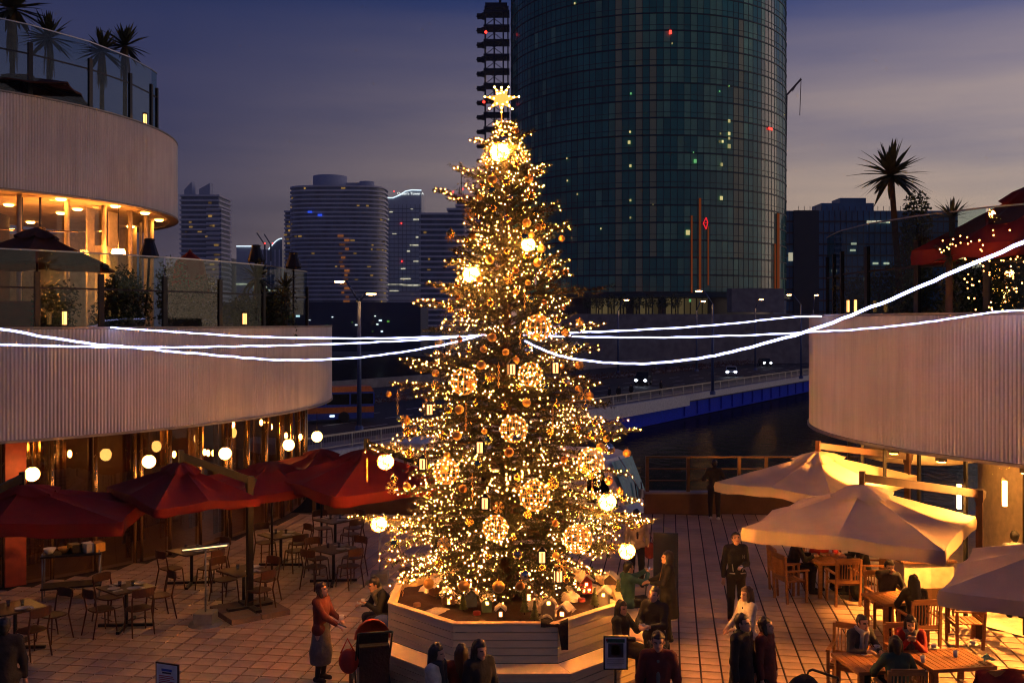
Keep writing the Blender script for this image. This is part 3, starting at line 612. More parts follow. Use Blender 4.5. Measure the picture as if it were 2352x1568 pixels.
def condo(label, polys, fl, nlit, bandh=1.15, core='condo_core', band='condo_band', name='condominium_tower'):
    c0 = polys[0][0]; cx = sum(p[0] for p in c0) / len(c0); cy = sum(p[1] for p in c0) / len(c0)
    t = thing(name, label, 'building', (cx, cy, 0))
    for poly, z0, z1 in polys:
        po = [(a - cx, b - cy) for a, b in poly]
        MB().prism(shrink(po, 1.3), z0, z1).build('storeys', MT[core], t)
        z = z1 - bandh; n = 0
        while z > z0: MB().prism(po, z, z + bandh).build('balcony_band', MT[band], t); z -= fl
        # lit windows on the camera side
        pcx, pcy = sum(p[0] for p in po) / len(po), sum(p[1] for p in po) / len(po)
        ed = [(po[i], po[(i + 1) % len(po)]) for i in range(len(po)) if (po[i][1] + po[(i + 1) % len(po)][1]) / 2 < pcy - 1]
        for k in range(nlit):
            a, b = R.choice(ed); s = R.random(); f = R.randrange(int((z1 - z0) / fl)); x, y = a[0] + (b[0] - a[0]) * s, a[1] + (b[1] - a[1]) * s
            kk = 1 - .7 / math.hypot(x - pcx, y - pcy); inst(homew, 'lit_or_reflecting_window', t, (pcx + (x - pcx) * kk, pcy + (y - pcy) * kk, z1 - bandh - f * fl - .95), math.atan2(b[1] - a[1], b[0] - a[0]), sc=(R.uniform(.5, 1.5), 1, R.uniform(.5, 1)))
    return t
def X(px, Y): return (px - HX) / F * Y
def Zy(py, Y): return CAMZ + (HY - py) / F * Y
# pale rounded condominium
Y = 700; t = condo('broad pale condominium tower with rounded corners and a round drum on its roof', [(sup(X(768, Y), Y + 22, (882 - 656) / F * Y, 44, 0, 3.4, 48), -5, Zy(425, Y)), (rect(X(668, Y), Y + 30, (700 - 646) / F * Y, 30), -5, Zy(478, Y))], 3.06, 46)
MB().lathe([(0, 9), (12.2, 9), (12.2, 0)], 32).build('roof_drum', MT['plant_wall'], t, (X(745, Y) - t.location.x, 0, Zy(425, Y)))
MB().lathe([(0, 5), (5.4, 5), (5.4, 0)], 24).build('roof_drum', MT['plant_wall'], t, (X(833, Y) - t.location.x, -2, Zy(425, Y) ))
MB().box((0, 0, 2.2), (20, 12, 4.4)).build('roof_plant', MT['plant_wall'], t, (X(805, Y) - t.location.x, 4, Zy(425, Y)))
for px, py in ((712, 487), (735, 494)): inst(bluew, 'lit_or_reflecting_window', t, (X(px, Y) - t.location.x, -22.6, Zy(py, Y)))
ow = MB().box((0, 0, 0), (3.4, .4, 1.6)).mesh('lit_or_reflecting_window', glow('sunset_reflection', (1, .30, .05), .16, .8))  # sunset reflected on the rounded corner, painted as glowing orange panes
for i in range(22): inst(ow, 'lit_or_reflecting_window', t, (X(790 + R.uniform(-9, 12), Y) - t.location.x, -22.45 + .0, Zy(545, Y) - i * 3.06 + 1.0), sc=(R.uniform(.5, 1.3), 1, .9))
# stepped tower with two slanted roof fins
Y = 640; t = condo('slim condominium tower with two slanted fins on its roof behind the left building', [(rect(X(458, Y), Y + 14, (504 - 412) / F * Y, 28), -5, Zy(447, Y)), (rect(X(492, Y), Y + 10, (513 - 478) / F * Y, 22), -5, Zy(478, Y))], 3.1, 22)
for px, w, flip in ((427, 18, 1), (465, 25, -1)):
    ww = w / F * Y / 2; m = MB(); h1, h2 = (3.5, 9) if flip > 0 else (4, 8); m.add([(-ww, -2, 0), (ww, -2, 0), (ww, -2, h2), (-ww, -2, h1), (-ww, 6, 0), (ww, 6, 0), (ww, 6, h2), (-ww, 6, h1)], [(0, 1, 2, 3), (7, 6, 5, 4), (1, 5, 6, 2), (3, 2, 6, 7), (0, 3, 7, 4)])
    m.build('roof_fin', MT['plant_wall'], t, (X(px, Y) - t.location.x, -8, Zy(447, Y)))
# wave-topped office tower
Y = 820; x0, x1 = X(881, Y), X(968, Y); zt = [(0, 455), (.25, 455), (.42, 449), (.58, 440), (.75, 437), (1, 438)]
t = thing('office_tower', 'pale grey office tower with a glowing wave-shaped roof line', 'building', (x0, Y, 0)); w = x1 - x0
poly = [(0, -5)] + [(w, -5)] + [(w * s, Zy(py, Y)) for s, py in reversed(zt)]; n = len(poly)
m = MB(); m.add([(p[0], 0, p[1]) for p in poly] + [(p[0], 30, p[1]) for p in poly], [tuple(range(n)), tuple(reversed(range(n, 2 * n)))] + [(i, n + i, n + (i + 1) % n, (i + 1) % n) for i in range(n)]); m.build('storeys', MT['office_pale'], t)
m = MB(); pts = [Vector((w * s, -.3, Zy(py, Y) + .3)) for s, py in zt]; m.tube(pts, .45, 6); m.build('roof_light', MT['roof_line'], t)
z = Zy(690, Y)
while z < Zy(470, Y): MB().box((w / 2, -.05, z), (w, .3, .7)).build('floor_line', MT['office_line'], t); z += 3.6
for i in range(9): MB().box((w * (i + .5) / 9, -.06, Zy(570, Y) ), (.35, .25, 72)).build('mullion', MT['office_line'], t)
for px, py, n_ in ((885, 470, 2), (948, 480, 1), (900, 487, 1), (888, 504, 2), (955, 504, 4), (905, 537, 2), (945, 563, 4), (955, 600, 5), (885, 605, 1), (925, 617, 2), (922, 640, 5), (890, 653, 9), (930, 655, 8), (900, 668, 4), (940, 577, 1), (960, 545, 1)):
    for k in range(n_): inst(offw, 'lit_or_reflecting_window', t, (X(px + k * 5 - 2, Y) - x0, -.3, Zy(py, Y)), sc=(R.uniform(.2, .6), 1, R.uniform(.5, .9)))
for px, py in ((922, 513), (923, 600), (905, 440)): MB().sphere((X(px, Y) - x0, -.6, Zy(py, Y)), .5, 8, 6).build('beacon', MT['red_beacon'], t)
def lettering(txt, size, mat, parent, loc, rot, name='lettering', ext=.02, al='CENTER'):
    cu = bpy.data.curves.new(name, 'FONT'); cu.body = txt; cu.size = size; cu.align_x = al; cu.extrude = ext; ob = bpy.data.objects.new(name, cu)
    dg = bpy.context.evaluated_depsgraph_get(); C.objects.link(ob); dg.update(); me = bpy.data.meshes.new_from_object(ob.evaluated_get(dg)); C.objects.unlink(ob); bpy.data.objects.remove(ob)
    me.materials.clear(); me.materials.append(mat); o = inst(me, name, parent, loc, rot=rot); return o
glow('letter_white', (.95, 1, .95), 1.4)
lettering("Queen's Tower A", 3.0, MT['letter_white'], t, (X(943, Y) - x0, -.5, Zy(447.5, Y)), (PI / 2, 0, 0))
# grey condominium pair behind the tree
Y = 560; t = condo('grey slab condominium half hidden behind the Christmas tree', [(rect(X(1015, Y), Y + 16, (1068 - 962) / F * Y, 30), -5, Zy(488, Y)), (rect(X(1058, Y), Y + 28, (1085 - 1012) / F * Y, 24), -5, Zy(470, Y)), (rect(X(1085, Y), Y + 34, (1125 - 1036) / F * Y, 24), -5, Zy(434, Y))], 3.0, 9)
for px, py, h_ in ((1052, 428, 14), (1048, 432, 6)): MB().tube([(X(px, Y) - t.location.x, 20, Zy(434, Y)), (X(px, Y) - t.location.x, 20, Zy(434, Y) + h_)], .3, 5).build('antenna', MT['navy_steel'], t)
for px, py in ((1037, 432), (1060, 425)): MB().sphere((X(px, Y) - t.location.x, 0, Zy(py, Y)), .45, 8, 6).build('beacon', MT['red_beacon'], t)
# low lit offices between the condominiums
Y = 900
for (p0, p1, py, lab, arc, mt_) in ((543, 598, 566, 'square grey office block with a straight glowing roof edge', 0, 'office_pale'), (600, 648, 573, 'blue ribbed office block with a curved glowing roof edge', 1, 'office_line'), (508, 528, 592, 'small block with blue lit steps on top', 2, 'office_line')):
    x0, x1 = X(p0, Y), X(p1, Y); w = x1 - x0; zt_ = Zy(py, Y); t = thing('office_block', lab, 'building', ((x0 + x1) / 2, Y, 0))
    MB().box((0, 15, zt_ / 2 - 2), (w, 30, zt_ + 4)).build('storeys', MT[mt_], t)
    if arc == 0: MB().bar((-w / 2, -.3, zt_ + .3), (w / 2, -.3, zt_ + .3), .6, .9).build('roof_light', MT['roof_line'], t)
    if arc == 1:
        pts = [(-w / 2 + w * (.35 + .65 * s), -.3, zt_ + 10 * math.sin(s * PI / 2)) for s in np.linspace(0, 1, 9)]; MB().tube(pts, .5, 6).build('roof_light', MT['roof_line'], t)
        m = MB(); m.add([(p[0], 0, p[2] - .4) for p in pts] + [(pts[-1][0], 0, zt_ - .1), (pts[0][0], 0, zt_ - .1)], [tuple(reversed(range(len(pts) + 2)))]); m.build('gable', MT[mt_], t)
        for i in range(5): MB().box((-w / 2 + w * (i + .3) / 5, -.1, zt_ / 2), (.8, .3, zt_)).build('rib', MT['condo_band'], t)
    if arc == 2:
        for i in range(4): MB().box((-2 + i, -.3, zt_ + 1.5 + i * 2.0), (6 - i * 1.2, .4, .7)).build('step_light', glow('cyan_light', (.05, .35, 1), 1.2), t)
    for k in range(7 if arc < 2 else 0): inst(offw, 'lit_or_reflecting_window', t, (-w / 2 + w * (k + .5) / 7, -.3, zt_ - R.choice((34, 37, 45))), sc=(R.uniform(.5, 1), 1, R.uniform(1, 1.8)))
# blue glass office on the right
Y = 300; x0, x1 = X(1806, Y), X(2200, Y); pm('blue_glass', (.03, .16, .34), .25, var=.3, scale=.1, rnd=.2); pm('blue_line', (.004, .010, .022), .4)
t = thing('office_building', 'wide dark blue glass office building beyond the right terrace', 'building', ((x0 + x1) / 2, Y, 0)); w = x1 - x0
zt_ = Zy(484, Y); MB().box((0, 20, zt_ / 2 - 2), (w, 40, zt_ + 4)).build('storeys', MT['blue_glass'], t)
z = 2
while z < zt_: MB().box((0, -.05, z), (w, .4, .55)).build('floor_line', MT['blue_line'], t); z += 3.4
for i in range(30): MB().box((-w / 2 + w * (i + .5) / 30, -.04, zt_ / 2), (.14, .3, zt_)).build('mullion', MT['blue_line'], t)
m = MB(); m.box((X(1850, Y) - t.location.x, -.5, 14), (.05 * 0 + 7.5, 1.2, 2 * zt_ - 28)); m.build('dark_bay', MT['blue_line'], t)
MB().box((X(1960, Y) - t.location.x, 10, zt_ + 1.2), (16, 10, 3.4)).build('roof_plant', MT['blue_glass'], t); MB().box((X(1975, Y) - t.location.x, 10, zt_ + 3.4), (8, 8, 2.4)).build('roof_plant', MT['blue_glass'], t)
for i in range(22): MB().box((X(1835 + i * 13, Y) - t.location.x, .2, zt_ + .7), (.12, .12, 1.4)).build('parapet_post', MT['blue_line'], t)
for px in (1995, 2006, 2018, 2030, 2038): inst(offw, 'lit_or_reflecting_window', t, (X(px, Y) - t.location.x, -.4, Zy(510, Y)), sc=(.28, 1, .75))
for px, py in ((1960, 560), (2010, 605), (2035, 605), (1915, 622), (1958, 575), (2140, 590), (2070, 640), (1990, 640)): inst(offw, 'lit_or_reflecting_window', t, (X(px, Y) - t.location.x, -.4, Zy(py, Y)), sc=(.35, 1, .6))
inst(MB().box((0, 0, 0), (1.2, .4, 5)).mesh('lit_sign', MT['office_light']), 'lit_sign', t, (X(1815, Y) - t.location.x, -.5, Zy(590, Y)), sc=(1, 1, .5))
# crane beyond the tower
Y = 420; m = MB(); a, b = P(1804, 222, Y), P(1840, 182, Y); m.bar(a, b, .8, .8); m.bar(P(1820, 210, Y), b + Vector((0, 0, .5)), .3, .3); m.bar(b, P(1837, 265, Y), .25, .25); m.bar(a, P(1795, 690, Y), 1.5, 1.5)
tag(m.build('tower_crane', pm('crane_red', (.10, .02, .02), .5)), 'red tower crane jib reaching out beside the round glass tower', 'crane')
Y = 800
for i, (p0, p1, lab) in enumerate((((608, 562), (590, 535), 'small tower crane leaning left above the office blocks'), ((622, 562), (607, 538), 'small tower crane beside the curved glowing roof'))):
    m = MB(); m.bar(P(*p0, Y), P(*p1, Y), .8, .8); m.bar(P(p0[0], p0[1], Y), P(p0[0], 600, Y), 1, 1); o = tag(m.build('tower_crane', MT['navy_steel']), lab, 'crane'); q = P(p0[0] + 4 * i, p0[1] - 3, Y - 1); MB().sphere(q, .6, 8, 6).build('beacon', MT['red_beacon'], o)
# street trees in front of the tower
for i, px in enumerate((1258, 1295, 1350, 1375, 1405, 1432, 1462, 1490, 1522, 1552)):
    Y = 204 + (px - 1250) * .012; x = X(px, Y); t = thing('street_tree', 'dark clipped tree before the tower lobby, number %s from the Christmas tree side' % ('one two three four five six seven eight nine ten'.split()[i]), 'tree', (x, Y, 7.4), 0, 'clipped trees before the tower lobby')
    MB().tube([(0, 0, 0), (0, 0, 1.6)], [.15, .1], 6).build('trunk', MT['soil'], t)
    m = MB(); hh = R.uniform(1.1, 1.7); leaves(m, (0, 0, 1.0 + hh), 1.4, 1.4, hh, 260, .45); m.build('crown', MT['hedge'], t)

# ------------------------------------------------------------------ street lamps
glow('sodium', (1.0, .42, .10), 55.0); pm('lamp_post', (.10, .15, .30), .45, .4)
def street_lamp(label, bx, by, zb, ztop, arm):     # arm: list of (dx, dz) lamp heads in the picture plane
    t = thing('street_lamp', label, 'street lamp', (bx, by, zb), 0, 'street lamps along the road'); H = ztop - zb
    m = MB(); m.tube([(0, 0, 0), (0, 0, H)], [.20, .13], 8); m.lathe([(.34, 0), (.34, .35), (.22, .45)], 8); m.build('pole', MT['lamp_post'], t)
    for dx, dz in arm:
        m = MB(); m.tube([(0, 0, H - .05), (dx * .85, 0, H + dz), (dx, 0, H + dz)], .09, 6); a = m.build('arm', MT['lamp_post'], t)
        s = 1 if dx > 0 else -1
        m = MB(); m.sphere((dx + s * .35, 0, H + dz + .03), .5, 10, 6, (1, .45, .25)); m.build('lamp_head', MT['lamp_post'], t)
        m = MB(); m.sphere((dx + s * .35, 0, H + dz - .05), .42, 10, 6, (1, .5, .3)); m.build('lamp_glass', MT['sodium'], t)
def sl_(label, px, Y, ytop, arms): street_lamp(label, X(px, Y), Y, ZR, Zy(ytop, Y), [((ax - px) / F * Y, (ytop - ay) / F * Y) for ax, ay in arms])
sl_('tall two-armed blue street lamp beside the bus near the pale condominium', 825, 77.8, 692, [(790, 645), (842, 673)])
sl_('tall blue street lamp rising in the middle of the bridge beside the white car', 1637, 117, 698, [(1612, 667)])
sl_('blue street lamp standing in front of the right building edge', 1840, 150, 700, [(1818, 676)])
sl_('slim street lamp on the road closest to the Christmas tree branches', 1420, 165, 712, [(1434, 688)])
sl_('slim street lamp partly behind the tall bridge lamp', 1600, 172, 712, [(1611, 691)])
sl_('slim street lamp between the tall bridge lamp and the right building', 1735, 176, 708, [(1744, 687)])
sl_('short street lamp above the left corner of the right building', 1868, 190, 712, [(1871, 677)])

# ------------------------------------------------------------------ cars and bus
pm('car_white', (.75, .75, .76), .25, .1, .03); pm('car_black', (.012, .012, .014), .2, .3, .05); pm('tyre', (.015, .015, .015), .8); pm('window_dark', (.006, .008, .010), .08)
glow('headlight', (.75, .85, 1.0), 18.0); glow('tail_light', (1, .05, .02), .8)
def car(label, loc, rz, mat, van=False):
    t = thing('car', label, 'car', loc, rz, 'cars crossing the bridge'); hw = .86; L2 = 2.2
    H = 1.85 if van else 1.55
    prof = [(-L2, .32), (-L2, .95), (-L2 + .1, H * .62), (-L2 + .45, H * .98), (.25, H), (.75, H * .97), (1.35, H * .62), (L2 - .1, .86), (L2, .62), (L2, .30)]
    m = MB(); n = len(prof); v = []
    for sgn, ins in ((-1, 1), (1, 1)):
        for x, z in prof: v.append((x, sgn * hw * (1 if z < H * .63 else .86), z))
    m.add(v, [tuple(range(n)), tuple(reversed(range(n, 2 * n)))] + [(i, n + i, n + (i + 1) % n, (i + 1) % n) for i in range(n)]); body = m.build('body', mat, t)
    m = MB()
    for sgn in (-1, 1):
        yy = sgn * hw * .93; q = [(-L2 + .35, H * .64), (-L2 + .55, H * .93), (.2, H * .945), (.72, H * .92), (1.2, H * .64)]
        m.add([(x, sgn * (hw * (.985 - .125 * (z - H * .63) / (H * .37))) + sgn * .012, z) for x, z in q], [tuple(range(5)) if sgn < 0 else tuple(reversed(range(5)))])
    m.build('side_window', MT['window_dark'], t)
    m = MB(); x0, z0, x1, z1 = 1.32, H * .65, .80, H * .95; o_ = .015
    m.quad((x0 + o_, -hw * .86, z0), (x0 + o_, hw * .86, z0), (x1 + o_, hw * .78, z1), (x1 + o_, -hw * .78, z1)); m.build('windscreen', MT['window_dark'], t)
    m = MB(); m.box((L2 + .005, 0, .52), (.03, .9, .22)); m.build('grille', MT['tyre'], t)
    for sgn in (-1, 1):
        MB().sphere((L2 - .04, sgn * .62, .74), .2, 10, 6, (.5, 1.2, .75)).build('headlight', MT['headlight'], t); MB().box((-L2 - .005, sgn * .65, .95), (.03, .25, .3)).build('tail_light', MT['tail_light'], t)
        for wx in (-1.35, 1.35):
            w = MB(); w.M = Matrix.Translation((wx, sgn * (hw - .09), .32)) @ Matrix.Rotation(PI / 2, 4, 'X'); w.lathe([(0, -.1), (.2, -.1), (.32, -.09), (.32, .09), (.2, .1), (0, .1)], 14); wo = w.build('wheel', MT['tyre'], t)
            w = MB(); w.M = Matrix.Translation((wx, sgn * (hw + .015), .32)) @ Matrix.Rotation(PI / 2, 4, 'X'); w.lathe([(0, -.02), (.19, -.02), (.19, .02), (0, .02)], 10); w.build('rim', MT['steel'], wo)
    return t
hd = BYAW + PI
q = G(1478, 884, ZR); car('black minivan with lit headlights, nearest car on the bridge', (q.x, q.y, ZR), hd + .25, MT['car_black'], True)
q = G(1680, 863, ZR); car('white car with bright headlights on the bridge', (q.x, q.y, ZR), hd + .35, MT['car_white'])
q = G(1757, 841, ZR); car('black car with bright headlights, farthest car on the bridge', (q.x, q.y, ZR), hd + .55, MT['car_black'])
pm('bus_orange', (.62, .17, .02), .4); pm('bus_blue', (.02, .07, .45), .4)
q = G(808, 972, ZR); rzb = BYAW - .62
bus = thing('city_bus', 'orange and blue city bus on the road beside the round left building', 'bus', (q.x - 3.6, q.y + .5, ZR), rzb)
Lb = 5.2
def rbox(m, x0, x1, y, z0, z1, ins=.12): m.add([(x0, -y, z0), (x1, -y, z0), (x1, y, z0), (x0, y, z0), (x0 + ins, -y + ins, z1), (x1 - ins, -y + ins, z1), (x1 - ins, y - ins, z1), (x0 + ins, y - ins, z1)], [(3, 2, 1, 0), (4, 5, 6, 7), (0, 1, 5, 4), (1, 2, 6, 5), (2, 3, 7, 6), (3, 0, 4, 7)])
m = MB(); rbox(m, -Lb, Lb, 1.25, .35, .85, 0); m.build('skirt', MT['bus_blue'], bus)
m = MB(); rbox(m, -Lb, Lb, 1.255, .852, 1.35, 0); m.build('body', MT['bus_orange'], bus)
m = MB(); rbox(m, -Lb, Lb, 1.25, 1.352, 1.55, 0); rbox(m, -Lb, Lb, 1.25, 2.45, 2.6, 0); m.build('stripe', MT['bus_blue'], bus)
m = MB(); rbox(m, -Lb + .05, Lb - .05, 1.2, 1.552, 2.448, 0); m.build('window_band', MT['window_dark'], bus)
for i in range(6): 
    m = MB(); m.box((-Lb + .1 + i * 2.06, 0, 2.0), (.14, 2.5, .9)); m.build('window_pillar', MT['bus_blue'], bus)
m = MB(); rbox(m, -Lb, Lb, 1.25, 2.602, 3.05, .22); m.box((-1.5, 0, 3.15), (2.4, 1.4, .22)); m.build('roof', MT['bus_orange'], bus)
for wx in (-3.0, 2.6):
    for sgn in (-1, 1):
        w = MB(); w.M = Matrix.Translation((wx, sgn * 1.15, .48)) @ Matrix.Rotation(PI / 2, 4, 'X'); w.lathe([(0, -.14), (.25, -.15), (.48, -.13), (.48, .13), (.25, .15), (0, .14)], 16); w.build('wheel', MT['tyre'], bus)
MB().box((1.6, -1.265, .62), (.4, .03, .14)).build('side_lamp', glow('side_lamp', (.7, .9, 1), 3), bus)

# ------------------------------------------------------------------ passenger boat moored by the gap in the railing
pm('boat_white', (.88, .84, .78), .35, 0, .08); pm('teal_glass', (.05, .26, .28), .15); pm('stripe_red', (.30, .03, .02), .5)
bo = P(1430, 1100, 37.0); boat = thing('passenger_boat', 'white passenger boat with a slanted teal windscreen moored behind the tree', 'boat', (bo.x - .05, 37.0, -5.5), -.5)
zt_ = bo.z + .95 + 5.5                                   # roof height above the water
def loft(m, secs):                                     # sections along x: (x, halfwidth, z0, z1, inset)
    v = []; f = []; K = 8
    for x, w, z0, z1, ins in secs: v += [(x, -w * .55, z0), (x, -w, z0 + (z1 - z0) * .25), (x, -w, z1 - ins * 2), (x, -w + ins, z1), (x, w - ins, z1), (x, w, z1 - ins * 2), (x, w, z0 + (z1 - z0) * .25), (x, w * .55, z0)]
    for i in range(len(secs) - 1):
        for k in range(K): f.append((i * K + k, i * K + (k + 1) % K, (i + 1) * K + (k + 1) % K, (i + 1) * K + k))
    f += [tuple(range(K)), tuple(reversed(range((len(secs) - 1) * K, len(secs) * K)))]; m.add(v, f)
zd = zt_ - 2.05
m = MB(); loft(m, [(-11, 1.6, 0, zd - .6, .1), (-2, 1.6, 0, zd - .6, .1), (.45, 1.5, .1, zd - .5, .1), (.85, 1.0, .4, zd - .45, .08), (1.05, .3, .8, zd - .4, .05)]); m.build('hull', MT['boat_white'], boat)
m = MB(); loft(m, [(-10, 1.4, zd - .62, zt_, .25), (-.6, 1.4, zd - .62, zt_, .25), (-.15, 1.35, zd - .62, zt_ - .12, .22), (.62, 1.15, zd - .62, zt_ - 1.75, .1), (.82, .9, zd - .62, zt_ - 1.95, .1)]); m.smooth = True; cab = m.build('cabin', MT['boat_white'], boat)
m = MB(); ww = 1.05
m.add([(.02, -ww, zt_ - .22), (.02, ww * .9, zt_ - .22), (.68, ww * .8, zt_ - 1.68), (.68, -ww * .93, zt_ - 1.68)], [(0, 3, 2, 1)]); m.M = None; wsn = m.build('windscreen', MT['teal_glass'], boat, (.03, 0, .03))
m = MB(); m.bar((.72, -.3, zt_ - 1.7), (.45, .1, zt_ - 1.05), .04, .04); m.bar((.74, .2, zt_ - 1.72), (.5, .6, zt_ - 1.15), .04, .04); m.build('wiper', MT['dark_metal'], boat, (.06, -.03, .05))
for x0_, x1_ in ((-.75, -.15), (-2.2, -.9), (-3.7, -2.35), (-5.2, -3.85)):
    m = MB(); xm = x1_ + .45 if x1_ > -.2 else x1_
    m.add([(x0_, -1.42, zt_ - .35), (x1_, -1.41, zt_ - .4), (xm, -1.35, zt_ - 1.65), (x0_, -1.42, zt_ - 1.65)], [(0, 3, 2, 1)]); m.build('side_window', MT['window_dark'], boat)
m = MB(); m.box((-4, -1.615, zd - 1.0), (8, .02, .16)); m.build('stripe', MT['stripe_red'], boat)
m = MB(); m.tube([(.1, -.5, zt_ - .05), (.95, -.4, zt_ - 1.3)], .02, 6); m.build('grab_rail', MT['steel'], boat)
m = MB(); m.box((.92, -.35, zt_ - 1.35), (.12, .22, .3)); m.build('bow_lamp', MT['steel'], boat)
# ================================================================== PLANTER
CX, CY = -0.10, 17.12; AP = 1.93
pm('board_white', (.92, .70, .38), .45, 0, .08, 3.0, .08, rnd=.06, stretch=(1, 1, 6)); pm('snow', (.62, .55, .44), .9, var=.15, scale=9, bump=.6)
pl = thing('octagonal_planter', 'octagonal white boarded planter with a bench ledge round the Christmas tree', 'planter', (CX, CY, 0))
def octa(ap): r_ = ap / math.cos(PI / 8); return [(r_ * math.cos(PI / 8 + i * PI / 4), r_ * math.sin(PI / 8 + i * PI / 4)) for i in range(8)]
def board(ap, hgt): s = 2 * ap * math.tan(PI / 8) - .006; return MB().box((0, -ap + .011, hgt / 2), (s, .022, hgt - .012)).mesh('board', MT['board_white'])
bh = .588 / 5; b1 = board(AP, bh); b2 = board(2.33, .112)
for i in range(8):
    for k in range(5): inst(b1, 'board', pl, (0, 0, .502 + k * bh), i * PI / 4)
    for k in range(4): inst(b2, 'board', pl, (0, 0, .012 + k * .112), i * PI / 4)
def oring(m, a0, a1, z0, z1):
    p, q = octa(a0), octa(a1); v = [(x, y, z) for z in (z0, z1) for ring_ in (p, q) for x, y in ring_]
    for i in range(8):
        j = (i + 1) % 8; m.add([v[i], v[j], v[8 + j], v[8 + i], v[16 + i], v[16 + j], v[24 + j], v[24 + i]], [(0, 1, 2, 3), (4, 7, 6, 5), (0, 4, 5, 1), (1, 5, 6, 2), (2, 6, 7, 3), (3, 7, 4, 0)])
s0 = 2.36 * 2 * math.tan(PI / 8)
seat = MB(); a_, c_ = AP + .002, 2.37; seat.add([(-a_ * math.tan(PI / 8) + .003, -a_, .465), (a_ * math.tan(PI / 8) - .003, -a_, .465), (c_ * math.tan(PI / 8) - .003, -c_, .465), (-c_ * math.tan(PI / 8) + .003, -c_, .465), (-a_ * math.tan(PI / 8) + .003, -a_, .50), (a_ * math.tan(PI / 8) - .003, -a_, .50), (c_ * math.tan(PI / 8) - .003, -c_, .50), (-c_ * math.tan(PI / 8) + .003, -c_, .50)], [(0, 1, 2, 3), (4, 7, 6, 5), (0, 4, 5, 1), (1, 5, 6, 2), (2, 6, 7, 3), (3, 7, 4, 0)])
sm_ = seat.mesh('bench_seat', MT['board_white'])
cap = MB(); a_, c_ = AP - .10, AP + .012; cap.add([(-a_ * math.tan(PI / 8), -a_, 1.092), (a_ * math.tan(PI / 8), -a_, 1.092), (c_ * math.tan(PI / 8), -c_, 1.092), (-c_ * math.tan(PI / 8), -c_, 1.092), (-a_ * math.tan(PI / 8), -a_, 1.115), (a_ * math.tan(PI / 8), -a_, 1.115), (c_ * math.tan(PI / 8), -c_, 1.115), (-c_ * math.tan(PI / 8), -c_, 1.115)], [(0, 1, 2, 3), (4, 7, 6, 5), (0, 4, 5, 1), (2, 6, 7, 3), (1, 5, 6, 2), (3, 7, 4, 0)]); cm_ = cap.mesh('rim', MT['board_white'])
inn = MB(); a_ = AP - .10; t8 = math.tan(PI / 8); inn.add([(-a_ * t8, -a_, .6), (a_ * t8, -a_, .6), (a_ * t8, -a_, 1.09), (-a_ * t8, -a_, 1.09)], [(0, 3, 2, 1)]); im_ = inn.mesh('lining', MT['board_white'])
for i in range(8): inst(sm_, 'bench_seat', pl, None, i * PI / 4); inst(cm_, 'rim', pl, None, i * PI / 4); inst(im_, 'lining', pl, None, i * PI / 4)
m = MB(); nn = 34; v = []; f = []; oc = AP - .08
for i in range(nn + 1):
    for j in range(nn + 1):
        x, y = -2 + 4 * i / nn, -2 + 4 * j / nn; v.append((x, y, .97 + .05 * math.sin(x * 3.1 + 1) * math.cos(y * 2.7) + .03 * math.sin(x * 9) * math.sin(y * 8) + R.uniform(-.012, .012)))
def inoct(x, y, a): return all(x * math.cos(i * PI / 4) + y * math.sin(i * PI / 4) < a for i in range(8))
for i in range(nn):
    for j in range(nn):
        x, y = -2 + 4 * (i + .5) / nn, -2 + 4 * (j + .5) / nn
        if inoct(x, y, oc): f.append((i * (nn + 1) + j, (i + 1) * (nn + 1) + j, (i + 1) * (nn + 1) + j + 1, i * (nn + 1) + j + 1))
m.smooth = True; m.add(v, f); m.prism(octa(AP - .06), .3, .90); so_ = m.build('soil', MT['soil'], pl)
# little snow drifts on the soil
def lump(c, rx, ry, h_, seed, rz=0):
    rg = random.Random(seed); m = MB(); n, k = 18, 6; v = [(0, 0, h_)]; ph = [rg.uniform(0, 6.28) for _ in range(3)]
    for i in range(1, k + 1):
        t = i / k
        for j in range(n):
            a = 2 * PI * j / n; q = t * (1 + .22 * math.sin(2 * a + ph[0]) + .14 * math.sin(5 * a + ph[1]))
            v.append((rx * q * math.cos(a), ry * q * math.sin(a), h_ * (1 - t * t) - (.03 if i == k else 0) + rg.uniform(-.006, .006)))
    f = [(0, 1 + j, 1 + (j + 1) % n) for j in range(n)]
    for i in range(k - 1):
        for j in range(n): f.append((1 + i * n + j, 1 + (i + 1) * n + j, 1 + (i + 1) * n + (j + 1) % n, 1 + i * n + (j + 1) % n))
    m.smooth = True; m.add(v, f); return m.build('snow_drift', MT['snow'], pl, (c.x - CX, c.y - CY, 1.0), rz)
for k, (px, py, rx, ry) in enumerate(((1005, 1405, .24, .16), (1240, 1385, .32, .22), (1262, 1400, .36, .20), (1055, 1375, .22, .15), (1345, 1350, .30, .18), (1395, 1360, .22, .15), (985, 1350, .25, .14), (1310, 1370, .2, .2), (1205, 1360, .2, .16), (1400, 1385, .16, .12), (1300, 1405, .2, .14), (1120, 1365, .2, .12), (1255, 1420, .2, .1))):
    lump(G(px, py, 1.0), rx, ry, .07 + .03 * (k % 3), k, k * .7)

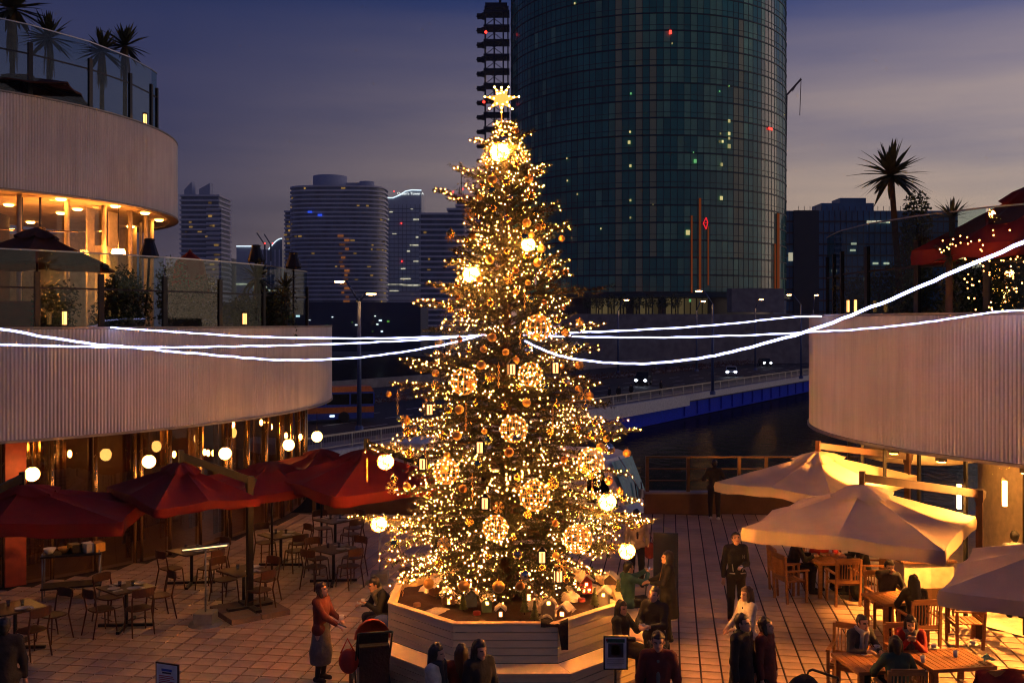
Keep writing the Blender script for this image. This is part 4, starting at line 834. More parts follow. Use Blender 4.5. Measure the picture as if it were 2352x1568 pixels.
# ---- toy village
glow('toy_window', (1.0, .45, .12), 9.0)
toyw = {'brown': pm('toy_brown', (.20, .10, .05), .7), 'red': pm('toy_red', (.45, .05, .03), .6), 'green': pm('toy_green', (.08, .16, .10), .6), 'grey': pm('toy_grey', (.30, .27, .22), .7), 'dark': pm('toy_dark', (.05, .03, .02), .7), 'blue': pm('toy_blue', (.06, .10, .16), .6)}
def toy_house(label, px, py, col, w, d, h_, rz, win, chimney=False):
    q = G(px, py, 1.02); t = thing('toy_house', label, 'toy house', (q.x, q.y, 1.0), rz, 'toy village in the planter')
    m = MB(); m.box((0, 0, h_ / 2), (w, d, h_)); m.add([(-w / 2, -d / 2, h_), (w / 2, -d / 2, h_), (0, -d / 2, h_ + w * .45), (-w / 2, d / 2, h_), (w / 2, d / 2, h_), (0, d / 2, h_ + w * .45)], [(0, 1, 2), (5, 4, 3)]); m.build('wall', toyw[col], t)
    m = MB(); o = .035
    for s in (-1, 1): m.bar((s * (w / 4 + o / 2), -d / 2 - o, h_ + w * .225 + .012), (s * (w / 4 + o / 2), d / 2 + o, h_ + w * .225 + .012), math.hypot(w / 2 + o, w * .45), .03, (s * -.45, 0, 1) if False else Vector((s * .67, 0, .745)))
    ro = m.build('roof', MT['snow'], t)
    if chimney: MB().box((w * .25, 0, h_ + w * .42), (.05, .05, .14)).build('chimney', toyw[col], ro)
    for (wx, wz, ws, hs) in win:
        m = MB(); m.box((wx, -d / 2 - .004, wz), (ws, .012, hs)); m.build('window', MT['toy_window'], t)
    return t
toy_house('grey toy house with snowy gable and round lit window at the front', 1258, 1412, 'grey', .20, .20, .22, .1, [(0, .24, .05, .05)])
toy_house('red toy house with three lit windows and a white roof near the tree', 1342, 1358, 'red', .22, .18, .22, .35, [(-.05, .06, .04, .05), (.05, .06, .04, .05), (0, .17, .045, .045)], True)
toy_house('grey toy birdhouse with a round lit hole near the planter corner beside the visitors', 1388, 1388, 'grey', .17, .15, .22, -.3, [(0, .2, .045, .05)])
toy_house('brown toy hut with a low lit door and white roof near the seated man', 1029, 1382, 'brown', .20, .20, .13, .2, [(0, .06, .04, .09)])
toy_house('dark green toy birdhouse with a bright round hole', 1118, 1400, 'green', .16, .14, .18, .1, [(0, .15, .05, .05)])
toy_house('dark toy cabin with a lit cross window low at the front', 1150, 1416, 'dark', .12, .12, .14, 0, [(0, .08, .045, .07)])
toy_house('brown toy house with a tall lit door below the middle branches', 1213, 1375, 'brown', .18, .16, .24, .15, [(0, .07, .05, .10), (0, .24, .04, .04)])
toy_house('toy house with a big snowy slab roof and round lit hole', 1296, 1420, 'brown', .18, .20, .16, -.4, [(0, .12, .06, .06)])
toy_house('pale green toy greenhouse between two snow drifts', 1080, 1388, 'blue', .20, .16, .20, .2, [])
toy_house('brown toy house with a wide snowy roof near the planter corner by the cafe tables', 1005, 1362, 'brown', .24, .2, .16, .6, [(.06, .1, .03, .08)])
toy_house('small dark toy barn at the far corner of the planter', 1402, 1352, 'dark', .2, .18, .2, -.2, [])
for k, (px, py) in enumerate(((1205, 1408), (1228, 1425), (1366, 1392), (1064, 1402), (1420, 1372), (1360, 1340))):
    q = G(px, py, 1.0); m = MB(); t = thing('toy_tree', 'tiny dark toy fir tree in the planter village, ' + ('beside the gabled grey house', 'in front of the gabled grey house', 'beside the grey birdhouse', 'beside the pale greenhouse', 'in the corner by the visitors', 'behind the red house')[k], 'toy tree', (q.x, q.y, .98), 0, 'toy fir trees in the planter')
    MB().tube([(0, 0, 0), (0, 0, .1)], .012, 5).build('trunk', MT['soil'], t)
    for j in range(5): m.lathe([(.085 - j * .015, .06 + j * .05), (.02, .13 + j * .05)], 9)
    m.build('crown', MT['hedge'], t)
for k, (px, py) in enumerate(((958, 1389), (1095, 1408), (1107, 1430), (1336, 1378))):
    q = G(px, py, 1.0); tag(MB().lathe([(0, .05), (.06, .05), (.065, .0)], 12).build('log_slice', toyw['red'] if k % 2 else toyw['brown'], None, (q.x, q.y, .985)), 'round cut log slice lying on the planter soil ' + ('near the left corner', 'by the pale greenhouse', 'at the front edge', 'beside the red house')[k], 'log slice', 'log slices in the planter')
# dark scarf hanging over the rim
pm('black_cloth', (.008, .008, .009), .9, var=.3, bump=.6); q = G(1275, 1432, 1.11); m = MB(); v = []
for i in range(9):
    for j in range(9):
        s, t_ = i / 8, j / 8; x = -.22 + .42 * s; z = 1.135 + .05 * math.sin(s * 7 + t_ * 3) * (1 - t_) + (0 if t_ < .4 else -(t_ - .4) * (.7 if s > .72 else .12)); y = CY - AP + .10 - .14 * t_ - .02 * math.sin(s * 9)
        if t_ > .4: y = CY - AP - .035 - .015 * math.sin(s * 12)
        v.append((q.x + x, y, z))
m.smooth = True; m.add(v, [(i * 9 + j, i * 9 + j + 1, (i + 1) * 9 + j + 1, (i + 1) * 9 + j) for i in range(8) for j in range(8)]); tag(m.build('black_scarf', MT['black_cloth']), 'black scarf draped over the front rim of the planter', 'scarf')

# ================================================================== CHRISTMAS TREE
RG = np.random.default_rng(11)
PROF = [(1.05, .9), (1.35, 1.3), (1.7, 2.15), (2.3, 2.32), (3.0, 2.02), (3.75, 1.86), (4.5, 1.55), (5.25, 1.28), (6.0, 1.02), (6.75, .82), (7.5, .66), (8.24, .45), (8.8, .20), (9.3, .09)]
def rad(z): return float(np.interp(z, [p[0] for p in PROF], [p[1] for p in PROF]))
pm('needle', (.040, .046, .013), .65, var=.35, scale=14, rnd=.25); pm('bark', (.10, .055, .03), .9, var=.3, bump=.6)
tree = thing('christmas_tree', 'tall lit Christmas fir tree standing in the octagonal planter', 'tree', (CX, CY, 1.0))
tk = MB(); tk.tube([(0, 0, -.15), (0, 0, 2), (.02, 0, 5), (0, 0, 8.1)], [.15, .12, .07, .015], 10)
branches = []
def branch(z0, az, ln, rise, droop):
    n = 7; pts = []
    for i in range(n):
        t = i / (n - 1); r_ = ln * t; pts.append((r_ * math.cos(az + .12 * t * math.sin(z0 * 7)), r_ * math.sin(az + .12 * t * math.sin(z0 * 7)), z0 + rise * t * ln - droop * ln * t * t))
    return np.array(pts)
z = 1.30; az0 = 0.0
while z < 9.05:
    nb = 1
    az0 += 2.399963; ln = rad(z) * RG.uniform(.70, 1.06); rise = .15 + .75 * max(0, (z - 4) / 5) ; droop = .22 * max(0, (6.5 - z) / 6) + .05
    branches.append(branch(z, az0 + RG.uniform(-.3, .3), ln, rise, droop)); z += .027 if z < 7 else .025
for px, py, y0 in ((1048, 384, 17.0), (1255, 380, 17.0), (1090, 318, 17.1), (1222, 302, 17.1), (1280, 468, 17.0), (1312, 520, 17.4), (1012, 440, 17.3), (965, 690, 17.0), (905, 880, 16.7), (1465, 988, 17.0), (1420, 970, 16.6), (850, 1028, 16.6), (812, 1185, 16.4), (1495, 1200, 16.6), (1390, 660, 18.0), (1375, 745, 16.8), (1360, 800, 16.6), (1360, 1065, 16.0), (885, 1210, 16.0), (930, 825, 17.2), (1440, 1250, 16.2), (890, 1290, 16.4), (1030, 600, 16.8), (995, 655, 16.8), (1300, 625, 16.7)):
    q = P(px, py, y0); dx, dy = q.x - CX, q.y - CY; ln = math.hypot(dx, dy) or .1; zt_ = q.z; rise = .45 if py < 500 else .12; z0 = zt_ - rise * ln + .0
    pts = branch(z0, math.atan2(dy, dx), ln, rise, 0); pts[-1] = (dx, dy, zt_); branches.append(pts)
NV = []; bulbs = []; wires = MB()
def needles(p0, p1, n, ln, wd):
    ax = p1 - p0; L_ = np.linalg.norm(ax); ax = ax / (L_ + 1e-9); t = RG.uniform(0, 1, n)[:, None]; base = p0 + (p1 - p0) * t
    d = RG.normal(size=(n, 3)); d -= (d @ ax)[:, None] * ax; d[:, 2] *= .7; d /= np.linalg.norm(d, axis=1)[:, None] + 1e-9
    d = d * .8 + ax * .62; tip = base + d * (ln * RG.uniform(.7, 1.2, n))[:, None]; w = np.cross(d, RG.normal(size=(n, 3))); w /= np.linalg.norm(w, axis=1)[:, None] + 1e-9; w *= wd
    NV.append(np.stack([base - w, base + w, tip], 1))
for pts in branches:
    lit = RG.choice([.35, .9, 1.3, 1.8])
    ln = np.linalg.norm(pts[-1] - pts[0]); tk.tube([tuple(p - (0, 0, 1.0)) for p in pts], [max(.004, .012 * ln * (1 - i / 6.5) + .004) for i in range(7)], 4, cap=False)
    seg = lambda t: pts[min(int(t * 6), 5)] + (pts[min(int(t * 6) + 1, 6)] - pts[min(int(t * 6), 5)]) * (t * 6 - min(int(t * 6), 5))
    ntw = int(5 + ln * 11); dirb = pts[-1] - pts[-3]; dirb /= np.linalg.norm(dirb)
    for k in range(6): needles(pts[k], pts[k + 1], int(6 + 22 * ln), .058, .0062)
    for k in range(ntw):
        t = .16 + .84 * (k + RG.uniform(0, .8)) / ntw; t = min(t, .999); p0 = seg(t); side = 1 if k % 2 else -1
        hz = np.array([-dirb[1], dirb[0], 0]); hz /= np.linalg.norm(hz) + 1e-9
        d = dirb * RG.uniform(.5, .9) + hz * side * RG.uniform(.5, .9) + np.array([0, 0, RG.uniform(-.35, .25)]); d /= np.linalg.norm(d)
        tl = (.10 + .42 * (1 - t) * min(ln, 1.2) + .1) * RG.uniform(.7, 1.2) * min(1, .45 + ln * .5); p1 = p0 + d * tl
        needles(p0, p1, int(10 + 75 * tl), .060, .0062)
        if tl > .28:
            for s2 in (.45, .7):
                pm_ = p0 + (p1 - p0) * s2; d2 = d + hz * RG.uniform(-.7, .7) + np.array([0, 0, RG.uniform(-.4, .3)]); d2 /= np.linalg.norm(d2); needles(pm_, pm_ + d2 * tl * .45, 16, .055, .0062)
        zz = p0[2]; dens = 1.0 if zz < 2.4 else (.62 if zz < 4 else .48)
        if t > .35 and RG.random() < dens * lit: bulbs.append(p1 * .85 + p0 * .15 + RG.normal(size=3) * .02)
        if t > .6 and RG.random() < dens * lit * .9: bulbs.append(p0 + np.array([0, 0, .03]) + RG.normal(size=3) * .02)
    wires.tube([tuple(p + np.array([0, 0, .02])) for p in pts], .0035, 3, cap=False)
NVa = np.concatenate(NV).reshape(-1, 3); NVa[:, 2] -= 1.0; nt_ = len(NVa) // 3
me = bpy.data.meshes.new('crown'); me.vertices.add(len(NVa)); me.vertices.foreach_set('co', NVa.ravel()); me.loops.add(nt_ * 3); me.loops.foreach_set('vertex_index', np.arange(nt_ * 3)); me.polygons.add(nt_); me.polygons.foreach_set('loop_start', np.arange(nt_) * 3); me.update(calc_edges=True); me.materials.append(MT['needle'])
inst(me, 'crown', tree); tk.build('trunk', MT['bark'], tree)
print('needles', nt_, 'branches', len(branches), 'bulbs', len(bulbs))

# ---- string lights: one long string; each visible bulb is a part, the rest one mass
glow('bulb_glow', (1.0, .32, .045), 225.0, .8)
ls = tag(wires.build('string_light', MT['dark_metal'], None, (CX, CY, 0)), 'strings of tiny warm bulbs wound through the Christmas tree branches', 'string lights')
bm_ = MB(); bm_.lathe([(0, .009), (.0042, .005), (.0056, 0), (.004, -.005), (0, -.008)], 6); bulb_me = bm_.mesh('bulb', MT['bulb_glow'])
B = np.array(bulbs); order = np.argsort(B[:, 1] + .0 * B[:, 2]); nearb = set(order[:300].tolist()); rest = MB()
for i, b in enumerate(B):
    if i in nearb: inst(bulb_me, 'bulb', ls, tuple(b), sc=1.15)
    else: rest.M = Matrix.Translation(tuple(b)) @ Matrix.Scale(RG.uniform(.65, 1.3), 4); rest.add(bm_.v, bm_.f)
stuff(rest.build('bulbs_beyond', MT['bulb_glow'], ls))

# ---- ornaments
def tree_pt(px, py, k=1.0):
    Y = CY - 1.2
    for _ in range(6):
        q = P(px, py, Y); r_ = rad(q.z) * k; dx = q.x - CX; Y = CY - math.sqrt(max(r_ * r_ - dx * dx, .0)) if abs(dx) < r_ else CY
    return P(px, py, Y - .05)
pm('gold_matte', (.75, .42, .10), .38, .7, .1, 20); pm('gold_shiny', (.85, .52, .14), .12, 1.0, .05); pm('silver_green', (.25, .34, .22), .15, .9, .1); pm('mirror', (.85, .75, .55), .06, 1.0, .02); pm('gold_sequin', (.80, .50, .12), .25, .9, .4, 60, 1.0); pm('bronze', (.35, .16, .05), .3, .8)
capm = MB().lathe([(.014, .062), (.016, .074), (.008, .078), (.003, .10)], 8).mesh('cap', MT['gold_shiny'])
bt = {
 'ribbed': (MB().sphere((0, 0, 0), .065, 36, 10, ribs=18, amp=.05).mesh('ball', MT['gold_matte']), 'ribbed matte gold bauble hanging on the Christmas tree'),
 'shiny': (MB().sphere((0, 0, 0), .062, 18, 12).mesh('ball', MT['gold_shiny']), 'smooth shiny gold bauble hanging on the Christmas tree'),
 'green': (MB().sphere((0, 0, 0), .062, 18, 12).mesh('ball', MT['silver_green']), 'smooth grey green bauble hanging on the Christmas tree'),
 'sequin': (MB().sphere((0, 0, 0), .068, 18, 12).mesh('ball', MT['gold_sequin']), 'glittering gold sequin bauble hanging on the Christmas tree'),
 'bronze': (MB().sphere((0, 0, 0), .064, 18, 12).mesh('ball', MT['bronze']), 'brown bronze bauble hanging on the Christmas tree')}
mm = MB(); mm.sphere((0, 0, 0), .072, 18, 11); mm.sm = [False] * len(mm.f); bt['mirror'] = (mm.mesh('ball', MT['mirror']), 'mirror tiled disco ball bauble hanging on the Christmas tree')
taken = []
def where(p):
    hz = (p.z - 1.5) / 7.4; u = (p.x - CX) / max(.2, rad(p.z))
    return ('just under the star' if hz > .86 else 'high in the tree' if hz > .66 else 'above the light ropes' if hz > .53 else 'below the light ropes' if hz > .38 else 'in the lower tree' if hz > .16 else 'just above the planter') + ', ' + ('at the cafe edge' if u < -.7 else 'towards the cafe' if u < -.28 else 'facing the camera' if u < .28 else 'towards the cream parasols' if u < .7 else 'at the parasol edge')
def bauble(kind, p, sc=1.0):
    me_, lab = bt[kind]; lab = '%s %s, %s' % ('small' if sc < .8 else 'large' if sc > 1.05 else 'middling', lab.replace(' hanging on the Christmas tree', ''), where(p)); o = tag(inst(me_, 'bauble', None, p, R.uniform(0, 6), sc), lab, 'bauble', kind + ' baubles on the tree'); inst(capm, 'cap', o); taken.append((p, .1))
for kind, px, py, s in (('ribbed', 1440, 1040, 1.05), ('mirror', 1398, 1030, 1.3), ('ribbed', 1332, 740, 1.05), ('ribbed', 1330, 838, 1.1), ('ribbed', 1131, 412, 1.2), ('shiny', 1163, 418, 1.1), ('green', 1130, 438, 1.1), ('shiny', 1035, 536, 1.15), ('ribbed', 1290, 548, .85), ('ribbed', 1299, 625, .9), ('ribbed', 1210, 512, 1.1), ('green', 1205, 545, 1.1), ('ribbed', 1125, 597, 1.1), ('ribbed', 1100, 640, .9), ('mirror', 1155, 322, 1.2), ('sequin', 1270, 1110, 1.4), ('ribbed', 1105, 838, 1.1), ('sequin', 1126, 865, 1.3), ('ribbed', 1055, 940, 1.1), ('shiny', 1030, 940, 1.1), ('mirror', 1185, 1005, 1.3), ('green', 1097, 1065, 1.1), ('ribbed', 1050, 1000, 1.1), ('bronze', 1195, 1345, 1.1), ('ribbed', 1130, 775, 1.1), ('shiny', 1325, 800, 1.2), ('ribbed', 1380, 1027, 1.1), ('mirror', 1205, 1320, 1.2), ('ribbed', 985, 1340, 1.3), ('ribbed', 1065, 1345, 1.3), ('ribbed', 1145, 1347, 1.4), ('shiny', 1300, 1330, 1), ('sequin', 935, 990, 1.1), ('ribbed', 893, 905, .8), ('green', 918, 962, .8), ('shiny', 1470, 1205, .9), ('ribbed', 935, 965, .9), ('shiny', 1240, 395, .8), ('bronze', 1185, 300, .9)):
    bauble(kind, tree_pt(px, py), s)
kinds = ['ribbed', 'shiny', 'green', 'sequin', 'mirror', 'bronze']; nb_ = 0
while nb_ < 135:
    zz = R.uniform(1.9, 8.8) if R.random() < .7 else R.uniform(3.5, 8.5); a = R.uniform(PI * 1.02, PI * 1.98); r_ = rad(zz) * R.uniform(.80, .99)
    p = Vector((CX + r_ * math.cos(a), CY + r_ * math.sin(a), zz))
    if any((p - t[0]).length < t[1] + .12 for t in taken): continue
    bauble(R.choices(kinds, (5, 4, 2, 4, 2, 2))[0], p, R.uniform(.65, 1.15)); nb_ += 1
# snowflakes, chains, icicles
m = MB()
for k in range(6):
    a = k * PI / 3; d = Vector((math.cos(a), 0, math.sin(a))); m.bar((0, 0, 0), d * .085, .008, .014, (0, 1, 0))
    for s in (.45, .75):
        for sg in (-1, 1): e = Vector((math.cos(a + sg * .9), 0, math.sin(a + sg * .9))); m.bar(d * .085 * s, d * .085 * s + e * .03, .007, .010, (0, 1, 0))
fl_me = m.mesh('snowflake', MT['gold_matte'])
for px, py in ((1075, 492), (1033, 547), (1040, 790), (930, 965), (900, 1120), (985, 928), (1170, 640), (1190, 1120), (1260, 620), (1080, 700), (1145, 1165), (1290, 1300), (1020, 1250), (1340, 905)):
    q = tree_pt(px, py, 1.03); tag(inst(fl_me, 'snowflake', None, q, R.uniform(-.5, .5), R.uniform(.9, 1.3)), 'six-pointed gold snowflake ornament ' + where(q), 'ornament', 'snowflakes on the tree')
m = MB()
for k in range(9):
    z_ = -.045 * k; pts = [(.014 * math.cos(a), 0, z_ + .026 * math.sin(a)) if k % 2 else (0, .014 * math.cos(a), z_ + .026 * math.sin(a)) for a in np.linspace(0, 2 * PI, 9)]; m.tube(pts, .004, 4, cap=False)
ch_me = m.mesh('chain', MT['gold_matte'])
for px, py in ((913, 900), (843, 1055), (1070, 930), (1195, 745), (1145, 835), (1270, 940), (1360, 1090), (925, 1330), (1085, 1090), (1205, 660)):
    q = tree_pt(px, py, 1.03); tag(inst(ch_me, 'chain', None, q), 'gold link chain hanging from a branch ' + where(q), 'ornament', 'gold chains on the tree')
ic = MB().lathe([(0, .14), (.022, .03), (.026, 0), (.012, -.10), (0, -.17)], 8, sm=False).mesh('icicle', MT['mirror'])
for px, py in ((976, 1035), (1230, 640), (1330, 1195), (1240, 1020), (1160, 505), (1020, 800)):
    q = tree_pt(px, py, 1.03); tag(inst(ic, 'icicle', None, q), 'faceted silver icicle drop on the tree ' + where(q), 'ornament', 'icicle drops on the tree')
# glowing balls
patchy('ball_glow', (1.0, .35, .06), 1500.0, 11.0); gbm = MB(); gbm.sphere((0, 0, 0), .13, 20, 14)
for i, v in enumerate(gbm.v): gbm.v[i] = tuple(Vector(v) * R.uniform(.92, 1.06))
gball = gbm.mesh('glowing_core', MT['ball_glow']); wr = MB()
for k in range(9):
    a = k * PI / 9; wr.tube([(.148 * math.cos(t) * math.cos(a), .148 * math.cos(t) * math.sin(a), .148 * math.sin(t)) for t in np.linspace(0, 2 * PI, 17)], .008, 4, cap=False)
wrm = wr.mesh('wire_cage', MT['gold_shiny'])
for px, py, s, lab in ((1147, 350, 1.15, 'topmost on the tree, just under the star'), (1082, 630, .95, 'in the upper half of the tree'), (885, 1060, .95, 'in front of the far red parasol'), (870, 1203, .9, 'lowest on the cafe table side of the tree'), (1395, 1152, .95, 'on the tree side facing the cream parasols'), (1440, 1265, .9, 'lowest one above the people beside the planter'), (1213, 562, .8, 'half buried in the upper branches')):
    t = thing('ball_lamp', 'bright yellow glowing ball lamp ' + lab, 'lamp', tree_pt(px, py, 1.0), 0, 'glowing balls on the tree'); t.scale = (s, s, s); inst(gball, 'glowing_core', t); inst(wrm, 'wire_cage', t)
# wire light spheres
glow('wire_glow', (1.0, .36, .06), .7); wsm = MB(); bsm = MB()  # wire emits faintly: the bulbs' light on it is painted in
for k in range(7):
    a = k * PI / 7; wsm.tube([(.21 * math.cos(t) * math.cos(a), .21 * math.cos(t) * math.sin(a), .21 * math.sin(t)) for t in np.linspace(0, 2 * PI, 21)], .006, 4, cap=False)
for la in (-.6, 0, .6): wsm.tube([(.21 * math.cos(la) * math.cos(t), .21 * math.cos(la) * math.sin(t), .21 * math.sin(la)) for t in np.linspace(0, 2 * PI, 21)], .006, 4, cap=False)
for k in range(30):
    th = math.acos(1 - 2 * (k + .5) / 30); a = k * 2.4; bsm.sphere((.215 * math.sin(th) * math.cos(a), .215 * math.sin(th) * math.sin(a), .215 * math.cos(th)), .009, 6, 4)
wme = wsm.mesh('wire_frame', MT['wire_glow']); bme = bsm.mesh('bulbs', MT['bulb_glow'])
for px, py, s, lab in ((1236, 752, 1.0, 'highest, beside the white light ropes'), (1218, 860, .9, 'beside the lanterns in the middle of the tree'), (1065, 876, 1.0, 'on the cafe table side of the middle'), (1180, 985, 1.0, 'in the centre below the middle'), (1357, 1058, 1.0, 'beside the boat windscreen'), (1228, 1138, 1.1, 'largest, in the centre of the lower half'), (1327, 1237, 1.05, 'lowest, towards the standing visitors'), (1025, 1082, .95, 'beside the hanging lantern on the cafe table side'), (1138, 1212, .9, 'half hidden deep in the lower branches')):
    t = thing('light_sphere', 'openwork wire sphere of warm lights, ' + lab, 'light sphere', tree_pt(px, py, .97), R.uniform(0, 3), 'wire light spheres on the tree'); t.scale = (s, s, s); inst(wme, 'wire_frame', t); stuff(inst(bme, 'bulbs', t))
# lanterns
glow('lantern_glow', (1.0, .46, .13), 3.2)
lf = MB()
for x in (-.055, .055):
    for y in (-.055, .055): lf.box((x, y, 0), (.022, .022, .17))
lf.box((0, 0, -.088), (.14, .14, .014)); lf.lathe([(.10, .085), (.03, .135), (.03, .15), (0, .155)], 4, a0=PI / 4, sm=False); lf.bar((0, -.0565, -.07), (0, -.0565, .07), .014, .01); lfm = lf.mesh('lantern_frame', MT['dark_metal'])
lgm = MB().box((0, 0, 0), (.098, .098, .15)).mesh('lantern_glass', MT['lantern_glow'])
for px, py, lab in ((1175, 848, 'beside the middle wire sphere'), (1277, 845, 'out on the parasol side of the middle'), (985, 940, 'under a gold snowflake near the outer branches'), (972, 1065, 'below the silver icicle'), (1103, 1027, 'beside the green bauble'), (1115, 1155, 'in the centre of the lower half'), (1245, 1278, 'low near the front'), (1282, 1322, 'lowest, just above the toy village')):
    t = thing('hanging_lantern', 'small lit black lantern in the tree, ' + lab, 'lantern', tree_pt(px, py, 1.0), R.uniform(-.4, .4), 'lanterns in the tree'); inst(lfm, 'lantern_frame', t); inst(lgm, 'lantern_glass', t)
# star topper
glow('star_glow', (1.0, .42, .08), 1.6); q = P(1152, 228, CY); star = thing('star_topper', 'glowing many-pointed star on top of the Christmas tree', 'star', (q.x, q.y, q.z))
m = MB(); sb = MB(); base = .085
for an, ln in ((8, .30), (60, .24), (90, .20), (120, .24), (172, .29), (218, .26), (270, .22), (318, .25)):
    a = D(an); d = Vector((math.cos(a), 0, math.sin(a))); u = Vector((-d.z, 0, d.x)) * base * .75; w = Vector((0, .06, 0)); c = d * base * .6
    m.add([c + u, c + w, c - u, c - w, d * ln], [(0, 1, 4), (1, 2, 4), (2, 3, 4), (3, 0, 4)]); sb.sphere(d * ln, .014, 6, 4); sb.sphere(d * ln * .7 - Vector((0, .03, 0)), .012, 6, 4); sb.sphere(d * ln * .45 - Vector((0, .05, 0)) + u * .3, .012, 6, 4)
m.sphere((0, 0, 0), .095, 10, 6, (1, .7, 1)); m.build('star_body', MT['star_glow'], star); stuff(sb.build('bulbs', MT['bulb_glow'], star)); MB().tube([(0, 0, -.2), (0, 0, -.6)], .012, 6).build('star_stem', MT['gold_matte'], star)

# ================================================================== WHITE LIGHT ROPES
glow('rope_light', (.46, .50, 1.0), 8.0)
def rope(label, pts, Y0, Y1, r=.016):
    n = len(pts); W_ = []; K = 7
    for i in range(n - 1):
        for k in range(K):
            t = k / K; p0, p1, p2, p3 = pts[max(i - 1, 0)], pts[i], pts[i + 1], pts[min(i + 2, n - 1)]
            c = [.5 * ((2 * p1[j]) + (-p0[j] + p2[j]) * t + (2 * p0[j] - 5 * p1[j] + 4 * p2[j] - p3[j]) * t * t + (-p0[j] + 3 * p1[j] - 3 * p2[j] + p3[j]) * t ** 3) for j in (0, 1)]
            W_.append(c)
    W_.append(pts[-1]); L_ = len(W_); P3 = []
    for i, (x, y) in enumerate(W_):
        Yi = 1 / (1 / Y0 + (1 / Y1 - 1 / Y0) * (x - W_[0][0]) / (W_[-1][0] - W_[0][0])); q = P(x, y, Yi); q.z += R.uniform(-.006, .006); P3.append(q)
    m = MB(); m.tube(P3, r, 6); tag(m.build('light_rope', MT['rope_light']), label, 'light rope', 'white light ropes strung to the tree')
x, y, a = hit(255, LC, LR + .06)
rope('highest white light rope from the left building coping to the tree', [(255, 752), (400, 762), (560, 772), (760, 777), (950, 775), (1092, 771)], y, 16.9)
rope('white light rope running almost level across the left building wall to the tree', [(-160, 789), (0, 791), (200, 796), (400, 797), (640, 793), (850, 786), (1000, 778), (1120, 768)], 12.5, 16.9, .013)
rope('white light rope sagging lowest across the left building wall to the tree', [(-200, 715), (0, 755), (200, 788), (330, 800), (450, 812), (600, 824), (700, 827), (850, 818), (1000, 795), (1110, 768)], 9.0, 16.9, .012)
x, y, a = hit(1890, RC, RR + .06)
rope('white light rope ending at the corner of the right building coping', [(1215, 765), (1330, 763), (1500, 756), (1650, 746), (1760, 734), (1840, 727), (1886, 726)], 16.9, y)
x, y, a = hit(2380, RC, RR + .06)
rope('white light rope running almost level to the right building and along its coping', [(1200, 768), (1330, 773), (1500, 775), (1700, 770), (1850, 763), (2000, 754), (2150, 737), (2280, 717), (2400, 712)], 16.9, y, .014)
rope('thick white light rope sagging low then rising steeply past the right building terrace', [(1205, 783), (1260, 808), (1320, 824), (1440, 835), (1560, 828), (1680, 808), (1850, 762), (2000, 706), (2170, 634), (2352, 556), (2500, 492)], 16.9, 7.0, .014)
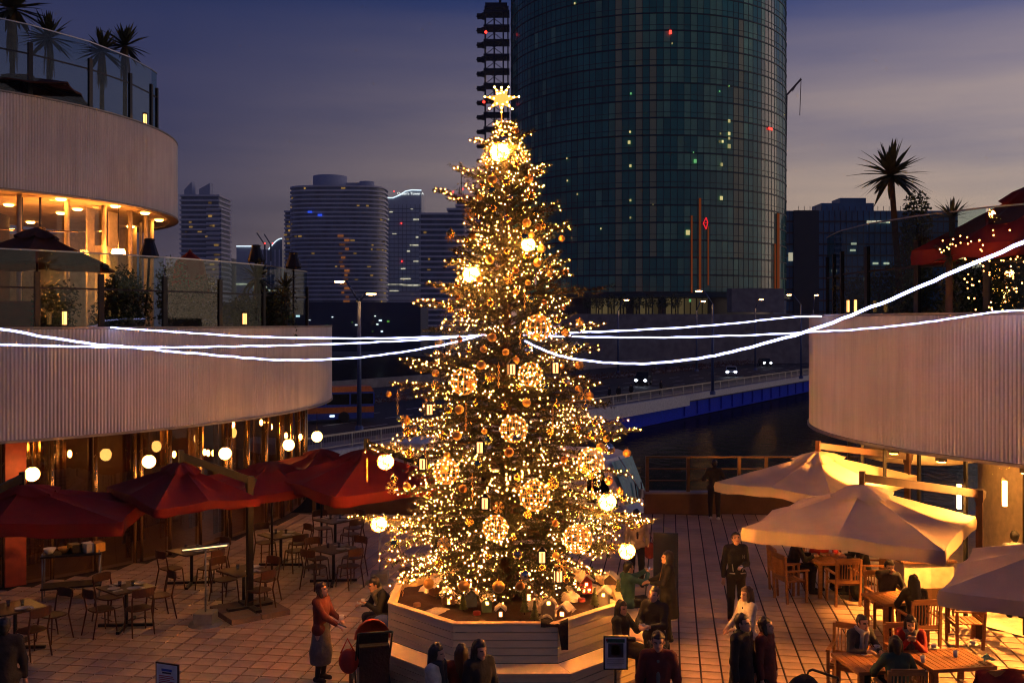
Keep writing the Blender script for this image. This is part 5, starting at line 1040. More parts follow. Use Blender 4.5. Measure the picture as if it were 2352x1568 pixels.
# ================================================================== PARASOLS
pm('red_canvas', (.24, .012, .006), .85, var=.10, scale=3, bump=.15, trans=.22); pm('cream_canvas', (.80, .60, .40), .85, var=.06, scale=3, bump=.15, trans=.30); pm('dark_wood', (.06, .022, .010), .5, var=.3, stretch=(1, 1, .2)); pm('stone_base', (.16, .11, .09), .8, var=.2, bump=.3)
pm('orange_wood', (.42, .13, .03), .45, var=.2, stretch=(1, 1, .15))
def parasol(label, cx, cy, hu, hv, ang, ze, za, cloth, post=None, val=.2, wood='dark_metal', base=True, name='parasol', group=None, drop=.025):
    t = thing(name, label, 'parasol', (cx, cy, 0), ang, group); m = MB(); NS, K = 40, 9; v = [(0, 0, za)]; f = []
    def per(k):
        u = (k % NS) / NS * 4; s = int(u); q = (u - s) * 2 - 1
        return [(q, -1), (1, q), (-q, 1), (-1, -q)][s]
    for i in range(1, K + 1):
        s = i / K
        for k in range(NS):
            a, b = per(k); corner = min(abs(a), abs(b)); rib = abs(math.sin((k / NS * 8) * PI)); z = za + (ze - za) * (s ** .92) - drop * corner * s * s * 2 - .075 * rib * math.sin(PI * s) - .03 * rib * s + .004 * math.sin(k * 3.1 + i * 2.3)
            bow = 1 - .03 * rib * s
            v.append((a * hu * s * bow, b * hv * s * bow, z))
    for k in range(NS): f.append((0, 1 + k, 1 + (k + 1) % NS))
    for i in range(K - 1):
        for k in range(NS): f.append((1 + i * NS + k, 1 + (i + 1) * NS + k, 1 + (i + 1) * NS + (k + 1) % NS, 1 + i * NS + (k + 1) % NS))
    m.smooth = True; m.add(v, f); can = m.build('canopy', MT[cloth], t); me_ = can.data; sh = []
    for e in me_.edges:
        a, b = e.vertices; ka, kb = (a - 1) % NS, (b - 1) % NS; sh.append((a == 0 or b == 0 or ka == kb) and (kb if a == 0 else ka) % 5 == 0)
    me_.attributes.new('sharp_edge', 'BOOLEAN', 'EDGE').data.foreach_set('value', sh)
    m = MB(); e = v[1 + (K - 1) * NS:]; lo = [(x * 1.004, y * 1.004, z - val - .015 * math.sin(k * 1.9)) for k, (x, y, z) in enumerate(e)]; mi = [(x * 1.012, y * 1.012, z - val * .45) for x, y, z in e]
    m.smooth = True; m.add(list(e) + mi + lo, [(r_ * NS + k, (r_ + 1) * NS + k, (r_ + 1) * NS + (k + 1) % NS, r_ * NS + (k + 1) % NS) for r_ in (0, 1) for k in range(NS)]); m.build('valance', MT[cloth], t)
    m = MB(); c_ = v[1 + NS:1 + 2 * NS]; cv = [(0, 0, za + .055)] + [(x * .72, y * .72, (za + z) / 2 + .055) for x, y, z in c_] + [(x * 1.25, y * 1.25, z - .0 + .03 - .02 * abs(math.sin(k * PI * 8 / NS))) for k, (x, y, z) in enumerate(c_)]
    m.smooth = True; m.add(cv, [(0, 1 + k, 1 + (k + 1) % NS) for k in range(NS)] + [(1 + k, 1 + NS + k, 1 + NS + (k + 1) % NS, 1 + (k + 1) % NS) for k in range(NS)]); m.build('vent_cap', MT[cloth], can)
    for a, b in ((-1, -1), (1, -1), (1, 1), (-1, 1), (0, -1), (1, 0), (0, 1), (-1, 0)):
        MB().bar((0, 0, za - .12), (a * hu * .97, b * hv * .97, ze - .05 - (drop * 2 if a and b else .03)), .025, .035).build('rib', MT[wood], t)
    if post:
        M = Matrix.Rotation(-ang, 4, 'Z') @ Matrix.Translation((-cx, -cy, 0)); w = M @ Vector((post[0], post[1], 0)); zt = post[2]
        MB().box((w.x, w.y, zt / 2), (.11, .11, zt)).build('post', MT[wood], t)
        d = Vector((-w.x, -w.y, za + .16 - zt)); st = Vector((w.x, w.y, zt - .02)) - d.normalized() * .12
        m = MB(); m.bar(st, (0, 0, za + .16), .07, .14); m.box((0, 0, za + .13), (.09, .09, .28)); m.build('arm', MT[wood], t)
        MB().box((w.x, w.y, zt - .05), (.14, .14, .22)).build('arm_bracket', MT[wood], t)
        if base:
            for i in (-1, 1):
                for j in (-1, 1): MB().box((w.x + i * .30, w.y + j * .30, .05), (.575, .575, .10)).build('base_slab', MT['stone_base'], t)
            MB().box((w.x, w.y, .13), (.9, .12, .05)).box((w.x, w.y, .13), (.12, .9, .052)).build('base_cross', MT['dark_metal'], t)
    else: MB().tube([(0, 0, 0), (0, 0, za - .02)], .03, 8).build('post', MT[wood], t)
    return t
ang = math.atan2(.6, .8)
gr = 'red parasols over the cafe tables'
parasol('dark red parasol with a black cantilever arm in the middle of the cafe', -6.3, 18.95, .95, 1.5, ang, 2.52, 3.0, 'red_canvas', (-5.15, 19.55, 2.62), .15, group=gr)
parasol('red parasol cut by the left frame edge, lit brightly along its back', -9.0, 18.3, 2.05, 1.35, .15, 2.28, 2.68, 'red_canvas', (-9.85, 16.3, 2.3), .24, group=gr)
parasol('dark red parasol behind the black-armed one beside the glazed wall', -5.45, 22.6, 1.5, 1.5, ang, 2.12, 2.50, 'red_canvas', None, .18, group=gr)
parasol('dark red parasol closest to the Christmas tree', -3.2, 21.9, 1.55, 1.55, ang, 2.28, 2.88, 'red_canvas', (-1.75, 22.6, 2.4), .22, group=gr)
parasol('dark red parasol at the back beside the waterside railing', -4.9, 25.6, 1.3, 1.3, ang, 2.0, 2.4, 'red_canvas', None, .15, group=gr)
ang2 = math.atan2(-.54, .84); gr = 'cream parasols over the teak tables'
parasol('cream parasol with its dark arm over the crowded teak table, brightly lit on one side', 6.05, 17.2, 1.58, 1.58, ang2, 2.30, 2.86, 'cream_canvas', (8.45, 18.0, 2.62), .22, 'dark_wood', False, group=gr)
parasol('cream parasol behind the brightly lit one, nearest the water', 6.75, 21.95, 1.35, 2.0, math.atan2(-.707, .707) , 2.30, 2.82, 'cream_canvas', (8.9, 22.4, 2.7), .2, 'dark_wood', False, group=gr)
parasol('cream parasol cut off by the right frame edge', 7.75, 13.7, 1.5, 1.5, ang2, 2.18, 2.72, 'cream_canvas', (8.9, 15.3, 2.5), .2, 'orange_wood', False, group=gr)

# ================================================================== CAFE FURNITURE
pm('bistro_wood', (.09, .028, .012), .45, var=.25, stretch=(4, 4, 1)); pm('table_dark', (.07, .035, .02), .35, var=.2); pm('teak', (.36, .15, .045), .5, var=.25, stretch=(1, 6, 6), rnd=.15); pm('china', (.80, .77, .70), .2, var=.03); pm('napkin', (.7, .65, .55), .8)
def bistro(label):
    t = thing('bistro_chair', label, 'chair', (0, 0, 0), 0, 'brown bistro chairs')
    m = MB(); m.prism([(.21 * math.copysign(abs(math.cos(a)) ** .6, math.cos(a)), .20 * math.copysign(abs(math.sin(a)) ** .6, math.sin(a))) for a in np.linspace(0, 2 * PI, 17)[:-1]], .44, .465); m.build('seat', MT['bistro_wood'], t)
    for sx in (-1, 1):
        MB().tube([(sx * .17, .16, .44), (sx * .20, .20, 0)], [.016, .012], 6).build('leg', MT['bistro_wood'], t)
        MB().tube([(sx * .20, -.27, 0), (sx * .18, -.18, .45), (sx * .19, -.22, .66), (sx * .185, -.25, .80)], [.013, .017, .015, .013], 6).build('leg', MT['bistro_wood'], t)
    m = MB(); v = []
    for i in range(9):
        a = -1 + i / 4; x = a * .20; y = -.25 - .05 * (1 - a * a); hh = .15 if abs(a) < .8 else .11
        v += [(x, y - .01, .80 - hh / 2 - .01), (x, y - .012, .80 + hh / 2), (x, y + .01, .80 + hh / 2), (x, y + .012, .80 - hh / 2 - .01)]
    m.add(v, [(i * 4 + k, i * 4 + (k + 1) % 4, (i + 1) * 4 + (k + 1) % 4, (i + 1) * 4 + k) for i in range(8) for k in range(4)] + [(3, 2, 1, 0), (32, 33, 34, 35)]); m.smooth = True; m.build('backrest', MT['bistro_wood'], t)
    MB().tube([(-.18, .1, .24), (.18, .1, .24)], .009, 5).build('stretcher', MT['bistro_wood'], t)
    return t
def btable(label):
    t = thing('cafe_table', label, 'table', (0, 0, 0), 0, 'dark square cafe tables'); MB().box((0, 0, .735), (.78, .78, .03)).build('tabletop', MT['table_dark'], t)
    MB().tube([(0, 0, .04), (0, 0, .72)], .035, 8).build('column', MT['dark_metal'], t)
    m = MB(); m.bar((-.36, -.36, .04), (.36, .36, .04), .06, .05); m.bar((-.36, .36, .042), (.36, -.36, .042), .06, .05); m.build('cross_base', MT['dark_metal'], t); return t
bc = bistro(''); bt0 = btable(''); first = [True, True]
plate_me = MB().lathe([(0, .008), (.07, .008), (.115, .022), (.118, .024), (.07, .002), (0, .0)], 20).mesh('plate', MT['china']); nap_me = MB().box((0, 0, .006), (.06, .19, .012)).mesh('napkin', MT['napkin'])
tumbler = MB().lathe([(0, .004), (.026, .004), (.034, .11), (.031, .11), (.024, .012), (0, .012)], 12).mesh('tumbler', glass('tumbler_glass', (.8, .85, .85), .12))
TAB = [  # px, py of the table top centre, chair sides, plates, words
 (290, 1347, (0, 1, 2, 3), 4, 'the many-plate table nearest the camera'),
 (440, 1262, (0, 1, 3), 2, 'the table behind the bar heater'),
 (560, 1308, (0, 1, 2), 2, 'the table beside the base slabs'),
 (645, 1226, (0, 1, 2), 3, 'the table below the second parasol'),
 (770, 1192, (1, 2, 0), 3, 'the farthest table by the railing'),
 (766, 1258, (0, 1, 2, 3), 2, 'the table closest to the tree'),
 (35, 1392, (1, 0), 1, 'the frame-edge table')]
side = ('near the glass', 'on the camera side', 'on the tree side', 'on the far side')
psd = ('near-camera side', 'tree side', 'far side', 'glass wall side'); rot0 = D(48)
for (px, py, ch_, npl, w) in TAB:
    q = G(px, py, .75); rz = rot0 + R.uniform(-.1, .1); lab = 'dark square cafe table: ' + w
    if first[0]: t = bt0; first[0] = False; t.location = (q.x, q.y, 0); t.rotation_euler = (0, 0, rz); t['label'] = lab
    else: t = dup(bt0, (q.x, q.y, 0), rz, lab)
    for k in ch_:
        a = rz + k * PI / 2 + R.uniform(-.08, .08); r_ = .56 + R.uniform(-.06, .12); loc = (q.x + r_ * math.sin(a), q.y - r_ * math.cos(a), 0)
        lab = 'brown bistro chair %s of %s' % (('on the near-camera side', 'on the tree side', 'on the far side', 'on the glass wall side')[k], w)
        if first[1]: c = bc; first[1] = False; c.location = loc; c.rotation_euler = (0, 0, a + R.uniform(-.2, .2)); c['label'] = lab
        else: dup(bc, loc, a + R.uniform(-.25, .25), lab)
    for k in range(2):
        a = rz + PI / 4 + k * PI; tag(inst(tumbler, 'tumbler', None, (q.x + .12 * math.sin(a), q.y - .12 * math.cos(a), .751)), 'drinking glass, %s one on %s' % (('nearer', 'farther')[k], w), 'glass', 'glasses on the cafe tables')
    for k in range(npl):
        a = rz + k * PI / 2; x, y = q.x + .25 * math.sin(a), q.y - .25 * math.cos(a)
        tag(inst(plate_me, 'plate', None, (x, y, .751)), 'white dinner plate on the %s of %s' % (psd[k % 4], w), 'plate', 'plates on the cafe tables'); tag(inst(nap_me, 'napkin', None, (x + .15 * math.cos(a), y + .15 * math.sin(a), .751), a), 'folded napkin on the %s of %s' % (psd[k % 4], w), 'napkin', 'napkins on the cafe tables')
# bar heater on a stand and round based lamp stand
q = G(472, 1433); t = thing('bar_heater', 'bar heater with a bright tube on a thin pole and square base', 'heater', (q.x, q.y, 0))
pm('galvanised', (.30, .30, .27), .5, .5); MB().lathe([(0, .04), (.30, .035), (.32, 0)], 24).box((0, 0, .14), (.36, .36, .2)).build('base', MT['galvanised'], t); MB().tube([(0, 0, .2), (0, 0, 1.45)], .017, 8).build('pole', MT['steel'], t)
m = MB(); m.tube([(-.44, .0, 1.40), (.44, .0, 1.50)], .045, 10); m.build('reflector', MT['steel'], t); m = MB(); m.tube([(-.42, -.035, 1.405), (.42, -.035, 1.50)], .014, 8); m.build('heating_tube', glow('heater_glow', (1.0, .62, .25), 2.2), t)
q = G(872, 1338); t = thing('lamp_stand', 'round headed lamp stand with a square base near the planter', 'lamp', (q.x, q.y, 0)); MB().lathe([(0, .04), (.30, .035), (.32, 0)], 24).box((0, 0, .14), (.36, .36, .2)).build('base', MT['galvanised'], t); MB().tube([(0, 0, .2), (0, 0, 1.25)], .017, 8).build('pole', MT['steel'], t); MB().sphere((0, 0, 1.3), .07, 12, 8).build('lamp_globe', MT['china'], t)
# service trolley
q = G(165, 1268, .92); t = thing('service_trolley', 'black service trolley with bowls, boxes and a fruit dish beside the glazing', 'trolley', (q.x, q.y, 0), rot0 - .5)
for z in (.25, .9): MB().box((0, 0, z), (1.15, .5, .035)).build('shelf', MT['dark_metal'], t)
for x in (-.54, .54):
    for y in (-.22, .22): MB().tube([(x, y, 0), (x, y, .98)], .016, 6).build('post', MT['steel'], t)
for x, k, c, lab in ((-.42, 0, 'china', 'white ceramic bowl on the service trolley'), (.05, 1, 'dark_metal', 'black box on the service trolley'), (.32, 1, 'napkin', 'pale menu box on the service trolley'), (.50, 1, 'gold_matte', 'golden tray stack on the end of the service trolley'), (-.15, 0, 'gold_matte', 'yellow dish on the service trolley')):
    p = Matrix.Rotation(rot0 - .5, 3, 'Z') @ Vector((x, 0, 0)); loc = (q.x + p.x, q.y + p.y, .918)
    if k: o = MB().box((0, 0, .09), (.2, .26, .18)).build('serving_box', MT[c], None, loc, rot0)
    else: o = MB().lathe([(0, .01), (.06, .01), (.13, .12), (.12, .12), (.05, .02), (0, .02)], 16).build('bowl', MT[c], None, loc)
    tag(o, lab, 'tableware')
# teak tables and armchairs on the right
def teak_table(label, L_, W_):
    t = thing('teak_table', label, 'table', (0, 0, 0), 0, 'teak tables on the right'); n = int(L_ / .10); w = (L_ - .1) / n; sm2 = MB().box((0, 0, .727), (w - .012, W_ - .1, .022)).mesh('slat', MT['teak'])
    for i in range(n): inst(sm2, 'slat', t, (-L_ / 2 + .05 + w * (i + .5), 0, 0))
    for s in (-1, 1): MB().box((0, s * (W_ / 2 - .025), .715), (L_, .05, .05)).build('apron', MT['teak'], t); MB().box((s * (L_ / 2 - .025), 0, .7145), (.05, W_ - .105, .049)).build('apron', MT['teak'], t)
    for sx in (-1, 1):
        for sy in (-1, 1): MB().box((sx * (L_ / 2 - .07), sy * (W_ / 2 - .07), .345), (.07, .07, .69)).build('leg', MT['teak'], t)
    return t
def teak_chair(label):
    t = thing('teak_armchair', label, 'chair', (0, 0, 0), 0, 'slatted teak armchairs')
    for sx in (-1, 1):
        MB().box((sx * .25, .22, .32), (.045, .045, .64)).build('leg', MT['teak'], t)
        MB().bar((sx * .25, -.22, 0), (sx * .25, -.27, .95), .045, .045, (1, 0, 0)).build('leg', MT['teak'], t)
        MB().box((sx * .25, -.0, .655), (.06, .54, .03)).build('armrest', MT['teak'], t)
    for y in (.15, .06, -.03, -.12, -.2): MB().box((0, y, .435), (.48, .07, .022)).build('seat_slat', MT['teak'], t)
    MB().box((0, .22, .40), (.46, .03, .06)).build('seat_rail', MT['teak'], t)
    m = MB(); m.bar((-.23, -.27, .93), (.23, -.27, .93), .03, .09); m.build('back_rail', MT['teak'], t); m = MB(); m.bar((-.23, -.245, .50), (.23, -.245, .50), .028, .06); m.build('back_rail', MT['teak'], t)
    for i in range(8): MB().bar((-.19 + i * .0543, -.245, .53), (-.19 + i * .0543, -.268, .885), .026, .012, (1, 0, 0)).build('back_slat', MT['teak'], t)
    return t
TT = [('teak table under the brightly lit cream parasol', 6.70, 21.0, .9, .9, .12), ('teak table with a white cup between the two rows of diners', 6.95, 18.0, .95, .75, .2), ('teak table with cups nearest the camera', 5.35, 14.62, 1.0, .85, .15), ('sunlit-looking teak table with the dropped napkin at the right', 6.45, 14.72, 1.0, .85, .15)]
TT[3] = ('brightly lamplit teak table with a green napkin at the right', 6.45, 14.72, 1.0, .85, .15)
for lab, x, y, l_, w_, rz in TT: t = teak_table(lab, l_, w_); t.location = (x, y, 0); t.rotation_euler = (0, 0, rz)
CH = [(5.75, 21.05, -1.5, 'at the outer left side of the table under the lit cream parasol'), (5.72, 20.45, -1.3, 'with its back to the standing man in black'), (6.72, 20.2, .1, 'on the camera side of the table under the lit cream parasol'), (7.55, 20.9, 1.5, 'beside the black backpack on the floor'), (6.7, 21.75, PI, 'on the water side of the table under the lit cream parasol'), (7.0, 18.75, PI, 'of the man resting his chin on his hand'), (7.05, 17.25, .1, 'of the long-haired woman seen from behind'), (8.0, 17.6, 1.5, 'empty beside the orange parasol post'), (5.2, 15.42, PI - .5, 'of the woman with the pale scarf'), (6.15, 15.45, PI + .1, 'of the woman with red sleeves'), (5.4, 13.85, .0, 'in front of the table nearest the camera'), (6.6, 13.8, .1, 'with a maroon coat over its back'), (8.35, 18.4, 1.0, 'against the glass of the right building')]
tcn_ = None
for x, y, rz, w in CH:
    lab = 'slatted teak armchair ' + w
    if tcn_ is None: tcn_ = teak_chair(lab); tcn_.location = (x, y, 0); tcn_.rotation_euler = (0, 0, rz)
    else: dup(tcn_, (x, y, 0), rz, lab)
# cups, saucers, napkins on the teak tables
pm('paper_cup', (.80, .74, .62), .6, var=.05); pm('green_napkin', (.25, .45, .35), .8, bump=.5)
cupm = MB().lathe([(0, .002), (.028, .002), (.038, .10), (.035, .10), (.026, .012), (0, .012)], 14).mesh('paper_cup', MT['paper_cup']); sauc = MB().lathe([(0, .004), (.05, .004), (.085, .018), (.05, 0), (0, 0)], 18).mesh('saucer', MT['china']); tcup = MB().lathe([(0, .016), (.03, .016), (.052, .07), (.048, .07), (.025, .022), (0, .022)], 14).mesh('teacup', MT['china'])
for px, py, k, lab in ((1980, 1485, 0, 'paper cup beside the soup bowl before the woman with the scarf'), (2015, 1492, 1, 'white cup on a saucer before the woman with the scarf'), (2058, 1478, 0, 'paper cup at the far side of the near teak table'), (2120, 1478, 0, 'paper cup before the woman with red sleeves'), (2145, 1488, 1, 'white cup on a saucer before the woman with red sleeves'), (2195, 1508, 0, 'yellowish glass cup on the bright teak table'), (2120, 1520, 0, 'paper cup beside the person seen from behind'), (2065, 1378, 1, 'white cup on the table of the man resting his chin'), (2235, 1480, 1, 'white bowl at the back of the bright teak table')):
    q = G(px, py, .74)
    if k: t = thing('cup_and_saucer', lab, 'cup', (q.x, q.y, .739)); inst(sauc, 'saucer', t); inst(tcup, 'teacup', t)
    else: tag(inst(cupm, 'paper_cup', None, (q.x, q.y, .739)), lab, 'cup')
q = G(2270, 1512, .78); m = MB(); v = [(R.uniform(-.02, .02) + .16 * (i / 6 - .5), R.uniform(-.02, .02) + .16 * (j / 6 - .5), .02 + R.uniform(0, .09) * (1 - abs(i / 3 - 1) * .6)) for i in range(7) for j in range(7)]; m.add(v, [(i * 7 + j, (i + 1) * 7 + j, (i + 1) * 7 + j + 1, i * 7 + j + 1) for i in range(6) for j in range(6)]); tag(m.build('napkin', MT['green_napkin'], None, (q.x, q.y, .74)), 'crumpled green napkin on the brightly lit teak table', 'napkin')
q = G(1990, 1495, .74)
m = MB(); m.box((0, 0, .004), (.16, .09, .008), .3); tag(m.build('paper_napkin', MT['napkin'], None, (q.x - .05, q.y - .12, .739)), 'white paper napkin beside the cups of the woman with the scarf', 'napkin')
# maroon coat over a chair back
pm('maroon', (.20, .010, .012), .85, var=.25, bump=.5); m = MB(); v = []
for i in range(11):
    for j in range(11):
        s, t_ = i / 10, j / 10; x = -.36 + .72 * s; z = .99 - abs(t_ - .4) * (1.25 if t_ > .4 else .9) + .02 * math.sin(s * 11); y = -.27 - (.07 if t_ > .45 else -.05 if t_ < .3 else 0) - .03 * math.sin(s * 9 + t_ * 2)
        v.append((x, y, z))
m.smooth = True; m.add(v, [(i * 11 + j, i * 11 + j + 1, (i + 1) * 11 + j + 1, (i + 1) * 11 + j) for i in range(10) for j in range(10)]); tag(m.build('maroon_coat', MT['maroon'], None, (6.6, 13.8, 0), .1), 'maroon coat hung over the back of a teak armchair', 'coat')
# black backpack on the floor, red shoes of a leg in the doorway are left to the people below
def backpack(m, s=1.0): m.sphere((0, 0, .22 * s), .22 * s, 14, 10, (.75, .5, 1.05)); m.sphere((0, -.1 * s, .14 * s), .13 * s, 12, 8, (.9, .5, .9)); return m
q = G(1972, 1378); t = thing('backpack', 'black backpack standing on the floor beside a teak armchair', 'backpack', (q.x, q.y, 0)); backpack(MB(), 1.15).build('bag_body', MT['black_cloth'], t); MB().tube([(-.05, 0, .47), (0, 0, .53), (.05, 0, .47)], .012, 5).build('handle', MT['black_cloth'], t)
# standing sign boards
pm('sign_white', (.72, .72, .70), .5); pm('sign_blue', (.04, .10, .40), .6); pm('sign_red', (.45, .05, .05), .6); pm('sign_dark', (.03, .035, .05), .5); pm('sign_grey', (.30, .31, .33), .6); pm('sign_green', (.03, .10, .05), .6)
def sign(label, x, y, w, z0, z1, rz, rows, tilt=-.12):
    t = thing('standing_sign', label, 'sign', (x, y, 0), rz); h_ = z1 - z0; m = MB(); m.box((0, 0, (z0 + z1) / 2), (w + .04, .025, h_ + .04)); m.build('frame', MT['dark_metal'], t); MB().box((0, -.0145, (z0 + z1) / 2), (w, .006, h_)).build('panel', MT['sign_white'], t)
    for (u0, u1, v0, v1, c) in rows: MB().box((w * ((u0 + u1) / 2 - .5), -.0195, z1 - h_ * (v0 + v1) / 2), (w * (u1 - u0), .004, h_ * (v1 - v0))).build('print', MT[c], t)
    MB().tube([(0, 0.03, 0), (0, .03, z0)], .018, 8).build('post', MT['dark_metal'], t); MB().lathe([(0, .02), (.2, .02), (.22, 0)], 20).build('base', MT['dark_metal'], t)
sign('standing sign with a framed tree poster in front of the planter bench', 1.41, 13.55, .29, 1.0, 1.42, .0, [(.08, .92, .04, .16, 'sign_green'), (.14, .86, .18, .64, 'sign_dark'), (.30, .70, .24, .56, 'sign_grey'), (.1, .9, .70, .73, 'sign_grey'), (.1, .9, .77, .79, 'sign_grey'), (.1, .9, .82, .84, 'sign_grey'), (.1, .8, .87, .89, 'sign_grey'), (.04, .14, .03, .12, 'sign_red')])
sign('standing white notice with blue heading and red lines near the cafe', -5.0, 14.45, .36, .15, .74, -.35, [(.25, .75, .10, .16, 'sign_blue'), (.28, .72, .18, .22, 'sign_dark')] + [(.12, .60 + .3 * R.random(), .27 + .045 * k, .29 + .045 * k, 'sign_red') for k in range(11)])
o = thing('notice_board', 'tall dark blue board standing on the plaza behind the long-haired woman', 'sign', (3.12, 20.2, 0), -.1); MB().box((0, 0, .78), (.5, .05, 1.3)).build('panel', pm('board_navy', (.012, .022, .045), .6), o)
for s in (-1, 1): MB().box((s * .2, 0, .065), (.05, .4, .13)).build('foot', MT['dark_metal'], o)
# prams
def pram(label, x, y, rz, col, hood, s=1.0):
    t = thing('pram', label, 'pram', (x, y, 0), rz); t.scale = (s, s, s)
    m = MB(); m.add([(-.2, -.1, .45), (.2, -.1, .45), (.19, .35, .38), (-.19, .35, .38), (-.21, -.28, .95), (.21, -.28, .95), (.21, -.1, .62), (-.21, -.1, .62)], [(0, 1, 2, 3), (4, 5, 1, 0), (4, 0, 7), (5, 6, 1)]); m.build('seat', MT['black_cloth'], t)
    m = MB(); v = []
    for i in range(7):
        a = -.3 + i / 6 * 1.9
        for j in range(9):
            b = (j / 8 - .5) * PI * .95; v.append((.25 * math.sin(b), -.22 + .36 * math.cos(b) * math.cos(a) * .9 + .05, .82 + .30 * math.sin(a) * math.cos(b) * .9 + .02))
    m.smooth = True; m.add(v, [(i * 9 + j, i * 9 + j + 1, (i + 1) * 9 + j + 1, (i + 1) * 9 + j) for i in range(6) for j in range(8)]); m.build('hood', hood, t)
    for sx in (-1, 1):
        MB().tube([(sx * .23, -.5, 1.02), (sx * .23, -.2, .6), (sx * .23, .3, .14)], .014, 6).build('frame', MT['dark_metal'], t); MB().tube([(sx * .23, -.35, .14), (sx * .23, .1, .5)], .014, 6).build('frame', MT['dark_metal'], t)
        for wy in (-.36, .32):
            w = MB(); w.M = Matrix.Translation((sx * .25, wy, .11)) @ Matrix.Rotation(PI / 2, 4, 'Y'); w.lathe([(0, -.02), (.06, -.025), (.11, -.02), (.11, .02), (.06, .025), (0, .02)], 14); w.build('wheel', MT['tyre'], t)
    MB().tube([(-.23, -.5, 1.02), (-.2, -.54, 1.04), (.2, -.54, 1.04), (.23, -.5, 1.02)], .018, 6).build('handle', MT['dark_metal'], t); MB().box((0, -.02, .26), (.36, .4, .2)).build('basket', col, t)
    return t
pm('red_hood', (.55, .06, .02), .7, var=.15, bump=.3); pm('grey_cloth', (.25, .23, .20), .8, bump=.3); pm('red_bag', (.45, .035, .02), .7)
t = pram('red-hooded pram with a black seat parked left of the planter', -2.15, 15.2, .25, MT['grey_cloth'], MT['red_hood'], 1.1)
MB().box((0, -.36, .55), (.40, .14, .55)).build('back_panel', MT['black_cloth'], t)
o = thing('shoulder_bag', 'red shoulder bag hanging on the handle of the red-hooded pram', 'bag', (-2.46, 15.0, .42)); MB().sphere((0, 0, .18), .19, 14, 10, (.8, .55, 1)).build('bag_body', MT['red_bag'], o); MB().tube([(-.12, 0, .3), (-.02, 0, .52), (.10, 0, .3)], .014, 6).build('strap', MT['red_bag'], o)
t = pram('black pram with a green light cut by the lower frame edge', 3.72, 12.9, 2.2, MT['black_cloth'], MT['black_cloth']); MB().bar((-.28, -.45, .75), (-.27, -.5, 1.0), .03, .02).build('green_light', glow('green_led', (.02, 1.0, .25), 2.5), t)
t = thing('black_case', 'black case standing on the floor behind the man with the backpack', 'case', (2.28, 12.75, 0), .2); MB().box((0, 0, .36), (.34, .22, .62)).build('case_body', MT['black_cloth'], t); MB().tube([(-.1, 0, .67), (-.1, 0, .75), (.1, 0, .75), (.1, 0, .67)], .012, 6).build('handle', MT['dark_metal'], t)
for s in (-1, 1): MB().box((s * .12, 0, .025), (.04, .18, .05)).build('foot', MT['tyre'], t)
# lamplit side cabinet beside the diners
MBc = MB(); t = thing('serving_counter', 'cream fronted serving counter at the foot of the right building', 'counter', (8.35, 20.2, 0), .1); MBc.box((0, 0, .62), (1.05, .45, .5)).build('front', MT['cream_wall'], t); MB().box((0, 0, .185), (1.1, .5, .37)).build('plinth', MT['brown_wall'], t); MB().box((0, 0, .89), (1.12, .52, .035)).build('countertop', MT['brown_wall'], t)
# ================================================================== PEOPLE
def nets(S_, org, h_):
    ins = S_ < 0; nx, ny, nz = S_.shape; sh = (nx - 1, ny - 1, nz - 1); acc = np.zeros(sh + (3,)); cnt = np.zeros(sh)
    sl = lambda o: S_[o[0]:nx - 1 + o[0], o[1]:ny - 1 + o[1], o[2]:nz - 1 + o[2]]
    cs = [(a, b, c) for a in (0, 1) for b in (0, 1) for c in (0, 1)]
    for a in cs:
        for k in range(3):
            if a[k]: continue
            b = list(a); b[k] = 1; sa, sb = sl(a), sl(b); m = (sa < 0) != (sb < 0)
            if not m.any(): continue
            t = sa[m] / (sa[m] - sb[m]); p = np.tile(np.array(a, float), (len(t), 1)); p[:, k] += t; acc[m] += p; cnt[m] += 1
    mask = cnt > 0; idx = -np.ones(sh, int); idx[mask] = np.arange(mask.sum()); V_ = (acc[mask] / cnt[mask][:, None] + np.argwhere(mask)) * h_ + org; Fs = []
    for k in range(3):
        a = [slice(None)] * 3; b = [slice(None)] * 3; a[k] = slice(0, -1); b[k] = slice(1, None); A_, B_ = ins[tuple(a)], ins[tuple(b)]; ed = np.argwhere(A_ != B_); u, w = (k + 1) % 3, (k + 2) % 3
        ok = (ed[:, u] > 0) & (ed[:, w] > 0) & (ed[:, u] < sh[u]) & (ed[:, w] < sh[w]); ed = ed[ok]; fl = A_[tuple(ed.T)]
        def cell(du, dw): c = ed.copy(); c[:, u] += du; c[:, w] += dw; return idx[tuple(c.T)]
        q = np.stack([cell(-1, -1), cell(0, -1), cell(0, 0), cell(-1, 0)], 1); q[~fl] = q[~fl][:, ::-1]; Fs.append(q)
    return V_, np.concatenate(Fs)
def rot(rx, rz): return np.array(Matrix.Rotation(rz, 3, 'Z') @ Matrix.Rotation(rx, 3, 'X'))
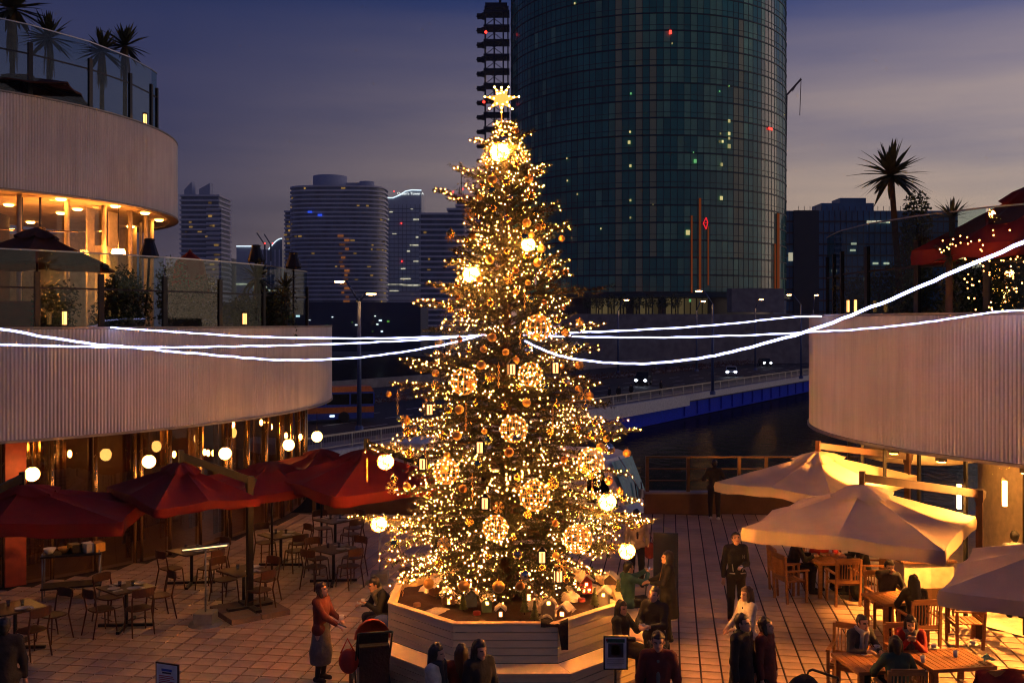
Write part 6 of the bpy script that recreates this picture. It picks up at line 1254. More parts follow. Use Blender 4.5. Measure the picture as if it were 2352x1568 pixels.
def blob(prims, vox, k=.025, carve=()):
    lo = np.min([np.min([np.array(p[1]) - p[-1], np.array(p[2]) - p[-1]], 0) if p[0] == 'c' else np.array(p[1]) - p[-1] for p in prims], 0) - vox * 3 - .02
    hi = np.max([np.max([np.array(p[1]) + p[-1], np.array(p[2]) + p[-1]], 0) if p[0] == 'c' else np.array(p[1]) + p[-1] for p in prims], 0) + vox * 3 + .02
    n = np.ceil((hi - lo) / vox).astype(int) + 1; S_ = np.full(n, 9.0)
    def sub(l, h_): i0 = np.maximum(((l - lo) / vox).astype(int) - 1, 0); i1 = np.minimum(((h_ - lo) / vox).astype(int) + 3, n); return i0, i1
    for p in prims:
        R_ = p[-1] + .06
        if p[0] == 'c': a, b, r0, r1 = np.array(p[1], float), np.array(p[2], float), p[3], p[4]; i0, i1 = sub(np.minimum(a, b) - R_, np.maximum(a, b) + R_)
        else: a = np.array(p[1], float); i0, i1 = sub(a - R_, a + R_)
        g = np.stack(np.meshgrid(*[lo[d] + vox * np.arange(i0[d], i1[d]) for d in range(3)], indexing='ij'), -1)
        if p[0] == 'c':
            ab = b - a; t = np.clip(((g - a) @ ab) / (ab @ ab + 1e-12), 0, 1); d = np.linalg.norm(g - a - t[..., None] * ab, axis=-1) - (r0 + (r1 - r0) * t)
        else:
            q = (g - a) @ p[3]; rr = np.array(p[2]); k0 = np.linalg.norm(q / rr, axis=-1); d = (k0 - 1) * rr.min() * (1.0)
        s = S_[i0[0]:i1[0], i0[1]:i1[1], i0[2]:i1[2]]; hh = np.clip(.5 + .5 * (s - d) / k, 0, 1); s[...] = np.where(s > 5, d, s * (1 - hh) + d * hh - k * hh * (1 - hh))
    for fn in carve:
        g = np.stack(np.meshgrid(*[lo[d] + vox * np.arange(n[d]) for d in range(3)], indexing='ij'), -1); S_ = np.maximum(S_, fn(g))
    return nets(S_, lo, vox)
def mesh_np(name, V_, F_, mats, midx=None):
    me = bpy.data.meshes.new(name); me.vertices.add(len(V_)); me.vertices.foreach_set('co', V_.ravel()); me.loops.add(len(F_) * 4); me.loops.foreach_set('vertex_index', F_.ravel().astype(np.int32)); me.polygons.add(len(F_)); me.polygons.foreach_set('loop_start', np.arange(len(F_), dtype=np.int32) * 4); me.polygons.foreach_set('use_smooth', np.ones(len(F_), bool))
    for m in mats: me.materials.append(m)
    if midx is not None: me.polygons.foreach_set('material_index', midx.astype(np.int32))
    me.update(calc_edges=True); me.validate(); return me
pm('skin', (.56, .31, .20), .55, var=.06, scale=20); pm('eye', (.02, .015, .012), .3); pm('lip', (.42, .14, .10), .5); pm('hair_black', (.012, .009, .008), .45, var=.3, stretch=(8, 8, 1), bump=.3); pm('hair_brown', (.05, .022, .012), .45, var=.3, stretch=(8, 8, 1), bump=.3)
CL = {}
def cloth(n, c, r=.85): CL[n] = pm('cloth_' + n, c, r, var=.25, scale=9, bump=.9, bscale=11); return CL[n]
for n_, c_ in (('black', (.010, .010, .012)), ('brown', (.16, .03, .018)), ('grey', (.17, .15, .12)), ('cream', (.60, .50, .38)), ('navy', (.012, .016, .032)), ('teal', (.03, .10, .10)), ('beige', (.42, .31, .20)), ('khaki', (.20, .17, .12)), ('red', (.42, .02, .012)), ('pale', (.50, .45, .38)), ('white', (.70, .68, .64)), ('darkred', (.13, .02, .014)), ('green', (.02, .06, .045)), ('charcoal', (.035, .033, .035))): cloth(n_, c_)
def ik(a, b, l1, l2, pole):
    a, b = np.array(a, float), np.array(b, float); d = b - a; L_ = np.linalg.norm(d); 
    if L_ > (l1 + l2) * .995: b = a + d / L_ * (l1 + l2) * .995; d = b - a; L_ = np.linalg.norm(d)
    t = (l1 * l1 - l2 * l2 + L_ * L_) / (2 * L_); h_ = math.sqrt(max(l1 * l1 - t * t, 0)); u = d / L_; p = np.array(pole, float); p -= u * (p @ u); p /= np.linalg.norm(p) + 1e-9
    return a + u * t + p * h_, b
def person(label, x, y, face, H=1.65, top='black', legs='black', kind='jacket', hair='short', hc='hair_black', seat=None, lh=None, rh=None, lean=0.0, yaw=0.0, nod=0.0, shoe='black', z0=0.0, vox=.014, scarf=None, hood=None, glasses=False, stance=.0, open_=None, skin_legs=False):
    s = H / 1.7; f = math.atan2(-face[0], face[1]); pel = np.array([0, 0, .95]) if seat is None else np.array([0, 0, (seat / s) + .11]); 
    RL = rot(-lean, 0); up = lambda p: pel + RL @ (np.array(p, float) - np.array([0, 0, .95]))
    hipL, hipR = (pel + np.array([i * .09, 0, -.04]) for i in (-1, 1)); chest = up((0, .0, 1.28)); waist = up((0, 0, 1.08)); shL, shR = up((-.175, -.005, 1.395)), up((.175, -.005, 1.395)); nb, hd = up((0, -.005, 1.44)), up((0, .022, 1.575))
    if seat is None: kn = [np.array([-.10, .03 + stance, .50]), np.array([.10, .03 - stance, .50])]; an = [np.array([-.10, stance * 1.6 - .02, .085]), np.array([.10, -stance * 1.6 - .02, .085])]
    else: kn = [np.array([i * .13, .42, seat / s + .07]) for i in (-1, 1)]; an = [np.array([i * .12, .40, .085]) for i in (-1, 1)]
    lh = up((-.26, .06, .82)) if lh is None else np.array(lh, float); rh = up((.26, .06, .82)) if rh is None else np.array(rh, float)
    eL, lh = ik(shL, lh, .285, .25, (-.6, -.6, -.5)); eR, rh = ik(shR, rh, .285, .25, (.6, -.6, -.5))
    c = lambda a, b, r0, r1=None: ('c', a, b, r0, r0 if r1 is None else r1, max(r0, r0 if r1 is None else r1)); HR = RL @ rot(-nod, yaw); hp = lambda p: hd + HR @ np.array(p, float)
    def hand(w, e):
        d = (w - e) / (np.linalg.norm(w - e) + 1e-9); sd = np.cross(d, [0, 0, 1.0]); sd /= np.linalg.norm(sd) + 1e-9; upv = np.cross(sd, d); o = [c(w, w + d * .075, .024, .028)]
        for i, L_ in zip((-1.5, -.5, .5, 1.5), (.055, .07, .065, .05)):
            b0 = w + d * .085 + sd * i * .0165; m1 = b0 + d * L_ * .6 - upv * .012; o += [c(b0, m1, .0095), c(m1, m1 + d * L_ * .4 - upv * .022, .009)]
        i_ = np.sign(np.cross(d, [0, 0, 1.])[0] or 1); o += [c(w + d * .03, w + d * .065 - sd * .042 * i_ + upv * .01, .012, .0095)]; return o
    arms = [c(shL, eL, .045, .038), c(eL, lh, .036, .026), c(shR, eR, .045, .038), c(eR, rh, .036, .026)]
    torso = [c(hipL, hipR, .095), c(pel, waist, .115, .105), c(waist + [-.03, 0, 0], chest + [-.06, 0, 0], .095, .095), c(waist + [.03, 0, 0], chest + [.06, 0, 0], .095, .095), c(shL * .9 + shR * .1, shR * .9 + shL * .1, .058), c(chest, nb, .09, .055)]
    lg = [c(hipL, kn[0], .078, .056), c(kn[0], an[0], .054, .036), c(hipR, kn[1], .078, .056), c(kn[1], an[1], .054, .036)]; feet = [[c(a + [0, -.03, -.04], a + [0, .13, -.052], .036, .030)] for a in an]
    E3 = HR
    head = [('e', hp((0, -.012, .035)), (.076, .094, .088), E3, .095), ('e', hp((0, .022, -.035)), (.060, .070, .075), E3, .08), c(hp((0, .062, -.085)), hp((0, .068, -.088)), .026), c(hp((0, .088, .01)), hp((0, .102, -.028)), .009, .014), c(hp((-.035, .07, .028)), hp((.035, .07, .028)), .014), c(hp((-.077, -.005, .015)), hp((-.08, -.01, -.02)), .013), c(hp((.077, -.005, .015)), hp((.08, -.01, -.02)), .013), c(nb - [0, 0, .03], hp((0, -.012, -.05)), .052, .046)]
    Vb, Fb = blob(torso + arms + lg + head + feet[0] + feet[1] + hand(lh, eL) + hand(rh, eR), vox, .02)
    Q = (Vb[Fb].mean(1) - hd) @ HR; mi = np.zeros(len(Fb)); 
    for sx in (-1, 1): mi[(np.abs(Q[:, 0] - sx * .032) < .016) & (np.abs(Q[:, 2] - .008) < .009) & (Q[:, 1] > .04)] = 1
    mi[(np.abs(Q[:, 0]) < .026) & (np.abs(Q[:, 2] + .062) < .009) & (Q[:, 1] > .05)] = 2
    body = inst(mesh_np('person', Vb * s, Fb, [MT['skin'], MT['eye'], MT['lip']], mi), 'person', None, (x, y, z0), f); tag(body, label, 'person')
    def part(name, prims, mat, k=.03, carve=(), v=None):
        V_, F_ = blob(prims, v or vox * 1.1, k, carve); return inst(mesh_np(name, V_ * s, F_, [mat]), name, body)
    inf = lambda P_, d: [(p[0], p[1], p[2], p[3] + d, p[4] + d, p[5] + d) for p in P_]
    wl, wr = lh - (lh - eL) * .06, rh - (rh - eR) * .06
    sleeves = [c(shL, eL, .062, .056), c(eL, wl, .055, .042), c(shR, eR, .062, .056), c(eR, wr, .055, .042)]
    cutn = lambda zz: (lambda g: zz - g[..., 2])
    if kind == 'jacket': part('jacket', inf(torso, .022) + sleeves, CL[top])
    elif kind == 'coat':
        low = [c(pel, pel * [1, 1, 0] + [0, -.01, .52], .15, .20)] if seat is None else [c(pel, (kn[0] + kn[1]) / 2, .15, .13), c(hipL, kn[0], .10, .085), c(hipR, kn[1], .10, .085)]
        part('coat', inf(torso, .026) + sleeves + low, CL[top], .04, [cutn(.45)] if seat is None else ())
    if open_: part('shirt', [c(waist + RL @ np.array([0, .075, 0]), chest + RL @ np.array([0, .05, .06]), .06, .055)], CL[open_], .02)
    if legs == 'skirt': part('skirt', [c(pel + [0, 0, .06], [0, 0, .50], .135, .19), c([0, -.01, .5], [0, -.01, .36], .19, .185)], CL['grey'], .04, [cutn(.30)]); part('stockings', inf([lg[1], lg[3]], .006), CL['black'], .02)
    else: part('trousers', inf(lg, .018) + [c(hipL, hipR, .112)], CL[legs], .03)
    for ft in feet: part('shoe', inf(ft, .013) , CL[shoe], .02, [cutn(.004)])
    # hair
    face_ = lambda lim, zl: (lambda g: -np.maximum(lim - ((g - hd) @ HR)[..., 1], ((g - hd) @ HR)[..., 2] - zl))
    hr = random.Random(len(label) * 7 + int(x * 100)); cap_ = [('e', hp((0, -.018, .040)), (.086, .102, .096), E3, .11)]
    for i in range(16):
        a = hr.uniform(0, 2 * PI); e_ = hr.uniform(.1, 1.4); p_ = np.array([.080 * math.cos(a) * math.cos(e_), -.018 + .096 * math.sin(a) * math.cos(e_), .040 + .092 * math.sin(e_)]); cap_.append(c(hp(p_), hp(p_ * [1.06, 1.06, .72] + [0, .01, -.005]), hr.uniform(.010, .017), .007))
    if hair == 'short': part('hair', cap_ + [c(hp((0, -.06, -.03)), hp((0, -.055, -.06)), .06, .045)], MT[hc], .02, [face_(.028, .058)], .011)
    elif hair == 'bob': part('hair', cap_ + [c(hp((-.07, -.02, 0)), hp((-.07, -.0, -.10)), .038, .034), c(hp((.07, -.02, 0)), hp((.07, -.0, -.10)), .038, .034), c(hp((0, -.07, 0)), hp((0, -.06, -.11)), .055, .05)], MT[hc], .03, [face_(.035, .052)], .011)
    elif hair == 'long': part('hair', cap_ + [c(hp((-.07, -.02, 0)), hp((-.085, .01, -.26)), .038, .03), c(hp((.07, -.02, 0)), hp((.085, .01, -.26)), .038, .03), c(hp((0, -.07, 0)), hp((0, -.10, -.30)), .065, .06), c(hp((-.05, -.06, 0)), hp((-.06, -.09, -.28)), .05, .045), c(hp((.05, -.06, 0)), hp((.06, -.09, -.28)), .05, .045)], MT[hc], .03, [face_(.035, .055)], .011)
    elif hair == 'cap': part('cap', cap_, CL['black'], .02, [face_(-.01, .04)], .011)
    if scarf:
        n1 = nb + RL @ np.array([0, .02, .02]); pts = [n1 + RL @ np.array([.085 * math.cos(a), .075 * math.sin(a), 0.01]) for a in np.linspace(0, 2 * PI, 9)]
        part('scarf', [c(pts[i], pts[i + 1], .035) for i in range(8)] + [c(n1 + RL @ np.array([-.05, .09, 0]), chest + RL @ np.array([-.03, .125, -.12]), .032, .036), c(n1 + RL @ np.array([.05, .09, 0]), chest + RL @ np.array([.04, .125, -.10]), .032, .036)], CL[scarf], .02)
    if hood: n1 = nb + RL @ np.array([0, -.06, .0]); part('hood', [c(n1 + RL @ np.array([-.07, .02, 0]), n1 + RL @ np.array([.07, .02, 0]), .055), c(n1, n1 + RL @ np.array([0, -.04, -.08]), .06, .05)], CL[hood])
    if glasses:
        m = MB()
        for sx in (-1, 1): m.tube([tuple(hp((sx * .034 + .022 * math.cos(a), .088, .008 + .017 * math.sin(a))) * s) for a in np.linspace(0, 2 * PI, 11)], .0028 * s, 4, cap=False); m.tube([tuple(hp((sx * .056, .086, .012)) * s), tuple(hp((sx * .08, .0, .016)) * s)], .0025, 4)
        m.tube([tuple(hp((-.012, .094, .010)) * s), tuple(hp((.012, .094, .010)) * s)], .0025, 4); m.build('glasses', MT['dark_metal'], body)
    RZ = Matrix.Rotation(f, 3, 'Z'); Wp = lambda p: Vector((x, y, z0)) + RZ @ Vector(tuple(np.array(p) * s))
    return dict(o=body, l=Wp(lh + (lh - eL) / np.linalg.norm(lh - eL) * .07), r=Wp(rh + (rh - eR) / np.linalg.norm(rh - eR) * .07), W=Wp, nb=nb, chest=chest, f=f, s=s)
def cup(p, label, m='paper_cup'): tag(inst(cupm, 'paper_cup', None, p - Vector((0, 0, .05))), label, 'cup')
def phone(p, label, rz, tilt=.6, lit=True):
    t = thing('phone', label, 'phone', p, rz); b = MB().box((0, 0, 0), (.072, .009, .145)).build('case', MT['black_cloth'], t); b.rotation_euler = (tilt, 0, 0); sc = MB().box((0, -.0055, 0), (.064, .003, .13)).build('screen', glow('phone_screen', (.6, .75, 1), .5) if 'phone_screen' not in MT else MT['phone_screen'], t); sc.rotation_euler = (tilt, 0, 0)

r = person('woman in a brown sweater and long grey skirt standing with a cup', -3.04, 15.86, (1, -.35), 1.56, 'brown', 'skirt', 'jacket', 'bob', 'hair_brown', lh=(-.10, .30, 1.08), rh=(.06, .34, 1.02), nod=-.25)
cup(r['l'] + Vector((0, 0, .03)), 'paper cup held by the woman in the grey skirt'); phone(r['r'] + Vector((0.03, 0, .02)), 'phone held by the woman in the grey skirt', -1.2, 1.1)
r = person('man in a dark coat hunched on the planter bench holding two cups', -2.12, 17.45, (-1, -.5), 1.68, 'black', 'navy', 'jacket', 'short', seat=.5, lean=.5, nod=-.3, lh=(-.08, .48, .86), rh=(.14, .50, .80), scarf='khaki')
cup(r['l'], 'upper paper cup held by the hunched man on the planter bench'); cup(r['r'], 'lower paper cup held by the hunched man on the planter bench')
t = thing('blue_bag', 'dark blue bag lying on the planter bench beside the hunched man', 'bag', (-2.15, 16.55, .5)); MB().sphere((0, 0, .17), .22, 14, 10, (.9, .6, .8)).build('bag_body', pm('blue_bag', (.02, .05, .22), .7), t)
person('woman in a cream coat with long dark hair cut by the lower frame edge', -.97, 12.7, (.9, -.35), 1.60, 'cream', 'black', 'coat', 'long', rh=(.10, .35, 1.05), scarf='charcoal')
person('woman with brown hair seen from behind between two friends', -.66, 12.98, (-.1, 1), 1.50, 'darkred', 'black', 'coat', 'long', 'hair_brown')
person('woman in black with long black hair smiling to the side at the lower frame edge', -.42, 12.75, (.55, -.75), 1.63, 'black', 'black', 'coat', 'long')
r = person('man with glasses, brown jacket and backpack facing the camera', 1.88, 12.8, (-.15, -1), 1.73, 'darkred', 'black', 'jacket', 'short', glasses=True, open_='grey')
t = thing('backpack', 'black backpack worn by the man with glasses', 'backpack', r['W']((0, -.18, 1.0)), r['f'] + PI); backpack(MB(), 1.1).build('bag_body', MT['black_cloth'], t)
for sx in (-1, 1): MB().tube([(sx * .1, .0, .42), (sx * .12, .14, .48), (sx * .13, .29, .40), (sx * .14, .26, .12), (sx * .12, .06, .02)], .022, 6).build('strap', MT['black_cloth'], t)
r = person('long-haired woman in a long black coat standing by the blue board', 2.80, 17.85, (-1, .1), 1.60, 'black', 'black', 'coat', 'long', lh=(-.12, .33, 1.12), rh=(.10, .36, 1.10), nod=-.15)
t = thing('handbag', 'small tan handbag hanging in front of the long-haired woman in black', 'bag', r['W']((.20, .22, .62)), r['f']); MB().box((0, 0, .09), (.20, .08, .16)).build('bag_body', pm('tan_leather', (.34, .15, .07), .5), t); MB().tube([(-.09, 0, .17), (-.12, -.12, .80), (.0, -.15, .86), (.09, 0, .17)], .007, 5).build('strap', MT['tan_leather'], t)
r = person('person in a teal jacket on the planter bench raising a phone', 2.12, 18.25, (.9, .35), 1.62, 'teal', 'black', 'jacket', 'short', seat=.5, lh=(-.05, .42, 1.16), rh=(.08, .40, 1.14)); phone(r['r'], 'phone raised by the person in the teal jacket', 1.2, .1)
r = person('dark-haired woman in black seated on the planter bench with a cup', 1.72, 15.72, (.85, -.6), 1.60, 'black', 'black', 'coat', 'long', seat=.5, lh=(-.08, .36, .98), rh=(.14, .34, .84), yaw=-.3); cup(r['l'], 'paper cup held by the seated woman in black')
r = person('young man in a dark coat photographing with a white phone beside the bench', 2.20, 15.35, (-.55, -.8), 1.62, 'black', 'black', 'coat', 'short', lh=(-.10, .34, 1.16), rh=(.08, .35, 1.16), nod=-.25); t = thing('white_phone', 'white phone held by the young man beside the bench', 'phone', (r['l'] + r['r']) / 2, r['f']); MB().box((0, 0, 0), (.15, .02, .075)).build('case', MT['china'], t); MB().box((0, -.012, 0), (.13, .005, .06)).build('screen', MT['window_dark'], t)
r = person('person in a beige jacket with a red bag walking behind the tree branches', 2.70, 21.6, (.05, -1), 1.64, 'beige', 'black', 'jacket', 'short', open_='black', stance=.05); t = thing('red_handbag', 'dark red bag hanging beside the person in the beige jacket', 'bag', r['W']((-.30, .02, .62))); MB().sphere((0, 0, .16), .17, 14, 10, (.9, .5, 1.1)).build('bag_body', pm('dark_red_leather', (.18, .02, .015), .5), t); MB().tube([(-.08, 0, .3), (0, 0, .55), (.08, 0, .3)], .012, 5).build('strap', MT['dark_red_leather'], t)
r = person('man in a black baseball jacket standing and looking down at his phone', 4.26, 18.95, (.05, -1), 1.71, 'black', 'black', 'jacket', 'short', lh=(-.04, .27, 1.12), nod=-.45, shoe='darkred'); phone(r['l'], 'phone in the hand of the man in the black baseball jacket', .1, 1.1)
m = MB()
for sx in (-1, 1): m.bar((sx * .055, .148, .96), (sx * .155, .13, .965), .012, .018); m.bar((sx * .09, .150, 1.0), (sx * .11, .155, 1.14), .012, .012)
m.build('jacket_trim', CL['pale'], r['o']); m = MB()
for a, b in (((-.06, 1.24), (-.06, 1.31)), ((-.06, 1.31), (-.10, 1.24)), ((-.10, 1.24), (-.10, 1.31))): m.bar((a[0] - .03, .137, a[1]), (b[0] - .03, .137, b[1]), .010, .012)
m.build('jacket_emblem', CL['grey'], r['o'])
person('woman in a pale jacket with shoulder-length hair turned to the side', 3.68, 15.55, (-.95, -.3), 1.57, 'pale', 'black', 'jacket', 'long', 'hair_brown', open_='black', lh=(-.10, .30, 1.05), rh=(.12, .30, 1.02))
person('man with glasses in a black coat walking beside a woman at the lower edge', 3.14, 13.6, (.75, -.65), 1.72, 'black', 'charcoal', 'coat', 'short', glasses=True, nod=-.2, stance=.08)
person('woman in a dark red coat walking beside the man with glasses', 3.52, 13.85, (.8, -.6), 1.60, 'darkred', 'black', 'coat', 'bob', open_='charcoal', nod=-.2, stance=-.08)
person('diner in black on the water side seat, left of the crowded teak table', 5.92, 21.05, (1, -.1), 1.68, 'black', 'black', 'jacket', 'short', seat=.45, lean=.25, lh=(-.1, .42, .80), rh=(.12, .42, .80))
person('diner in a red shirt at the far side of the crowded teak table', 6.72, 21.65, (0, -1), 1.64, 'red', 'black', 'jacket', 'short', seat=.45, lean=.15, lh=(-.15, .42, .80), rh=(.15, .42, .80))
person('diner in black beside the floor backpack at the crowded teak table', 7.42, 20.95, (-1, 0), 1.66, 'black', 'navy', 'jacket', 'bob', seat=.45, lean=.2, lh=(-.1, .40, .80), rh=(.12, .40, .80))
person('man in a dark shirt resting his chin on his hand at a teak table', 7.0, 18.62, (0, -1), 1.68, 'charcoal', 'black', 'jacket', 'short', seat=.45, lean=.22, lh=(-.16, .42, .80), rh=(.04, .24, 1.12), nod=-.2)
person('long-haired woman in black seen from behind at a teak table', 7.05, 17.38, (.0, 1), 1.62, 'black', 'black', 'jacket', 'long', seat=.45, lean=.15, lh=(-.15, .4, .8), rh=(.15, .4, .8))
person('woman with a pale scarf looking down at the near teak table', 5.28, 15.30, (.35, -.95), 1.62, 'charcoal', 'black', 'coat', 'short', seat=.45, lean=.25, scarf='pale', lh=(-.12, .44, .80), rh=(.14, .42, .82), nod=-.4)
person('woman with bobbed hair and red sleeves leaning her elbows on the table', 6.12, 15.32, (-.3, -.95), 1.62, 'red', 'black', 'jacket', 'bob', seat=.45, lean=.3, scarf='grey', lh=(-.05, .36, .95), rh=(.05, .36, .95), nod=-.2)
person('person in dark green seen from behind at the near teak table', 5.42, 13.95, (.05, 1), 1.62, 'green', 'black', 'jacket', 'bob', seat=.45, lean=.2, lh=(-.2, .42, .80), rh=(.2, .42, .80))
person('person in a white hooded top seen from behind inside the right building', 9.72, 19.25, (.3, 1), 1.66, 'white', 'black', 'jacket', 'short', hood='white')
person('dark silhouetted person cut by the left frame edge', -6.86, 13.45, (-.4, .9), 1.70, 'black', 'black', 'coat', 'short')
person('man in dark clothes and white shoes leaning at the waterside railing', 5.86, 28.85, (.0, 1), 1.72, 'black', 'black', 'jacket', 'short', shoe='white', lh=(-.2, .25, 1.1), rh=(.2, .25, 1.1), stance=.03)
for px, py, w in ((1400, 925, 'first by the Christmas tree'), (1421, 922, 'second from the Christmas tree'), (1450, 917, 'third from the Christmas tree'), (1518, 906, 'standing apart below the minivan')):
    q = G(px, py, ZR + .15); person('tiny dark pedestrian on the bridge pavement, ' + w, q.x, q.y, (R.uniform(-1, 1), -.5), 1.68, 'black', 'black', 'jacket', 'short', z0=ZR + .15, vox=.03, stance=.08)
# ================================================================== TERRACE PLANTS AND FITTINGS
pm('palm_leaf', (.06, .065, .022), .6, var=.3, scale=5); pm('palm_dry', (.14, .09, .04), .8, var=.3); pm('shrub_leaf', (.05, .065, .02), .6, var=.4, scale=10, rnd=.3); pm('pot', (.10, .06, .04), .7)
def palm(label, x, y, zb, zc, rl, skirt=False, lean=(0, 0), n=70, up=0.0, seed=1, name='yucca_palm'):
    rg = random.Random(seed); t = thing(name, label, 'palm', (x, y, zb), 0); h_ = zc - zb
    MB().tube([(lean[0], lean[1], 0), (lean[0] * .6, lean[1] * .6, h_ * .5), (0, 0, h_)], [.085, .07, .06], 8).build('trunk', MT['bark'], t); m = MB()
    for i in range(n):
        a = rg.uniform(0, 2 * PI); el = rg.uniform(-.55, 1.45) if up == 0 else rg.uniform(.1, 1.5); L_ = rl * rg.uniform(.75, 1.1); d = Vector((math.cos(a) * math.cos(el), math.sin(a) * math.cos(el), math.sin(el))); s = Vector((-math.sin(a), math.cos(a), 0)); w = rl * .062; v = []
        for k, q in enumerate((0, .3, .65, 1)):
            p = Vector((0, 0, h_)) + d * L_ * q - Vector((0, 0, 1)) * L_ * .16 * q * q; ww = w * (.6, 1, .8, .02)[k]; v += [p - s * ww, p + s * ww + Vector((0, 0, .004)), ]
        m.add(v, [(0, 1, 3, 2), (2, 3, 5, 4), (4, 5, 7, 6)])
    m.build('crown', MT['palm_leaf'], t)
    if skirt:
        m = MB()
        for i in range(40):
            a = rg.uniform(0, 2 * PI); L_ = rl * rg.uniform(.8, 1.4); s = Vector((-math.sin(a), math.cos(a), 0)) * .02; p = Vector((.08 * math.cos(a), .08 * math.sin(a), h_ - .05)); e = Vector((.16 * math.cos(a), .16 * math.sin(a), h_ - L_)); m.quad(p - s, p + s, e + s * .4, e - s * .4)
        m.build('dry_skirt', MT['palm_dry'], t)
for k, (px, py, Y, rl, w) in enumerate(((28, 20, 27.5, 1.25, 'cut by the upper left corner'), (112, 88, 28, .9, 'second from the upper left corner'), (234, 118, 29.5, .85, 'third, behind the roof terrace glass'), (287, 106, 30.5, .85, 'nearest the rounded edge of the roof terrace'))):
    palm('dark yucca palm on the upper roof terrace, ' + w, X(px, Y), Y, 10.6, Zy(py, Y), rl, True, seed=k, n=80)
palm('tall thin yucca palm against the sky on the right terrace', X(2047, 21.3), 21.3, 4.7, Zy(402, 21.3), 0.92, False, (.25, 0), 90, seed=9)
palm('short upright yucca behind the right terrace glass', X(2187, 19.2), 19.2, 4.7, Zy(500, 19.2), .5, False, (0, 0), 46, .1, 10)
palm('short yucca below the red canopy on the right terrace', X(2180, 18.6), 18.6, 4.7, Zy(590, 18.6), .42, False, (0, 0), 46, 0, 12)
palm('dark fan palm on the left terrace before the city lights', X(592, 27.5), 27.5, 4.55, Zy(640, 27.5), .75, True, (0, 0), 60, 0, 13)
palm('dark yucca near the terrace corner post on the left terrace', X(655, 28.4), 28.4, 4.55, Zy(660, 28.4), .6, True, (0, 0), 50, 0, 14)
def shrub(label, px, py, Y, w, h_, zb, n=900, s=.07, seed=0):
    rg = random.Random(seed); x = X(px, Y); zc = Zy(py, Y); t = thing('shrub', label, 'shrub', (x, Y, zb)); MB().lathe([(0, 0), (.2, 0), (.26, .4), (.22, .4), (0, .35)], 14).build('pot', MT['pot'], t); m = MB()
    for k in range(7): leaves(m, (rg.uniform(-.5, .5) * w, rg.uniform(-.3, .3) * w, zc - zb - h_ * .5 + rg.uniform(-.4, .4) * h_), w * .55, w * .5, h_ * .42, n // 7, s, rg)
    m.build('crown', MT['shrub_leaf'], t)
    m = MB()
    for k in range(5): m.tube([(0, 0, .35), (rg.uniform(-.3, .3) * w, 0, (zc - zb) * .5), (rg.uniform(-.6, .6) * w, rg.uniform(-.2, .2), (zc - zb) * .85)], [.02, .012, .006], 5)
    m.build('stem', MT['bark'], t)
for k, (px, py, Y, w, h_, lab) in enumerate(((255, 628, 23.3, .55, 1.6, 'beside the first tall terrace post'), (300, 650, 24.0, .6, 1.5, 'before the pale curtains'), (395, 628, 25.2, .62, 1.7, 'below the folded red umbrella'), (450, 660, 26.0, .5, 1.3, 'between the folded umbrella and the middle post'), (545, 690, 27.2, .5, 1.2, 'before the distant lit terrace'), (640, 690, 28.2, .5, 1.2, 'beside the terrace corner'), (120, 680, 22.2, .5, 1.3, 'below the brown terrace parasol'))):
    shrub('leafy dark shrub on the left terrace ' + lab, px, py, Y, w * 1.25, h_ * 1.15, 4.55, 2800, .10, 20 + k)
for k, (px, py, Y, w, h_, lab) in enumerate(((1965, 640, 23.0, .5, 1.3, 'at the outer corner by the small candles'), (2030, 600, 21.8, .55, 1.6, 'at the foot of the tall palm'), (2090, 480, 21.0, .45, 1.6, 'rising above the glass beside the tall palm'), (2120, 620, 20.3, .6, 1.5, 'behind the middle terrace post'), (2210, 640, 19.0, .6, 1.3, 'below the hanging lamps'), (2290, 590, 19.0, .6, 1.8, 'hung with tiny fairy lights'), (2345, 570, 18.6, .6, 2.0, 'hung with fairy lights at the frame edge'))):
    shrub('leafy dark shrub on the right terrace ' + lab, px, py, Y, w * 1.2, h_ * 1.15, 4.7, 2400, .09, 40 + k)
fb = MB()
for i in range(95):
    px, py = R.uniform(2215, 2352), R.uniform(520, 715)
    if R.random() < .35: px, py = R.uniform(2150, 2352), R.uniform(540, 600)
    fb.sphere(P(px, py, R.uniform(17.2, 18.0)), .014, 6, 4)
fl_ = thing('fairy_lights', 'tiny warm fairy lights scattered over the shrubs on the right terrace', 'fairy lights'); stuff(fb.build('bulbs', glow('fairy_glow', (1.0, .38, .08), 14.0, .6), fl_))
# brown parasols on the terraces
pm('brown_canvas', (.09, .03, .015), .85, bump=.2, trans=.1)
Y = 24.0; t = parasol('brown parasol with a pointed top on the left terrace', X(85, Y), Y, 1.6, 1.6, .3, Zy(606, Y), Zy(527, Y), 'brown_canvas', None, .06); t.location.z = 0
Y = 27.0; parasol('brown parasol on the upper left roof terrace behind the glass', X(50, Y), Y, 1.5, 1.5, .2, Zy(208, Y), Zy(175, Y), 'brown_canvas', None, .05)
Y = 18.6; pav = parasol('large red canopy on the right terrace with hanging lamps', X(2372, Y), Y, 1.5, 1.5, .25, Zy(560, Y), Zy(428, Y), 'red_canvas', None, .28)
Y = 27.0; m = MB(); m.lathe([(0, Zy(572, Y)), (.06, Zy(580, Y)), (.33, Zy(600, Y)), (.42, Zy(640, Y)), (.52, Zy(690, Y)), (.45, Zy(692, Y))], 18)
for i, v in enumerate(m.v):
    a = math.atan2(v[1], v[0]); m.v[i] = (v[0] * (1 + .12 * math.sin(6 * a)), v[1] * (1 + .12 * math.sin(6 * a)), v[2])
t = thing('folded_parasol', 'folded dark red parasol standing on the left terrace', 'parasol', (X(436, Y), Y, 0)); m.build('canopy', MT['red_canvas'], t); MB().tube([(0, 0, 4.55), (0, 0, Zy(690, Y))], .03, 8).build('post', MT['dark_metal'], t)
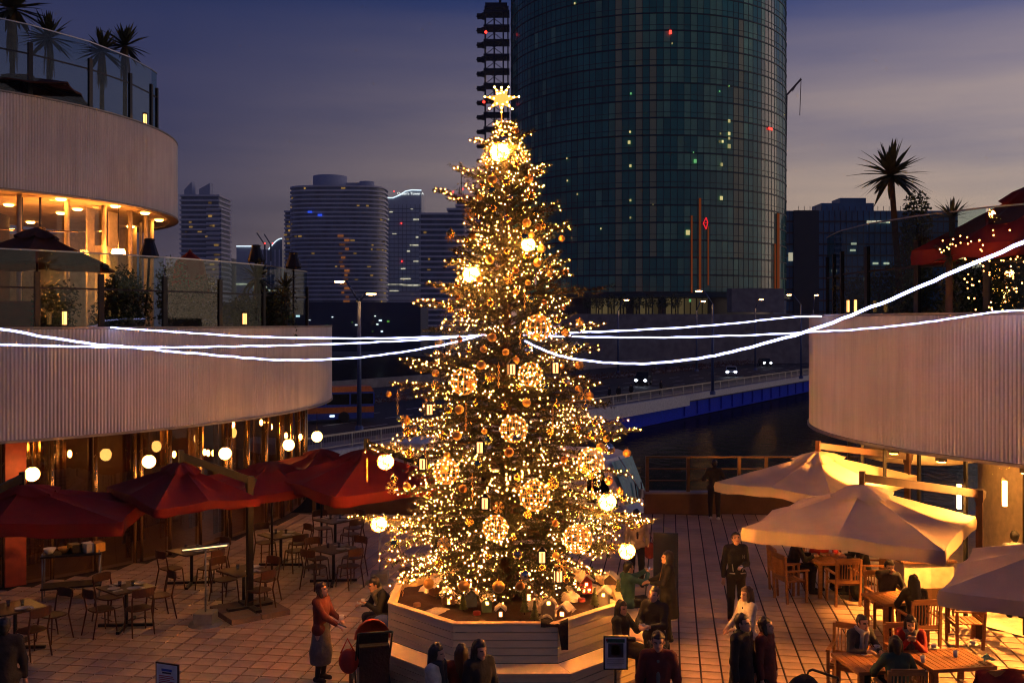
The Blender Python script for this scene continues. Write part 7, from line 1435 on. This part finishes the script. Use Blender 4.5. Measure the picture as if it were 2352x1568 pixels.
# torch lamps
for px, py, Y, lean, w in ((343, 570, 24.3, -.4, 'before the pale curtains'), (588, 582, 27.6, -.1, 'beside the fan palm'), (674, 598, 28.6, .0, 'near the terrace corner')):
    zc = Zy(py, Y); t = thing('torch_lamp', 'black flared torch lamp on a pole on the left terrace ' + w, 'torch', (X(px, Y), Y, 4.55)); h_ = zc - 4.55
    MB().lathe([(0, h_ - .26), (.22, h_ - .24), (.235, h_ - .18), (.12, h_ + .16), (.13, h_ + .22), (.08, h_ + .24), (0, h_ + .24)], 12, sm=False).build('torch_head', MT['dark_metal'], t); MB().tube([(lean, 0, 0), (lean * .2, 0, h_ * .5), (0, 0, h_ - .25)], .03, 8).build('pole', MT['dark_metal'], t)
# small lit lanterns on the parapets
lt = MB(); lt.box((0, 0, .02), (.14, .14, .04)); lt.box((0, 0, .36), (.14, .14, .03))
for x_ in (-.06, .06):
    for y_ in (-.06, .06): lt.box((x_, y_, .19), (.014, .014, .33))
ltm = lt.mesh('lantern_frame', MT['dark_metal']); lgl = MB().box((0, 0, .19), (.09, .09, .28)).mesh('lantern_glass', MT['lantern_glow'])
for px, c, r_, z, lab in ((148, LC, 12.95, 5.60, 'on the left parapet near the brown parasol'), (562, LC, 12.95, 5.60, 'on the left parapet near the terrace corner'), (1948, RC, 8.35, 5.88, 'on the right parapet, outer of the pair'), (1965, RC, 8.35, 5.88, 'on the right parapet, inner of the pair'), (333, LC, 7.95, 11.6, 'on the upper roof terrace edge')):
    x, y, a = hit(px, c, r_); t = thing('parapet_lantern', 'small glowing candle lantern standing ' + lab, 'lantern', (x, y, z), a, 'lanterns on the parapets'); inst(ltm, 'lantern_frame', t); inst(lgl, 'lantern_glass', t); t.scale = (.45, .45, .9) if c is RC else (.8, .8, 1)
# hanging lamps under the red canopy, ceiling fan and red seats on the left terrace
for px, py, Y, w in ((2121, 580, 20.0, 'nearest the tall palm'), (2196, 586, 19.2, 'farther from the tall palm')):
    q = P(px, py, Y); t = thing('pendant_lamp', 'glowing drum lampshade on the right terrace, ' + w, 'lamp', q, 0, 'drum lampshades on the right terrace'); MB().lathe([(0, .07), (.13, .07), (.13, -.07), (0, -.07)], 16).build('lamp_shade', glow('shade_glow', (1, .55, .2), 2.0) if 'shade_glow' not in MT else MT['shade_glow'], t); MB().tube([(0, 0, .07), (0, 0, .5)], .008, 5).build('cord', MT['dark_metal'], t)
q = P(92, 528, 27.0); t = thing('ceiling_fan', 'ceiling fan with broad blades hanging inside the upper left restaurant', 'fan', (q.x, q.y, q.z)); MB().tube([(0, 0, 0), (0, 0, 9.08 - q.z)], .03, 6).lathe([(0, -.08), (.14, -.06), (.14, .06), (0, .1)], 12).build('rod', MT['brown_wall'], t)
for k in range(4): MB().box((.55, 0, -.02), (.8, .22, .02)).build('blade', MT['brown_wall'], t, (0, 0, 0), k * PI / 2 + .4)
for k, (px, w) in enumerate(((12, 'at the frame edge'), (58, 'beside the brown parasol pole'))):
    Y = 23.2; t = thing('terrace_seat', 'red cushioned terrace seat ' + w, 'chair', (X(px, Y), Y, 4.55), .4, 'red terrace seats'); MB().box((0, 0, .4), (.7, .7, .2)).build('seat', MT['red_bag'], t); MB().box((0, .33, 1.0), (.7, .12, 1.3)).build('backrest', MT['red_bag'], t)
    for sx in (-1, 1): MB().box((sx * .3, 0, .15), (.06, .6, .3)).build('leg', MT['dark_metal'], t)
# pale wall at the back of the right terrace
MB().lathe([(5.4, 4.7), (5.4, 6.9)], 30, (0, 0, 0), D(170), D(280)).build('terrace_wall', MT['cream_wall'], rb)
# lamps that light the upper left dining room
for px, py, Y in ((272, 579, 28.6), (150, 590, 28.0), (40, 600, 27.0)):
    q = P(px, py, Y); t = thing('pendant_lamp', 'bright pendant lamp inside the upper left restaurant ' + ('beside the pale pillar' if px == 272 else 'in the middle of the room' if px == 150 else 'near the frame edge'), 'lamp', q, 0, 'pendant lamps in the upper restaurant'); MB().lathe([(0, .1), (.16, .08), (.2, -.06), (.0, -.08)], 14).build('lamp_shade', glow('pendant_glow', (1.0, .30, .045), 170.0) if 'pendant_glow' not in MT else MT['pendant_glow'], t); MB().tube([(0, 0, .1), (0, 0, 9.08 - q.z)], .01, 5).build('cord', MT['dark_metal'], t)
print('objects', len(bpy.data.objects))
# ================================================================== EVENING HAZE
m = MB(); m.box((0, 600, 52.2), (2900, 1500, 119.6))
hz = bpy.data.materials.new('haze'); hz.use_nodes = True; n = hz.node_tree.nodes; n.remove(n['Principled BSDF']); pv = n.new('ShaderNodeVolumePrincipled'); pv.inputs['Color'].default_value = (.85, .88, .95, 1); pv.inputs['Density'].default_value = .0003; hz.node_tree.links.new(pv.outputs[0], n['Material Output'].inputs['Volume'])
stuff(m.build('haze', hz))
